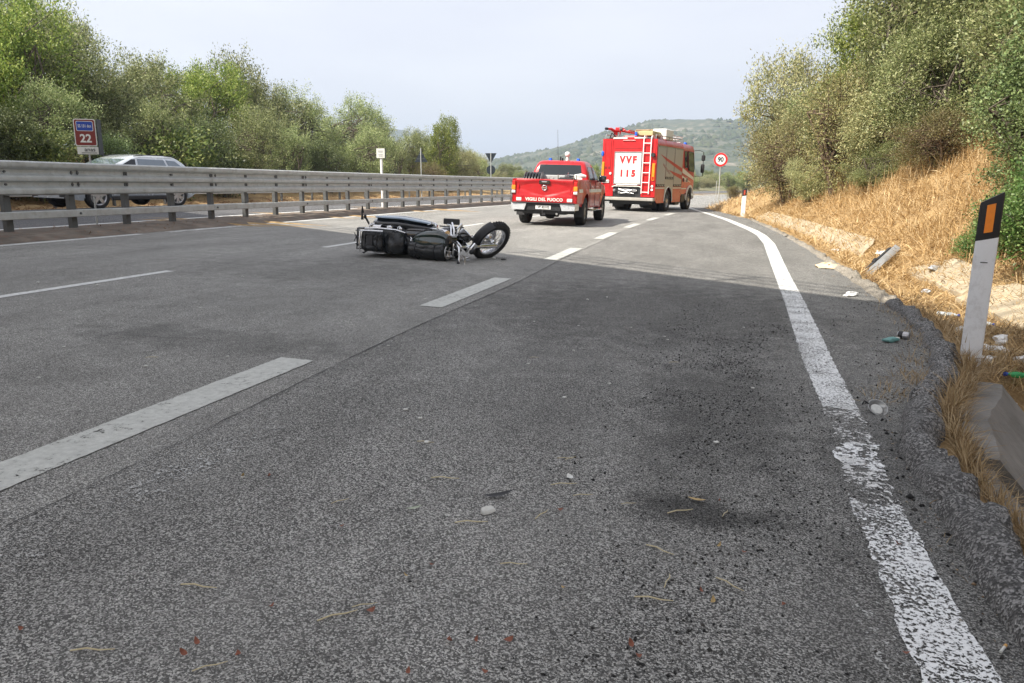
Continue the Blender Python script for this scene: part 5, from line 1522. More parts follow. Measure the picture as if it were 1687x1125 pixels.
b = MB(); b.tube([(-.95, .25, 3.08), (-.75, .2, 3.2), (-.5, .25, 3.1), (-.55, .4, 3.2)], .03, 7); b.tube([(-.6, .1, 3.08), (-.5, .08, 3.25), (-.4, .12, 3.1)], .02, 6); b.build('hose_coupling', M_alloy, FT, 50)
# ladder and tools lying on the roof
b = MB()
for x in (-.55, -.2): b.box((x, 1.9, 3.40), (.05, 3.0, .08))
for i in range(10): b.cyl((-.55, .6 + .29 * i, 3.40), (-.2, .6 + .29 * i, 3.40), .018, n=6)
b.build('roof_ladder', M_red2, FT, 0)
b = MB(); b.box((.45, 1.0, 3.30), (.80, 1.2, .20), bev=.02); b.build('equipment_chest', mat('olive_yellow', (.42, .40, .20), .6, dirt=.3), FT, 30)
b = MB(); b.cyl((.1, .4, 3.42), (.8, .5, 3.43), .03); b.cyl((.1, .5, 3.36), (.7, .45, 3.44), .025); b.build('pole_tool', mat('tool_wood', (.35, .22, .12), .6), FT, 40)
b = MB(); b.box((.78, 2.1, 3.32), (.62, 1.1, .46), bev=.03); b.build('white_chest', M_white, FT, 30)
b = MB()
for z in (3.12, 3.26, 3.36): b.tube([(.98, 2.75, z), (.98, 4.6, z), (.3, 4.6, z)], .014, 6)
for y in np.linspace(2.75, 4.6, 9): b.cyl((.98, y, 3.06), (.98, y, 3.36), .012, n=6)
b.build('roof_rack', M_alloy, FT, 0)
# side lockers: three shutters of slats on the right, plain on the left
def ylock(y0, y1, z0, z1, x, nm='side_shutter'):
    s_ = 1 if x > 0 else -1
    b = MB(); b.box((x - s_ * .004, (y0 + y1) / 2, (z0 + z1) / 2), (.03, y1 - y0, z1 - z0)); P_ = b.build(nm, M_alloy, FT, 0)
    n_ = int((z1 - z0 - .05) / .052); b0 = MB(); b0.box((0, 0, 0), (.012, y1 - y0 - .05, .050), bev=.005)
    first = None
    for i in range(n_):
        loc = (x + s_ * .014, (y0 + y1) / 2, z0 + .05 + .052 * i)
        if first is None: first = b0.build('slat', M_grey_sh, P_, 0, loc=loc)
        else:
            q = first.copy(); COL.objects.link(q); q.location = loc
    return P_
for y0, y1, zz in ((.10, 1.33, 1.2), (1.38, 2.62, 1.52), (2.67, 4.0, 1.2)):
    ylock(y0, y1, zz, 2.80, 1.2); ylock(y0, y1, zz, 2.80, -1.2)
for sgn in (1, -1):
    x = sgn * 1.206
    b = MB()                                    # lower grey panel with the wheel arch
    pts = []
    for y in stations(1.36, 2.66, arT, .1): pts.append([(x, y, max(.62, arch(y, [(2.0, .48, .62)], .44))), (x, y, 1.50)])
    b.grid(pts, flip=(sgn < 0)); b.build('arch_panel', M_grey_sh, FT, 0)
    b = MB(); b.tube([(x, 2.0 - .62 * math.cos(math.pi * i / 18), .48 + .62 * math.sin(math.pi * i / 18)) for i in range(19)], .022, 6); b.build('arch_trim', M_refl, FT, 40)
    b = MB()
    for ya, yb, z in ((.06, 1.34, 1.05), (2.68, 4.02, 1.05)): b.box((x, (ya + yb) / 2, z), (.008, yb - ya, .05))
    b.build('white_line', M_refl, FT, 0)
    for ya, yb, z in ((.10, 1.33, 1.16), (1.38, 2.62, 1.48), (2.67, 4.0, 1.16)):
        b = MB(); b.box((sgn * 1.222, (ya + yb) / 2, z), (.022, yb - ya, .10), bev=.004); bar = b.build('handle_bar', M_black, FT, 0)
        q = MB()
        for i in range(5): q.box((sgn * 1.2345, ya + .12 + (yb - ya - .24) * i / 4, z), (.004, .10, .03), rot=(R(30), 0, 0))
        q.build('reflector_tick', M_refl, bar, 0)
    # sweeping stripes across the shutters and the cab
    def stripe(poly, m_, off, nm='stripe'):
        q = MB(); q.panel(poly, lambda y, z: (sgn * (1.221 + off), y, z), (sgn, 0, 0), .003); q.build(nm, m_, FT, 0)
    M_st = M_red2
    stripe([(.42, 2.46), (4.0, 1.93), (4.0, 1.76), (1.35, 2.22)], M_st, 0)
    stripe([(1.75, 1.83), (4.0, 1.62), (4.0, 1.43), (2.65, 1.62)], M_st, 0)
    if sgn > 0:
        text_part('VIGILI DEL FUOCO', .15, mat('faint_letters', (.42, .20, .17), .5), FT, frame((1.222, 1.45, 1.86), (0, 1, -.36), (0, .36, 1)), bold=.002, sx=.9)
# cab
arC = [(5.6, .48, .66)]
CY0, CY1 = 4.06, 6.55
ysC = stations(CY0, CY1, arC, .12)
def cb_zb(y): return arch(y, arC, .70 if y < 4.95 else .50)
def cb_zt(y): return it(y, [(CY0, 3.06), (4.6, 3.08), (5.9, 3.04), (6.2, 2.98), (6.42, 2.84), (6.5, 2.5), (CY1, 2.2)])
def cb_w(y, z): return it(z, [(.5, 1.19), (1.6, 1.21), (2.0, 1.20), (2.8, 1.13), (3.0, 1.08), (3.08, .98)]) * it(y, [(CY0, 1), (6.2, 1), (6.45, .96), (CY1, .90)])
b = MB(); side_shell(b, ysC, cb_zb, cb_zt, cb_w, 14); cap(b, ysC, cb_zt, cb_w, 8, .03)
b.add([(-1.19, CY0, .7), (1.19, CY0, .7), (1.19, CY0, 2.0), (1.06, CY0, 3.04), (-1.06, CY0, 3.04), (-1.19, CY0, 2.0)], [(0, 1, 2, 3, 4, 5)])
b.add([(-1.07, CY1, .5), (1.07, CY1, .5), (1.07, CY1, 2.2), (-1.07, CY1, 2.2)], [(0, 1, 2, 3)])
b.box((0, 4.9, .95), (1.7, 1.6, .4))
b.build('cab', M_red2, FT, 40)
for sgn in (1, -1):
    def cs(y, z): return (sgn * (cb_w(y, z) + .004), y, z)
    for poly, nm in (([(4.50, 1.98), (4.95, 1.98), (4.95, 2.72), (4.50, 2.72)], 'side_window'), ([(5.12, 1.86), (6.12, 1.80), (6.22, 2.1), (6.08, 2.72), (5.12, 2.74)], 'door_window')):
        q = []
        for i in range(len(poly)):
            a, c_ = poly[i], poly[(i + 1) % len(poly)]
            q += [(a[0] + (c_[0] - a[0]) * t_, a[1] + (c_[1] - a[1]) * t_) for t_ in (0, .33, .66)]
        p = MB(); p.panel([(4.725 + (y - 4.725) * 1.0, z) for y, z in q], cs, (sgn, 0, .08), .006); p.build(nm, M_glass, FT, 30)
        f_ = MB(); f_.tube([Vector(cs(y, z)) + Vector((sgn * .004, 0, 0)) for y, z in q], .018, 5, closed=True); f_.build('window_seal', M_black, FT, 40)
    g = MB()
    for y, z0, z1 in ((5.03, .95, 2.9), (4.40, .95, 2.9)):
        g.grid([[(sgn * (cb_w(y, z) + .002), y - .008, z), (sgn * (cb_w(y, z) + .002), y + .008, z)] for z in np.linspace(z0, z1, 12)], flip=(sgn > 0))
    g.build('door_gap', M_black, FT, 0)
    q = MB()
    for y in (4.28, 4.90): q.box((sgn * 1.225, y + .02, 1.42), (.03, .12, .18), bev=.01)
    q.build('door_handle', M_black, FT, 30)
    q = MB()
    for i in range(3): q.box((sgn * 1.213, 4.62 + .22 * i, 1.42), (.006, .10, .22))
    q.build('white_mark', M_refl, FT, 0)
    def cstripe(za0, zb0, za1, zb1, m_, ya=4.08, yb=6.40):
        n_ = 16; q = MB()
        q.grid([[(sgn * (cb_w(y, z) + .005), y, z) for z in (za0 + (za1 - za0) * (y - ya) / (yb - ya), zb0 + (zb1 - zb0) * (y - ya) / (yb - ya))] for y in np.linspace(ya, yb, n_ + 1)], flip=(sgn < 0)); q.build('stripe', m_, FT, 0)
    cstripe(1.74, 1.97, 1.38, 1.50, M_refl); cstripe(1.50, 1.62, 1.30, 1.33, M_refl, 4.08, 5.6)
    q = MB(); q.box((sgn * 1.2, 4.50, 1.02), (.03, .86, .05)); q.build('white_line', M_refl, FT, 0)
    q = MB(); pts = []                          # pale wheel-arch guard
    for i in range(21):
        a = math.pi * (i / 20) * .97
        ro, ri = .70, .60
        y_, z_ = -math.cos(a), math.sin(a)
        pts.append([(sgn * 1.16, 5.6 + ri * y_, .48 + ri * z_), (sgn * 1.235, 5.6 + ri * y_, .48 + ri * z_), (sgn * 1.235, 5.6 + ro * y_, .48 + ro * z_), (sgn * 1.16, 5.6 + ro * y_, .48 + ro * z_)])
    q.loft(pts); q.build('fender', M_refl, FT, 40)
    q = MB(); q.tube([(sgn * 1.12, 6.35, 2.82), (sgn * 1.35, 6.45, 2.84), (sgn * 1.56, 6.40, 2.76), (sgn * 1.58, 6.4, 1.62), (sgn * 1.16, 6.42, 1.60)], .016, 6)
    MI = q.build('mirror_arm', M_black, FT, 40)
    q = MB(); q.box((sgn * 1.57, 6.38, 2.48), (.18, .10, .28), bev=.04); q.box((sgn * 1.56, 6.38, 1.98), (.18, .10, .42), bev=.04); q.build('mirror', M_black, MI, 30)
    q = MB(); q.box((sgn * 1.05, 4.45, .60), (.34, .62, .34), bev=.03); q.box((sgn * 1.08, 4.92, .52), (.28, .3, .06), bev=.01); q.box((sgn * 1.08, 4.92, .78), (.28, .3, .05), bev=.01); q.build('step_well', M_black, FT, 30)
p = MB(); p.panel([(-1.0, 1.72), (1.0, 1.72), (.98, 2.7), (-.98, 2.7)], lambda x, z: (x, it(z, [(1.7, 6.56), (2.2, 6.56), (2.7, 6.47)]), z), (0, 1, .1), .01); p.build('windscreen', M_glass, FT, 30)
p = MB(); p.box((0, 6.58, .78), (2.2, .12, .5), bev=.05); p.build('front_bumper', M_white, FT, 30)
p = MB(); p.box((0, 6.57, 1.3), (1.5, .06, .4), bev=.02); p.build('grille', M_black, FT, 30)
for x in (-.7, .7):
    p = MB(); p.cyl((x, 6.1, 3.02), (x, 6.1, 3.2), .09, .07, 14); p.build('blue_beacon', M_blue, FT, 40)
for sgn in (1, -1):
    wheel(FT, (sgn * 1.02, 2.0, .48), .48, .30, .28, 'steel', sgn)
    wheel(FT, (sgn * .70, 2.0, .48), .48, .26, .28, 'steel', sgn)
    wheel(FT, (sgn * 1.03, 5.6, .48), .48, .30, .28, 'steel', sgn)

# ---- silver car on the other carriageway, coming towards us
CR = empty('silver_car', (-19.15, 22.9, zroad(-19.25) + .004), (0, R(-1.4), R(171)), 'silver estate car on the far carriageway half hidden by the guardrail', 'car')
CR.scale = (1.08, 1.14, 1.12)
arS = [(0, .35, .40), (2.68, .35, .40)]
def s_zt(y): return it(y, [(-.85, .86), (-.6, 1.02), (.0, 1.03), (1.9, 1.00), (2.4, .97), (3.0, .88), (3.35, .78), (3.52, .66)])
def s_zb(y): return arch(y, arS, it(y, [(-.85, .42), (-.5, .25), (3.2, .24), (3.52, .34)]))
def s_w(y, z):
    base = it(z, [(.24, .84), (.45, .90), (.68, .925), (.72, .915), (.9, .90), (1.03, .86)]) * it(y, [(-.85, .86), (-.5, .96), (0, 1), (2.8, 1), (3.2, .94), (3.52, .74)])
    for yc, zc, ra in arS:
        dd = math.hypot(y - yc, z - zc)
        if dd < ra + .12: base += .02 * max(0, 1 - (dd - ra) / .12)
    return base
ysS = stations(-.85, 3.52, arS, .1)
b = MB(); side_shell(b, ysS, s_zb, s_zt, s_w, 9); cap(b, ysS, s_zt, s_w, 10, .05)
b.add([(-.75 * .86, -.86, .42), (.75 * .86, -.86, .42), (.78, -.85, .86), (-.78, -.85, .86)], [(0, 1, 2, 3)])
b.add([(-.64, 3.53, .3), (.64, 3.53, .3), (.66, 3.52, .66), (-.66, 3.52, .66)], [(0, 1, 2, 3)])
b.box((0, 1.3, .45), (1.6, 3.9, .3))
b.build('body', M_silver, CR, 40)
GS = [(.99, .86, -.72, 2.45, .08), (1.12, .82, -.62, 2.16, .10), (1.30, .755, -.46, 1.74, .12), (1.43, .70, -.28, 1.42, .14), (1.50, .65, -.14, 1.16, .18), (1.535, .56, .08, .92, .2), (1.55, .40, .3, .7, .2)]
b = MB(); b.loft([rr_ring(w_, ya, yb, z, rd, 6, .06, .14) for z, w_, ya, yb, rd in GS]); b.build('roof', M_silver, CR, 50)
def gs(z): return [it(z, [(g[0], g[k]) for g in GS]) for k in (1, 2, 3)]
for sgn in (1, -1):
    for poly, m_ in (([(1.36, 1.06), (2.10, 1.06), (1.70, 1.27), (1.42, 1.40), (1.30, 1.40)], M_glass), ([(.22, 1.06), (1.28, 1.06), (1.22, 1.41), (.30, 1.40)], M_glassl), ([(-.42, 1.12), (.14, 1.06), (.22, 1.40), (-.10, 1.38)], M_glassl)):
        q = []
        for i in range(len(poly)):
            a, c_ = poly[i], poly[(i + 1) % len(poly)]
            q += [(a[0] + (c_[0] - a[0]) * t_, a[1] + (c_[1] - a[1]) * t_) for t_ in (0, .33, .66)]
        p = MB(); p.panel(q, lambda y, z: (sgn * (gs(z)[0] + .004), y, z), (sgn, 0, .3), .004); p.build('side_window', m_, CR, 30)
    q = MB(); q.tube([(sgn * .67, -.15, 1.50), (sgn * .685, .3, 1.53), (sgn * .685, .9, 1.53), (sgn * .68, 1.3, 1.49)], .016, 6); q.build('roof_rail', M_black, CR, 40)
    q = MB(); sblob(q, (sgn * 1.0, 1.92, 1.05), (.22, .14, .15), 3); q.build('mirror', M_silver, CR, 60)
    q = MB(); q.loft([[(sgn * x, y, z) for x, y, z in r_] for r_ in ([(.40, 3.50, .70), (.40, 3.50, .60), (.40, 3.40, .60), (.40, 3.40, .70)], [(.80, 3.28, .74), (.82, 3.28, .62), (.78, 3.2, .62), (.76, 3.2, .74)])]); q.build('headlight', M_glassl, CR, 30)
    q = MB(); q.box((sgn * .58, 3.50, .40), (.30, .06, .18), bev=.02); q.build('air_intake', M_black, CR, 30)
    q = MB(); q.box((sgn * .93, 1.35, .30), (.05, 1.9, .12), bev=.02); q.build('sill', M_black, CR, 30)
    q = MB()
    for y in (1.30, .22): q.box((sgn * (s_w(y, .75) + .001), y, .72), (.006, .008, .5))
    q.build('door_gap', M_black, CR, 0)
    for y in (0, 2.68): wheel(CR, (sgn * .80, y, .35), .35, .23, .245, 'five' if y else 'split', sgn)
p = MB(); p.panel([(-.70, 1.06), (.70, 1.06), (.60, 1.40), (-.60, 1.40)], lambda x, z: (x, gs(z)[2] + .14 * (1 - (x / gs(z)[0]) ** 2) + .006, z), (0, .5, .6), .006); p.build('windscreen', M_glassl, CR, 30)
p = MB(); p.panel([(-.62, 1.12), (.62, 1.12), (.54, 1.38), (-.54, 1.38)], lambda x, z: (x, gs(z)[1] - .07 * (1 - (x / gs(z)[0]) ** 2) - .006, z), (0, -.5, .5), .006); p.build('rear_window', M_glass, CR, 30)
p = MB(); p.box((0, 3.50, .54), (.80, .07, .34), bev=.04); p.build('grille', M_black, CR, 30)
p = MB(); p.tube([(-.42, 3.545, .71), (-.38, 3.545, .42), (.38, 3.545, .42), (.42, 3.545, .71)], .012, 6); p.build('grille_frame', M_chrome, CR, 30)
# ---- motorcycle lying on its right side
MC = empty('motorcycle', (-5.12, 11.05, .16), label='black chrome cruiser motorcycle lying on its side across the lane', cat='motorcycle')
phi, lean = R(4), R(4)
fx = Vector((math.cos(phi), math.sin(phi), -.055)).normalized()
upv = Vector((-math.sin(phi) * -1 * .0, -math.cos(lean), math.sin(lean)))
upv = (upv - fx * upv.dot(fx)).normalized()
lf = upv.cross(fx)
MC.matrix_basis = Matrix((fx, lf, upv)).transposed().to_4x4()
MC.location = (-4.98, 11.30, .375)
# local: x forward, y left (now up), z up (now towards us); rear axle at the origin's x
def xf(b, M):
    for i, v in enumerate(b.V): b.V[i] = tuple(M @ Vector(v))
    return b
def spoked(parent, M, r_, w_, rr, n_sp, name='wheel'):
    Mz = M @ Matrix.Rotation(R(-90), 4, 'X')
    b = MB(); h = w_ / 2
    prof_ = [(rr, -h * .55), (rr + .015, -h * .75), (rr + (r_ - rr) * .5, -h), (r_ - .02, -h * .78), (r_ - .003, -h * .35), (r_, 0), (r_ - .003, h * .35), (r_ - .02, h * .78), (rr + (r_ - rr) * .5, h), (rr + .015, h * .75), (rr, h * .55)]
    b.lathe(prof_, 40, Mz, closed=True)
    for i in range(40):                                   # tread cuts stand as low blocks
        a = 2 * math.pi * i / 40
        for s_ in (-1, 1):
            c_ = Mz @ Vector(((r_ - .001) * math.cos(a + s_ * .03), (r_ - .001) * math.sin(a + s_ * .03), s_ * h * .32))
            b.box(c_, (.018, .018, .03), rot=(Mz.to_3x3() @ Matrix.Rotation(a, 3, 'Z')))
    t = b.build(name, M_tyre, parent, 40)
    b = MB(); b.lathe([(rr + .004, -h * .62), (rr - .014, -h * .5), (rr - .022, -h * .2), (rr - .022, h * .2), (rr - .014, h * .5), (rr + .004, h * .62)], 40, Mz); b.lathe([(.0, -.07), (.045, -.07), (.055, -.05), (.03, -.03), (.03, .03), (.055, .05), (.045, .07), (.0, .07)], 16, Mz); b.build('rim', M_chrome, t, 40)
    b = MB()
    for i in range(n_sp):
        a = 2 * math.pi * i / n_sp; s_ = 1 if i % 2 else -1
        b.cyl(Mz @ Vector((.045 * math.cos(a + .5 * (1 if i % 4 < 2 else -1)), .045 * math.sin(a + .5 * (1 if i % 4 < 2 else -1)), .05 * s_)), Mz @ Vector(((rr - .015) * math.cos(a), (rr - .015) * math.sin(a), .005 * s_)), .0032, n=5)
    b.build('spoke', M_chrome, t, 60)
    b = MB(); b.lathe([(.075, .075), (.15, .075), (.15, .08), (.075, .08)], 28, Mz, closed=True); b.build('brake_disc', M_steel, t, 30)
    return t
spoked(MC, Matrix.Translation((.14, 0, .32)), .325, .15, .215, 36)
# rear fender, seat, luggage
b = MB(); pts = []
for i in range(17):
    a = R(-15 + 200 * i / 16); rr_ = .375
    pts.append([(-rr_ * math.cos(a) * 1.0, y, .32 + (rr_ - .05 * (abs(y) / .1) ** 2) * math.sin(a)) for y in np.linspace(-.10, .10, 7)])
b.grid(pts); b.build('rear_fender', M_gloss, MC, 60)
b = MB(); sblob(b, (.42, 0, .71), (.52, .36, .15), 3, warp=lambda p: Vector((p.x, p.y, p.z + .30 * p.x * p.x * 1.2))); sblob(b, (.02, 0, .79), (.46, .28, .15), 3); b.build('seat', M_leather, MC, 60)
TB = Matrix.Translation((.02, .25, .62)) @ Matrix.Rotation(R(20), 4, 'X') @ Matrix.Translation((-.02, -.25, -.62))
# left hard bag, now uppermost, standing off on chrome brackets
b = MB(); sblob(b, (.24, .255, .62), (1.22, .13, .36), 5, 28, 14, warp=lambda p: Vector((p.x, p.y * (1 - .35 * abs(p.x)) - .10 * max(0, p.x - .1), p.z * (1 - .25 * max(0, p.x))))); b = xf(b, TB); SBG = b.build('saddlebag', M_gloss, MC, 60)
b = MB(); sblob(b, (.24, .318, .62), (1.16, .045, .33), 4, 28, 10, warp=lambda p: Vector((p.x, p.y - .14 * max(0, p.x - .05) ** 1.4, p.z * (1 - .25 * max(0, p.x))))); b.build('bag_lid', mat('lid_sky_sheen', (.38, .48, .60), .25, coat=.8, var=.12), SBG, 60)  # pale blue of the reflected sky is put into the lid's colour
b = MB()
for x0, x1 in ((-.42, -.30), (-.25, -.05), (-.02, .16), (.22, .34)): b.tube([(x0, .10, .78), (x0 + .02, .18, .80), (x1, .22, .76)], .013, 7)
b.tube([(-.5, .13, .80), (-.2, .15, .84), (.2, .14, .82), (.42, .10, .76)], .016, 8); b.cyl((-.30, .17, .80), (-.12, .17, .82), .03, n=10); b.cyl((-.40, .16, .74), (-.40, .22, .74), .04, n=12); b.box((.06, .17, .80), (.12, .05, .05), rot=(0, .4, 0), bev=.01); b.box((.30, .16, .76), (.10, .06, .05), rot=(0, .6, 0), bev=.01)
b.build('bag_bracket', M_chrome, MC, 60)
# big soft touring pack with a rounded hump, facing us, and the crushed right bag under it
b = MB(); sblob(b, (-.26, -.04, .80), (.50, .33, .34), 4.5, 40, 22); b.V = [tuple(Vector(v) + Vector((mnoise.noise(Vector(v) * 7), mnoise.noise(Vector(v) * 7 + Vector((9, 0, 0))), mnoise.noise(Vector(v) * 7 + Vector((0, 9, 0))))) * .028 + Vector((0, 0, mnoise.noise(Vector(v) * 21))) * .010) for v in b.V]
TP = b.build('touring_pack', M_leather, MC, 180)
for x in (-.40, -.14):
    b = MB(); b.tube([(x, -.20, .70), (x, -.20, .955), (x + .01, -.04, .988), (x, .11, .97), (x, .13, .72)], .011, 6); b.build('strap', M_black, TP, 60)
b = MB(); b.box((-.27, -.03, .985), (.12, .16, .02), bev=.008); b.box((-.27, .06, .985), (.22, .03, .02), bev=.008); b.build('buckle', M_black, TP, 30)
b = MB()
for k in range(2):
    w_ = (.215, .18)[k]; pts = []
    for i in range(21):
        a = R(-8 + 196 * i / 20); row = []
        for y in np.linspace(-.26, .10, 9):
            s_ = (y + .08) / .18
            rr_ = .30 - .05 * s_ * s_ - .03 * k
            row.append((.20 + rr_ * math.cos(a) * .95, y, .66 + .02 * k + rr_ * math.sin(a)))
        pts.append(row)
    b.grid(pts)
sblob(b, (.20, -.08, .72), (.52, .34, .40), 3.2, 26, 14)
b.build('rear_hump', M_leather, MC, 60)
b = MB(); sblob(b, (-.15, -.15, .52), (.80, .16, .50), 5, 28, 14); b.build('saddlebag', M_leather, MC, 60)
b = MB(); b.tube([(-.5, .10, .96), (-.28, .11, .985), (0, .11, .97)], .010, 6); b.tube([(-.515, -.24, .95), (-.52, -.05, .97), (-.515, .10, .95)], .014, 8); b.tube([(-.2, -.24, .98), (0.05, -.245, .97)], .008, 6); b.build('pack_trim', M_chrome, MC, 60)['kind'] = 'stuff'
b = MB(); b.tube([(-.56, .13, .66), (-.60, .13, .92), (-.60, -.17, .92), (-.56, -.17, .66)], .014, 8); b.tube([(-.5, .14, .70), (-.68, .14, .74), (-.68, -.14, .74), (-.5, -.14, .70)], .012, 8)
for y in (-.1, 0, .1): b.cyl((-.60, y, .98), (-.58, y, .70), .008, n=6)
b.tube([(-.66, .12, .74), (-.64, -.06, .96)], .008, 6); b.tube([(-.66, -.12, .74), (-.64, .06, .96)], .008, 6); b.build('luggage_rack', M_gloss, MC, 60)
b = MB(); b.box((-.58, 0, .55), (.08, .20, .14), bev=.02); b.tube([(-.52, .2, .60), (-.60, .30, .62)], .02, 8); b.tube([(-.52, -.2, .60), (-.60, -.30, .62)], .02, 8); TL = b.build('tail_unit', M_black, MC, 40)
b = MB(); sblob(b, (-.625, 0, .56), (.05, .13, .07), 2.5); b.build('tail_light', M_redlens, TL, 60)
for y in (.31, -.31):
    b = MB(); sblob(b, (-.61, y, .62), (.06, .07, .06), 2.2); b.build('indicator', M_black, TL, 60)
b = MB(); b.box((-.66, 0, .42), (.012, .17, .17), rot=(0, R(15), 0)); b.build('number_plate', M_white, TL, 0)
b = MB()
for y, h_ in ((.36, .10), (.26, .11)):
    b.loft([[(-.60 + dx, y, .80 + dz), (-.54 + dx, y, .80 + dz), (-.54 + dx, y + .03, .80 + dz), (-.60 + dx, y + .03, .80 + dz)] for dx, dz in ((0, 0),)] + [[(-.575, y + h_, .83), (-.555, y + h_, .83), (-.555, y + h_ + .004, .83), (-.575, y + h_ + .004, .83)]])
b.build('rack_strap', M_black, MC, 0)
# tank
b = MB(); sblob(b, (.86, 0, .80), (.62, .36, .27), 2.5, 26, 16, warp=lambda p: Vector((p.x, p.y * (.80 + .35 * (p.x + .31) / .62), p.z + .10 * (p.x + .31) / .62))); TK = b.build('fuel_tank', mat('deep_green_black', (.006, .018, .016), .08, coat=1.0, var=.1), MC, 60)
b = MB(); b.cyl((.84, 0, .93), (.84, 0, .965), .05, n=18); b.build('filler_cap', M_chrome, TK, 40)
# chrome front dress: lamp bar, engine guard, nacelle and pegs
b = MB(); b.tube([(1.12, .30, .74), (1.20, .20, .90), (1.22, -.02, .95), (1.20, -.2, .90), (1.12, -.30, .74)], .015, 8); b.tube([(.98, .27, .50), (1.10, .26, .72), (1.16, .10, .90)], .013, 8); b.tube([(.98, -.27, .50), (1.10, -.26, .72), (1.16, -.10, .90)], .013, 8); b.tube([(1.04, -.29, .66), (1.30, -.26, .62), (1.36, -.20, .50)], .014, 8)
b.tube([(.92, -.30, .74), (1.12, -.31, .78), (1.42, -.29, .72)], .014, 8); b.build('lamp_bar', M_chrome, MC, 60)
for x, y, z, r_ in ((1.10, -.15, .86, .07), (1.06, .14, .86, .055), (1.24, -.22, .70, .06), (1.0, -.22, .78, .05)):
    b = MB(); sblob(b, (x, y, z), (r_ * 2, r_ * 2, r_ * 1.8), 2.4); b.cyl((x, y, z), (x + .05, y, z + .06), r_ * .8, n=14); b.build('lamp_shell', M_chrome, MC, 50)
b = MB(); b.box((1.12, -.04, .90), (.10, .16, .08), rot=(0, .5, 0), bev=.02); b.cyl((1.02, -.30, .70), (1.02, -.18, .72), .05, n=14); b.cyl((1.16, .02, .93), (1.12, .02, 1.0), .045, n=12); b.box((1.18, -.12, .78), (.12, .12, .12), rot=(.4, .3, 0), bev=.02); b.build('switch_box', M_black, MC, 40)
b = MB(); sblob(b, (.60, .10, .70), (.50, .20, .20), 3); sblob(b, (1.12, -.02, .70), (.26, .34, .36), 2.6); sblob(b, (1.02, .16, .58), (.22, .16, .24), 2.6); sblob(b, (.62, -.12, .62), (.5, .2, .3), 3); b.build('side_cover', M_gloss, MC, 60)
b = MB()
for k in range(7):
    a_ = k * .9; b.tube([(1.0 + .04 * k, .12 * math.cos(a_), .88), (1.08 + .03 * k, .16 * math.cos(a_ + .6), .80), (1.16 + .02 * k, .14 * math.cos(a_ + 1.2), .92), (1.24, .1 * math.cos(a_ + 2), .84)], .008, 5)
b.build('cable', M_black, MC, 60)
# frame and crash bars
b = MB()
for y in (-.11, .11): b.tube([(0, y, .34), (.30, y, .24), (1.0, y, .20), (1.18, y, .36), (1.24, y * .5, .80), (.9, y * .6, .78), (.3, y, .62), (-.25, y, .58)], .018, 8)
b.build('frame', M_black, MC, 60)
b = MB()
for s_ in (1, -1): b.tube([(1.16, s_ * .08, .62), (1.18, s_ * .22, .64), (1.20, s_ * .29, .50), (1.16, s_ * .28, .30), (1.08, s_ * .10, .20)], .017, 8)
b.build('crash_bar', M_chrome, MC, 60)
# V-twin engine
EN = MB(); sblob(EN, (.72, 0, .36), (.50, .30, .28), 3.2); EN.cyl((.60, .13, .34), (.60, .20, .34), .13, n=24); EN.cyl((.86, .12, .36), (.86, .19, .36), .10, n=24); ENo = EN.build('engine_case', M_alloy, MC, 40)
for a, xb in ((R(-23), .60), (R(23), .80)):
    b = MB(); d = Vector((math.sin(a), 0, math.cos(a))); p0 = Vector((xb, 0, .46))
    for i in range(9): b.cyl(p0 + d * (.025 * i), p0 + d * (.025 * i + .011), .105 - .002 * i, n=20)
    b.cyl(p0, p0 + d * .25, .075, n=16); b.build('cylinder', M_alloy, ENo, 40)
    b = MB(); b.box(p0 + d * .275, (.17, .20, .07), rot=(0, a, 0), bev=.02); b.box(p0 + d * .32, (.13, .15, .05), rot=(0, a, 0), bev=.02); b.build('rocker_cover', M_chrome, ENo, 40)
    b = MB()
    for dx in (-.03, .03): b.cyl(p0 + Vector((dx, .14, -.02)), p0 + d * .26 + Vector((dx, .10, 0)), .012, n=8)
    b.build('pushrod_tube', M_chrome, ENo, 60)
b = MB(); b.cyl((.70, .14, .58), (.70, .24, .58), .10, n=28); b.build('air_cleaner', M_chrome, ENo, 40)
b = MB(); b.tube([(.98, -.10, .62), (1.12, -.14, .50), (1.08, -.20, .30), (.70, -.24, .24), (.0, -.25, .28), (-.55, -.26, .32)], [.024, .024, .026, .04, .045, .04], 12); b.tube([(.50, -.10, .60), (.44, -.2, .46), (.3, -.25, .40), (-.5, -.27, .42)], [.024, .026, .042, .042], 12); b.build('exhaust_pipe', M_chrome, MC, 60)
b = MB(); b.tube([(.98, .20, .24), (.98, .33, .26)], .02, 8); b.box((.98, .32, .26), (.26, .09, .03), bev=.01); b.box((.98, -.30, .26), (.26, .09, .03), bev=.01); b.tube([(.78, .24, .22), (1.18, .24, .27)], .010, 6); b.tube([(1.0, .22, .42), (1.10, .24, .30)], .012, 6); b.build('footboard', M_black, MC, 40)['kind'] = 'stuff'
b = MB(); b.tube([(1.05, .12, .70), (1.0, .16, .5), (.9, .14, .5), (.86, .17, .66)], .008, 6); b.tube([(1.2, .02, .95), (1.02, .13, .80), (.92, .16, .60), (.80, .18, .46)], .007, 6); b.tube([(1.22, -.02, .92), (1.1, -.14, .66), (.96, -.16, .5)], .009, 6); b.tube([(1.1, .1, .8), (1.16, .16, .6), (1.1, .16, .42)], .012, 6); b.build('cable', M_black, MC, 60)
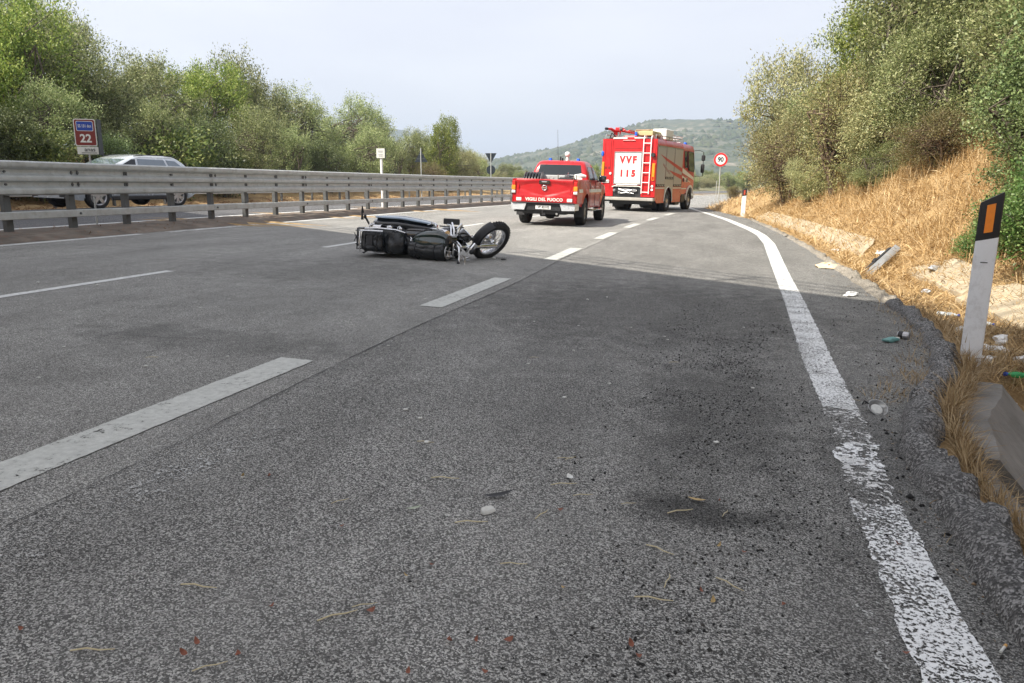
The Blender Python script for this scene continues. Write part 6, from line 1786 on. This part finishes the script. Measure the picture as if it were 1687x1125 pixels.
# steering assembly, turned
hd = Vector((1.26, 0, .80)); ax = Vector((-.52, 0, .855)).normalized()
ST = Matrix.Translation(hd) @ Matrix.Rotation(R(56), 4, ax) @ Matrix.Translation(-hd)
FW = Vector((1.70, 0, .33))
b = MB()
for y in (-.105, .105): b.tube([(1.20, y, .93), (1.42, y, .62), (1.50, y, .50)], .026, 10); b.tube([(1.47, y, .55), (1.66, y, .28)], .036, 10)
FK = xf(b, ST).build('fork', M_chrome, MC, 50)
b = MB(); b.box((1.23, 0, .88), (.10, .30, .04), rot=(0, R(-30), 0), bev=.012); b.box((1.30, 0, .74), (.10, .30, .04), rot=(0, R(-30), 0), bev=.012); b.cyl((1.65, -.14, .315), (1.65, .14, .315), .014, n=8)
xf(b, ST).build('triple_clamp', M_chrome, FK, 40)
spoked(MC, ST @ Matrix.Translation((1.66, 0, .31)), .335, .135, .235, 40)
b = MB(); pts = []
for i in range(11):
    a = R(60 + 70 * i / 10); pts.append([(1.66 + .352 * math.cos(a), y, .31 + (.352 - .03 * (abs(y) / .075) ** 2) * math.sin(a)) for y in np.linspace(-.075, .075, 6)])
b.grid(pts); b.V += []; xf(b, ST).build('front_fender', M_black, FK, 60)
b = MB(); b.lathe([(.001, -.10), (.06, -.09), (.10, -.03), (.105, .05), (.10, .06)], 24, Matrix.Translation((1.40, 0, .84)) @ Matrix.Rotation(R(90), 4, 'Y')); HL = xf(b, ST).build('headlight', M_gloss, FK, 60)
b = MB(); b.lathe([(.001, .075), (.06, .07), (.098, .055)], 24, Matrix.Translation((1.40, 0, .84)) @ Matrix.Rotation(R(90), 4, 'Y')); xf(b, ST).build('lens', M_glassl, HL, 60)
b = MB(); b.tube([(1.04, -.40, .98), (1.10, -.38, 1.02), (1.22, -.22, 1.03), (1.23, -.06, .94), (1.23, .06, .94), (1.22, .22, 1.03), (1.10, .38, 1.02), (1.04, .40, .98)], .013, 8); HB = xf(b, ST).build('handlebar', M_chrome, FK, 60)
for s_ in (1, -1):
    b = MB(); b.tube([(1.10, s_ * .36, 1.02), (1.00, s_ * .46, .98)], .021, 10); xf(b, ST).build('grip', M_black, HB, 60)
    b = MB(); b.tube([(1.16, s_ * .30, 1.04), (1.20, s_ * .40, 1.03), (1.10, s_ * .50, .99)], .008, 6); b.tube([(1.18, s_ * .26, 1.03), (1.16, s_ * .32, 1.22)], .007, 6); xf(b, ST).build('lever', M_chrome, HB, 60)
b = MB(); b.cyl((1.25, .0, .96), (1.20, 0, 1.04), .06, n=18); xf(b, ST).build('speedometer', M_gloss, HB, 40)
for s_ in (.16, -.16):
    b = MB(); b.cyl((1.36, s_ * 1.0, .73), (1.45, s_ * 1.0, .75), .045, n=14); xf(b, ST).build('spot_lamp', M_chrome, FK, 40)
    b = MB(); sblob(b, (1.33, s_ * 1.6, .80), (.10, .07, .07), 2.2); xf(b, ST).build('indicator', M_black, FK, 60)

# the touring tail is short: draw everything behind the seat in
def kids_deep(o):
    out = []
    for c_ in bpy.data.objects:
        if c_.parent == o: out.append(c_); out += kids_deep(c_)
    return out
for o in kids_deep(MC):
    if o.type == 'MESH' and o.name.split('.')[0] not in ('wheel', 'rim', 'spoke', 'brake_disc', 'grip', 'lever', 'mirror', 'handlebar'):
        for v in o.data.vertices:
            if v.co.x < .45: v.co.x = .45 + (v.co.x - .45) * .70
            if v.co.y < -.20: v.co.y = -.20 + (v.co.y + .20) * .35
# roll bag on the road in front of it
BG = empty('roll_bag', (-4.12, 10.50, .135), (0, R(3), R(-9)), 'black wrinkled leather roll bag on the asphalt in front of the motorcycle', 'bag')
b = MB(); pts = []
for i in range(27):
    t_ = i / 26; x = -.32 + .64 * t_; e_ = min(1, (min(t_, 1 - t_) / .07)) ** .5; row = []
    for k in range(24):
        a = 2 * math.pi * k / 24
        rr_ = (.145 * (.55 + .45 * e_)) * (1 + .07 * mnoise.noise(Vector((x * 9, math.cos(a) * 1.5, math.sin(a) * 1.5))) + .035 * mnoise.noise(Vector((x * 26, math.cos(a) * 3, math.sin(a) * 3))))
        row.append((x, rr_ * math.cos(a), .13 + rr_ * .92 * math.sin(a)))
    pts.append(row)
b.loft(pts); b.build('bag', M_leather, BG, 60)
for x in (-.16, .16):
    b = MB(); b.tube([(x, .150 * math.cos(2 * math.pi * i / 20), .13 + .139 * math.sin(2 * math.pi * i / 20)) for i in range(20)], .009, 6, closed=True); b.build('strap', M_black, BG, 60)
b = MB(); b.tube([(.33, .10 * math.cos(2 * math.pi * i / 16), .13 + .10 * math.sin(2 * math.pi * i / 16)) for i in range(16)], .010, 6, closed=True); b.tube([(.33, -.06, .16), (.38, -.02, .12), (.335, .05, .06)], .009, 6); b.tube([(.33, -.05, .06), (.36, 0, .2), (.335, .07, .17)], .006, 6); b.build('buckle', M_steel, BG, 60)

# ------------------------------------------------------------------ litter and small things on the road
def on_road(x, y, dz=.006): return (x, y, ZR(x, y) + dz)
def crumple(d, seed, e=2.4, amp=.35):
    b = MB(); sblob(b, (0, 0, d[2] / 2), d, e, 12, 8)
    b.V = [tuple(Vector(v) * 1.0 + Vector((mnoise.noise(Vector(v) * 22 + Vector((seed, 0, 0))), mnoise.noise(Vector(v) * 22 + Vector((0, seed, 0))), .6 * mnoise.noise(Vector(v) * 22 + Vector((0, 0, seed))))) * amp * min(d[0], d[1])) for v in b.V]
    return b
def leafmesh(l, w_, curlz, seed):
    b = MB(); n_ = 6; pts = []
    for i in range(n_ + 1):
        t_ = i / n_; hw = w_ / 2 * math.sin(math.pi * min(1, t_ * .97 + .02)) ** .8
        c_ = curlz * (t_ - .4) ** 2 * 3
        pts.append([(l * (t_ - .5), -hw, c_ + hw * .25), (l * (t_ - .5), 0, c_), (l * (t_ - .5), hw, c_ + hw * .25)])
    b.grid(pts); return b
M_lr = mat('leaf_red', (.24, .085, .05), .7, var=.3, vs=40); M_lt = mat('leaf_tan', (.42, .30, .13), .7, var=.3, vs=40)
M_lg = mat('leaf_green', (.36, .40, .30), .6, var=.15, vs=40); M_pt = mat('pale_chip', (.62, .62, .58), .7, var=.15, vs=40); M_feather = mat('feather', (.015, .015, .017), .6, var=.3, vs=60)
def single(b, name, m_, loc, rot, label, cat, group=None, smooth=50):
    o = b.build(name, m_, None, smooth, loc, rot); return tag(o, label, cat, group)
single(leafmesh(.12, .030, .016, 1), 'feather', M_feather, on_road(-.755, 2.61, .012), (R(4), R(-4), R(22)), 'dark feather lying on the near asphalt beside a pale stone chip', 'feather')
single(crumple((.040, .030, .018), 3, 5, .9), 'stone_chip', M_pt, on_road(-.76, 2.46), (0, 0, .4), 'pale angular stone chip just below the dark feather on the asphalt', 'stone', smooth=0)
single(leafmesh(.055, .026, .008, 2), 'pale_leaf', M_pt, on_road(-.53, 2.88, .010), (0, R(3), R(118)), 'white pointed leaf alone in the middle of the near asphalt', 'leaf')
single(leafmesh(.06, .018, .008, 2), 'green_leaf', M_lg, on_road(-1.02, 2.40, .010), (0, R(3), R(40)), 'single grey green leaf left of the pale stone chip', 'leaf')
single(leafmesh(.07, .02, .008, 2), 'tan_leaf', M_lt, on_road(-.02, 2.82, .010), (0, R(3), R(-12)), 'long tan leaf lying on the dark oily stain', 'leaf')
rl = [(36, 1040, 0), (303, 1080, 0), (325, 1063, 0), (393, 1083, 0), (444, 787, 0), (447, 1003, 0), (400, 787, 1), (713, 934, 0), (612, 1010, 0), (740, 1060, 0), (784, 1058, 0), (840, 1058, 0), (801, 1112, 0), (921, 843, 0), (1155, 977, 0), (1050, 1085, 0), (1040, 1065, 0), (1175, 995, 1), (1185, 902, 1), (563, 870, 0), (672, 1112, 0), (1480, 900, 0), (1490, 1080, 0), (1185, 828, 0), (1292, 1000, 0), (1500, 770, 0), (928, 972, 1), (669, 952, 1), (1500, 790, 0), (1225, 913, 0)]
lr0 = None; lt0 = None
def ground_from_photo(px, py):
    """where on the banked road plane a small thing lies (surveyed once from the photograph)"""
    f_, th_, ps = 1240., R(11.687), R(15.093)
    r_, u_ = px - 843.5, -(py - 562.5); fw = f_ * math.cos(th_) + u_ * math.sin(th_); up = -f_ * math.sin(th_) + u_ * math.cos(th_)
    X = r_ * math.cos(ps) - fw * math.sin(ps); Y = r_ * math.sin(ps) + fw * math.cos(ps)
    t_ = -1.2 / (up + .03 * X); return X * t_, Y * t_
bl = leafmesh(.022, .013, .012, 3)
for px, py, k in rl:
    x, y = ground_from_photo(px, py)
    src = lt0 if k else lr0
    if src is None:
        o = bl.build('dry_leaf', M_lt if k else M_lr, None, 60)
        if k: lt0 = o
        else: lr0 = o
    else:
        o = src.copy(); COL.objects.link(o)
    o.location = on_road(x, y, .008); o.rotation_euler = (random.uniform(-.5, .5), random.uniform(-.5, .5), random.uniform(0, 6.28)); q = random.uniform(.7, 1.25); o.scale = (q, q, q)
    tag(o, 'small tan dry leaf lying on the near asphalt' if k else 'small reddish dry leaf lying on the near asphalt', 'leaf', 'tan dry leaves on the asphalt' if k else 'reddish dry leaves on the asphalt')
st = [(940, 757, 40), (732, 790, -3), (775, 863, 5), (845, 932, 0), (1035, 832, 12), (325, 969, -8), (960, 818, 10), (555, 1018, 30), (893, 850, 60), (928, 800, 10), (1195, 848, 60), (1085, 908, -40), (600, 1000, 20), (345, 1102, 30), (150, 1075, 5), (1120, 845, 20), (930, 757, 0), (1110, 598, 10), (700, 730, -10), (1100, 960, 70), (250, 590, 10), (880, 590, 0), (560, 828, 40), (1200, 965, -50), (1075, 990, -10)]
stw0 = None
for i_, (px, py, a) in enumerate(st):
    x, y = ground_from_photo(px, py)
    if stw0 is None:
        b = MB(); b.tube([(-.045, 0, 0), (-.01, .003, .004), (.02, -.002, .003), (.05, .006, 0)], [.0018, .002, .0018, .001], 5); o = b.build('straw_stalk', mat('straw_stalk', (.56, .48, .30), .7), None, 60); stw0 = o
    else:
        o = stw0.copy(); COL.objects.link(o)
    o.location = on_road(x, y, .006); o.rotation_euler = (0, 0, R(a + 10)); q = random.uniform(.6, 1.25); o.scale = (q, q, q)
    tag(o, 'thin pale straw stalk lying on the near asphalt', 'straw', 'straw stalks on the asphalt')
# lens knocked off a headlamp, beside the kerb
HLp = empty('broken_headlamp', on_road(.90, 4.40, .0), (R(38), R(8), R(10)), 'broken chrome headlamp bowl with a white disc lying near the kerb', 'headlamp')
b = MB(); b.lathe([(.001, 0), (.03, .004), (.055, .025), (.066, .05), (.062, .05), (.05, .028), (.028, .010), (.001, .006)], 28); b.build('bowl', mat('dull_bowl', (.42, .42, .41), .35, metal=.6, dirt=.5), HLp, 60)
HLp.scale = (.82, .82, .82)
b = MB(); b.lathe([(.001, .034), (.03, .036), (.04, .03), (.03, .022), (.001, .02)], 20); b.build('disc', M_pt, HLp, 60)
b = MB(); b.tube([(-.06, .02, .05), (-.09, .03, .06), (-.10, .01, .04)], .006, 6); b.build('clip', M_black, HLp, 60)
# car trim in the gutter
TR = empty('car_trim', (2.55, 13.3, GZ(2.55, 13.3) + .12), (R(6), R(-14), R(62)), 'long grey and black piece of car trim lying across the gutter slab', 'debris')
TR.scale = (1.0, .62, 1.0)
b = MB(); b.loft([[(x, -.10 + .03 * math.sin(x * 2), .02 + .08 * x * x * .2), (x, .05, .06 + .05 * x * x * .2), (x, .10, .02), (x, .09, .0), (x, .04, .045), (x, -.10, .0)] for x in np.linspace(-.9, .9, 12)]); b.build('strip', mat('trim_grey', (.34, .36, .38), .4, dirt=.3), TR, 40)
b = MB(); b.loft([[(x, .10, .05), (x, .17, .03), (x, .16, -.01), (x, .1, 0)] for x in np.linspace(-.7, .8, 8)]); b.box((.1, .14, .03), (.12, .10, .06), bev=.01); b.build('edge_strip', M_black, TR, 40)
# litter in the gutter: bottles, cans, paper
def bottle(loc, rot, m_, label, s=1.0):
    o = empty('plastic_bottle', loc, rot, label, 'bottle'); o.scale = (s, s, s)
    b = MB(); b.lathe([(.001, 0), (.03, .003), (.033, .02), (.031, .06), (.033, .07), (.031, .10), (.033, .14), (.028, .17), (.014, .20), (.013, .22), (.001, .22)], 16); b.V = [(x, y * .75, z) for x, y, z in b.V]; b.build('bottle', m_, o, 60)
    b = MB(); b.cyl((0, 0, .215), (0, 0, .235), .015, n=12); b.build('cap', M_sblue, o, 40); return o
def clearplastic(name, col):
    m_, t, out = new_mat(name); p = N(t, 'ShaderNodeBsdfPrincipled', inp={'Roughness': .18}); p.inputs['Base Color'].default_value = (*col, 1); p.inputs['Transmission Weight'].default_value = .55; p.inputs['IOR'].default_value = 1.2
    t.links.new(p.outputs[0], out.inputs['Surface']); return m_
M_bott = clearplastic('clear_bottle', (.75, .85, .92)); M_bottg = clearplastic('green_bottle', (.12, .62, .25)); M_tissue = mat('white_paper', (.74, .74, .72), .8, var=.08); M_teal = mat('teal_packaging', (.16, .34, .32), .55)
def gpt(d, Y, dz=.05): x = edge(Y) + d; return (x, Y, GZ(x, Y) + dz)
bottle(gpt(.62, 9.2), (R(88), 0, R(50)), M_bott, 'clear blue capped bottle lying in the straw gutter near the kerb')
bottle(gpt(.95, 9.0), (R(86), 0, R(-40)), M_bottg, 'crushed green bottle in the straw gutter beside a pale slab', 1.05)
bottle(gpt(.85, 8.7), (R(86), 0, R(30)), M_bott, 'clear crushed bottle touching the green bottle in the gutter')
bottle(gpt(.72, 6.35), (R(84), 0, R(-70)), M_bottg, 'dark green bottle in the shaded straw right of the near post foot')
bottle(gpt(.98, 5.75, .30), (R(84), 0, R(20)), M_bott, 'clear bottle at the right picture edge above the drain wall')
pap = [(.62, 8.15, (.22, .16, .06), 'crumpled white paper beside the green bottle in the gutter'), (.78, 7.75, (.20, .12, .06), 'crumpled white plastic sheet below the gutter bottles'), (.62, 7.3, (.26, .16, .05), 'flattened white wrapper in the gutter left of the near post'),
       (.46, 6.75, (.22, .12, .05), 'pale torn wrapper close to the kerb left of the near post'), (.78, 6.9, (.12, .10, .06), 'small white cup in the straw just left of the near post'), (.52, 6.1, (.16, .10, .05), 'white tissue beside the foot of the near post'),
       (.86, 6.1, (.18, .12, .06), 'crumpled foil in the shaded straw right of the near post'), (-.10, 12.5, (.34, .22, .08), 'sand coloured crumpled cardboard on the sunlit road edge'), (-.26, 9.35, (.22, .10, .04), 'white crushed carton at the shadow line on the road edge'),
       (2.75, 12.3, (.26, .2, .22), 'white plastic bag caught high in the straw bank'), (2.3, 11.2, (.24, .18, .20), 'white plastic bag in the middle of the straw bank'), (1.05, 14.6, (.36, .16, .08), 'pale crumpled plastic beyond the car trim in the gutter'),
       (.9, 10.9, (.12, .1, .05), 'small grey blue wrapper in the sunlit gutter'), (1.25, 12.0, (.30, .16, .06), 'grey crumpled plastic beside the triangular slab end'), (.6, 16.5, (.26, .14, .05), 'pale scrap on the long gutter slab'), (.98, 5.5, (.14, .1, .06), 'white crumpled paper at the right picture edge above the drain')]
for i, (d, Y, dm, lb) in enumerate(pap):
    m_ = mat('cardboard', (.62, .50, .34), .85) if 'cardboard' in lb else (mat('foil_grey', (.5, .52, .54), .35, metal=.3) if ('grey' in lb or 'foil' in lb) else M_tissue)
    x, y, z = gpt(d, Y, .03)
    if d < 0: z = ZR(x, y)
    if Y == 5.5: z += .25
    single(crumple(dm, i * 3.1, 2.2, .45), 'crumpled_paper' if m_ == M_tissue else 'debris', m_, (x, y, z), (0, 0, i * 1.3), lb, 'litter', smooth=25)
CN = empty('drink_can', on_road(1.50, 6.78, .03), (R(90), 0, R(62)), 'small dark topped can lying on the shaded shoulder beside teal packaging', 'can')
b = MB(); b.lathe([(.001, 0), (.028, .002), (.033, .01), (.033, .08), (.027, .09), (.001, .088)], 18); b.build('can', M_alloy, CN, 50)
b = MB(); b.lathe([(.0335, .01), (.0335, .045)], 18); b.build('dark_band', M_ink, CN, 50)
single(crumple((.13, .06, .035), 44, 2.4, .35), 'packaging', M_teal, on_road(1.40, 6.55), (0, 0, .5), 'crumpled teal and white packaging lying on the shaded shoulder', 'litter', smooth=25)
single(crumple((.07, .05, .03), 45, 2.4, .3), 'packaging', M_pt, on_road(1.46, 6.62), (0, 0, 1.2), 'small white scrap touching the teal packaging on the shoulder', 'litter', smooth=25)
b = MB(); b.cyl((-.02, 0, .004), (.012, 0, .004), .004, n=8); o = single(b, 'cigarette_end', M_pt, on_road(.80, 2.09, .004), (0, 0, 1.0), 'cigarette end with tan tip in the dirt between line and kerb', 'cigarette end'); b = MB(); b.cyl((.0121, 0, .004), (.026, 0, .004), .0042, n=8); b.build('tip', mat('filter_tan', (.6, .33, .1), .8), o, 50)
single(crumple((.09, .05, .02), 46, 3, .2), 'debris', M_ink, on_road(-3.10, 11.0), (0, 0, .2), 'small black broken part on the asphalt right of the front wheel', 'debris', smooth=25)
single(crumple((.05, .04, .02), 47, 3, .2), 'debris', M_pt, on_road(-3.28, 11.1), (0, 0, .2), 'tiny white broken part under the fallen front wheel', 'debris', smooth=25)

# ------------------------------------------------------------------ loose grit: stones of the road shoulder and ravelled asphalt
def stones(n, xs, ysr, smin, smax, m_, label, dens=None, z0=.0):
    r = np.random.default_rng(n + 5)
    X = xs(r, n) if callable(xs) else r.uniform(*xs, n)
    Y = ysr[0] + (ysr[1] - ysr[0]) * r.random(n)
    if dens is not None:
        k_ = np.array([dens(x, y) for x, y in zip(X, Y)]) > r.random(n); X, Y = X[k_], Y[k_]
    n = len(X); base = np.array([(1, 0, 0), (0, 1, 0), (-1, 0, 0), (0, -1, 0), (0, 0, 1), (0, 0, -.4)], float); f = np.array([(0, 1, 4), (1, 2, 4), (2, 3, 4), (3, 0, 4), (1, 0, 5), (2, 1, 5), (3, 2, 5), (0, 3, 5)])
    s_ = smin * (smax / smin) ** (r.random(n) ** 2.2)
    V = base[None] * (1 + r.normal(0, .22, (n, 6, 1))) * s_[:, None, None] * r.uniform(.6, 1.3, (n, 1, 3))
    a = r.uniform(0, 6.28, n); c_, s2 = np.cos(a)[:, None], np.sin(a)[:, None]
    V = np.stack([V[..., 0] * c_ - V[..., 1] * s2, V[..., 0] * s2 + V[..., 1] * c_, V[..., 2]], -1)
    Z = np.array([ZR(x, y) for x, y in zip(X, Y)]) + s_ * .3 + z0
    V += np.stack([X, Y, Z], -1)[:, None, :]
    F = f[None] + (np.arange(n) * 6)[:, None, None]
    return tag(raw_mesh('loose_grit', V.reshape(-1, 3), F.reshape(-1, 3), m_, kind='stuff'), label)
M_gb = leafmat('grit_black', [(.012, .012, .012), (.02, .02, .02), (.04, .04, .038), (.06, .055, .05)], .9, 0)
M_gm = leafmat('grit_mixed', [(.03, .03, .03), (.09, .085, .08), (.2, .19, .17), (.45, .43, .38)], .9, 0)
def band(x, y):
    c_ = .12 + .05 * math.sin(y); q = math.exp(-((x - c_) / .42) ** 2) * (1 if y < 7 else .3)
    return q * max(0, .42 + 1.1 * mnoise.noise(Vector((x * 2.6, y * 1.6, 7))))
stones(42000, (-1.0, 1.4), (1.6, 8.5), .0028, .0075, M_gb, 'black grit ravelled from the coarse asphalt', band)
def shoulder(r, n): return r.normal(0, 1, n) * .10 + .80
def shd(x, y): return 1.0 if .66 < x < edge(y) + .03 else 0
stones(6500, lambda r, n: r.uniform(.68, 1.9, n), (1.5, 9), .0025, .011, M_gm, 'mixed grit and dust gathered along the kerb', lambda x, y: shd(x, y) * (.25 + .75 * math.exp(-((x - edge(y)) / .16) ** 2)))
stones(2600, (-4, 1.2), (1.6, 9), .002, .0045, M_gm, 'scattered pale grit on the coarse lane')
stones(5200, lambda r, n: r.uniform(.8, 2.0, n), (1.6, 12), .002, .008, leafmat('grit_brown', [(.05, .035, .022), (.12, .08, .05), (.22, .15, .09), (.34, .26, .17)], .9, 0), 'brown dirt crumbs gathered in the angle of the kerb', lambda x, y: (1 if x < edge(y) + .05 else 0) * math.exp(-((x - edge(y)) / .10) ** 2))
stones(260, lambda r, n: r.uniform(.70, 1.2, n), (1.6, 5), .006, .014, M_gb, 'lumps of broken asphalt by the kerb', lambda x, y: shd(x, y) * math.exp(-((x - edge(y)) / .12) ** 2))

for k_, (px, py, w_) in enumerate([(668, 676, .018), (692, 690, .016), (703, 730, .02), (945, 578, .013), (968, 494, .02), (1004, 633, .016), (930, 656, .018), (1000, 490, .016), (953, 537, .012), (880, 530, .012), (700, 493, .014), (1180, 730, .018), (1100, 560, .012), (1040, 540, .012), (1095, 555, .012), (870, 600, .014), (640, 570, .013), (330, 508, .016), (88, 502, .015), (100, 513, .015), (160, 470, .02), (63, 466, .022), (400, 456, .02), (105, 572, .014), (64, 623, .014), (375, 588, .014), (240, 604, .016), (1240, 640, .014), (1225, 540, .014), (400, 787, .01)]):
    x, y = ground_from_photo(px, py)
    if k_ == 0:
        chip = crumple((.022, .015, .008), 61, 3, .25).build('pale_chip', M_pt, None, 25); o = chip
    else:
        o = chip.copy(); COL.objects.link(o)
    o.location = on_road(x, y, .001); q = w_ / .015; o.scale = (q, q, q); o.rotation_euler = (0, 0, random.uniform(0, 6.28))
    tag(o, 'tiny pale chip of stone scattered on the shaded asphalt', 'stone chip', 'pale chips on the asphalt')
# ------------------------------------------------------------------ air: even haze in one closed box
b = MB(); b.box((0, 1300, 100), (7000, 6400, 340))
hz = b.build('haze', None, None, 0)
hm = bpy.data.materials.new('haze'); hm.use_nodes = True; t = hm.node_tree; t.nodes.clear()
pv = t.nodes.new('ShaderNodeVolumePrincipled'); pv.inputs['Color'].default_value = (.70, .83, 1.0, 1); pv.inputs['Density'].default_value = .00042; pv.inputs['Anisotropy'].default_value = .2
oo = t.nodes.new('ShaderNodeOutputMaterial'); t.links.new(pv.outputs[0], oo.inputs['Volume'])
hz.data.materials.append(hm)
tag(hz, 'pale summer haze', kind='stuff')
SPLIT = {'bumper', 'white_band', 'white_line', 'white_mark', 'reflective_block', 'lamp_shell', 'mudflap', 'spot_lamp', 'rack_strap', 'blue_beacon'}
def split_islands(o):
    bm = bmesh.new(); bm.from_mesh(o.data); bm.verts.ensure_lookup_table(); seen = set(); isl = []
    for v in bm.verts:
        if v.index in seen: continue
        st_ = [v]; cur = []; seen.add(v.index)
        while st_:
            q = st_.pop(); cur.append(q.index)
            for e_ in q.link_edges:
                w_ = e_.other_vert(q)
                if w_.index not in seen: seen.add(w_.index); st_.append(w_)
        isl.append(set(cur))
    bm.free()
    if len(isl) < 2: return
    src = o.data
    for k, s_ in enumerate(isl):
        b2 = bmesh.new(); b2.from_mesh(src); b2.verts.ensure_lookup_table()
        bmesh.ops.delete(b2, geom=[v for v in b2.verts if v.index not in s_], context='VERTS')
        me = bpy.data.meshes.new(src.name); b2.to_mesh(me); b2.free()
        for m_ in src.materials: me.materials.append(m_)
        if k == 0: o.data = me
        else:
            c_ = o.copy(); c_.data = me; COL.objects.link(c_)
for o in list(bpy.data.objects):
    if o.type == 'MESH' and o.parent and o.name.split('.')[0] in SPLIT: split_islands(o)
for o in bpy.data.objects:
    if o.type == 'MESH' and o.parent and o.name.split('.')[0] in ('bolt', 'small_print', 'spoke', 'reflector_tick', 'small_plate', 'panel_joint', 'pump_fitting', 'door_gap', 'cable', 'pushrod_tube'): o['kind'] = 'stuff'
bpy.context.view_layer.update()
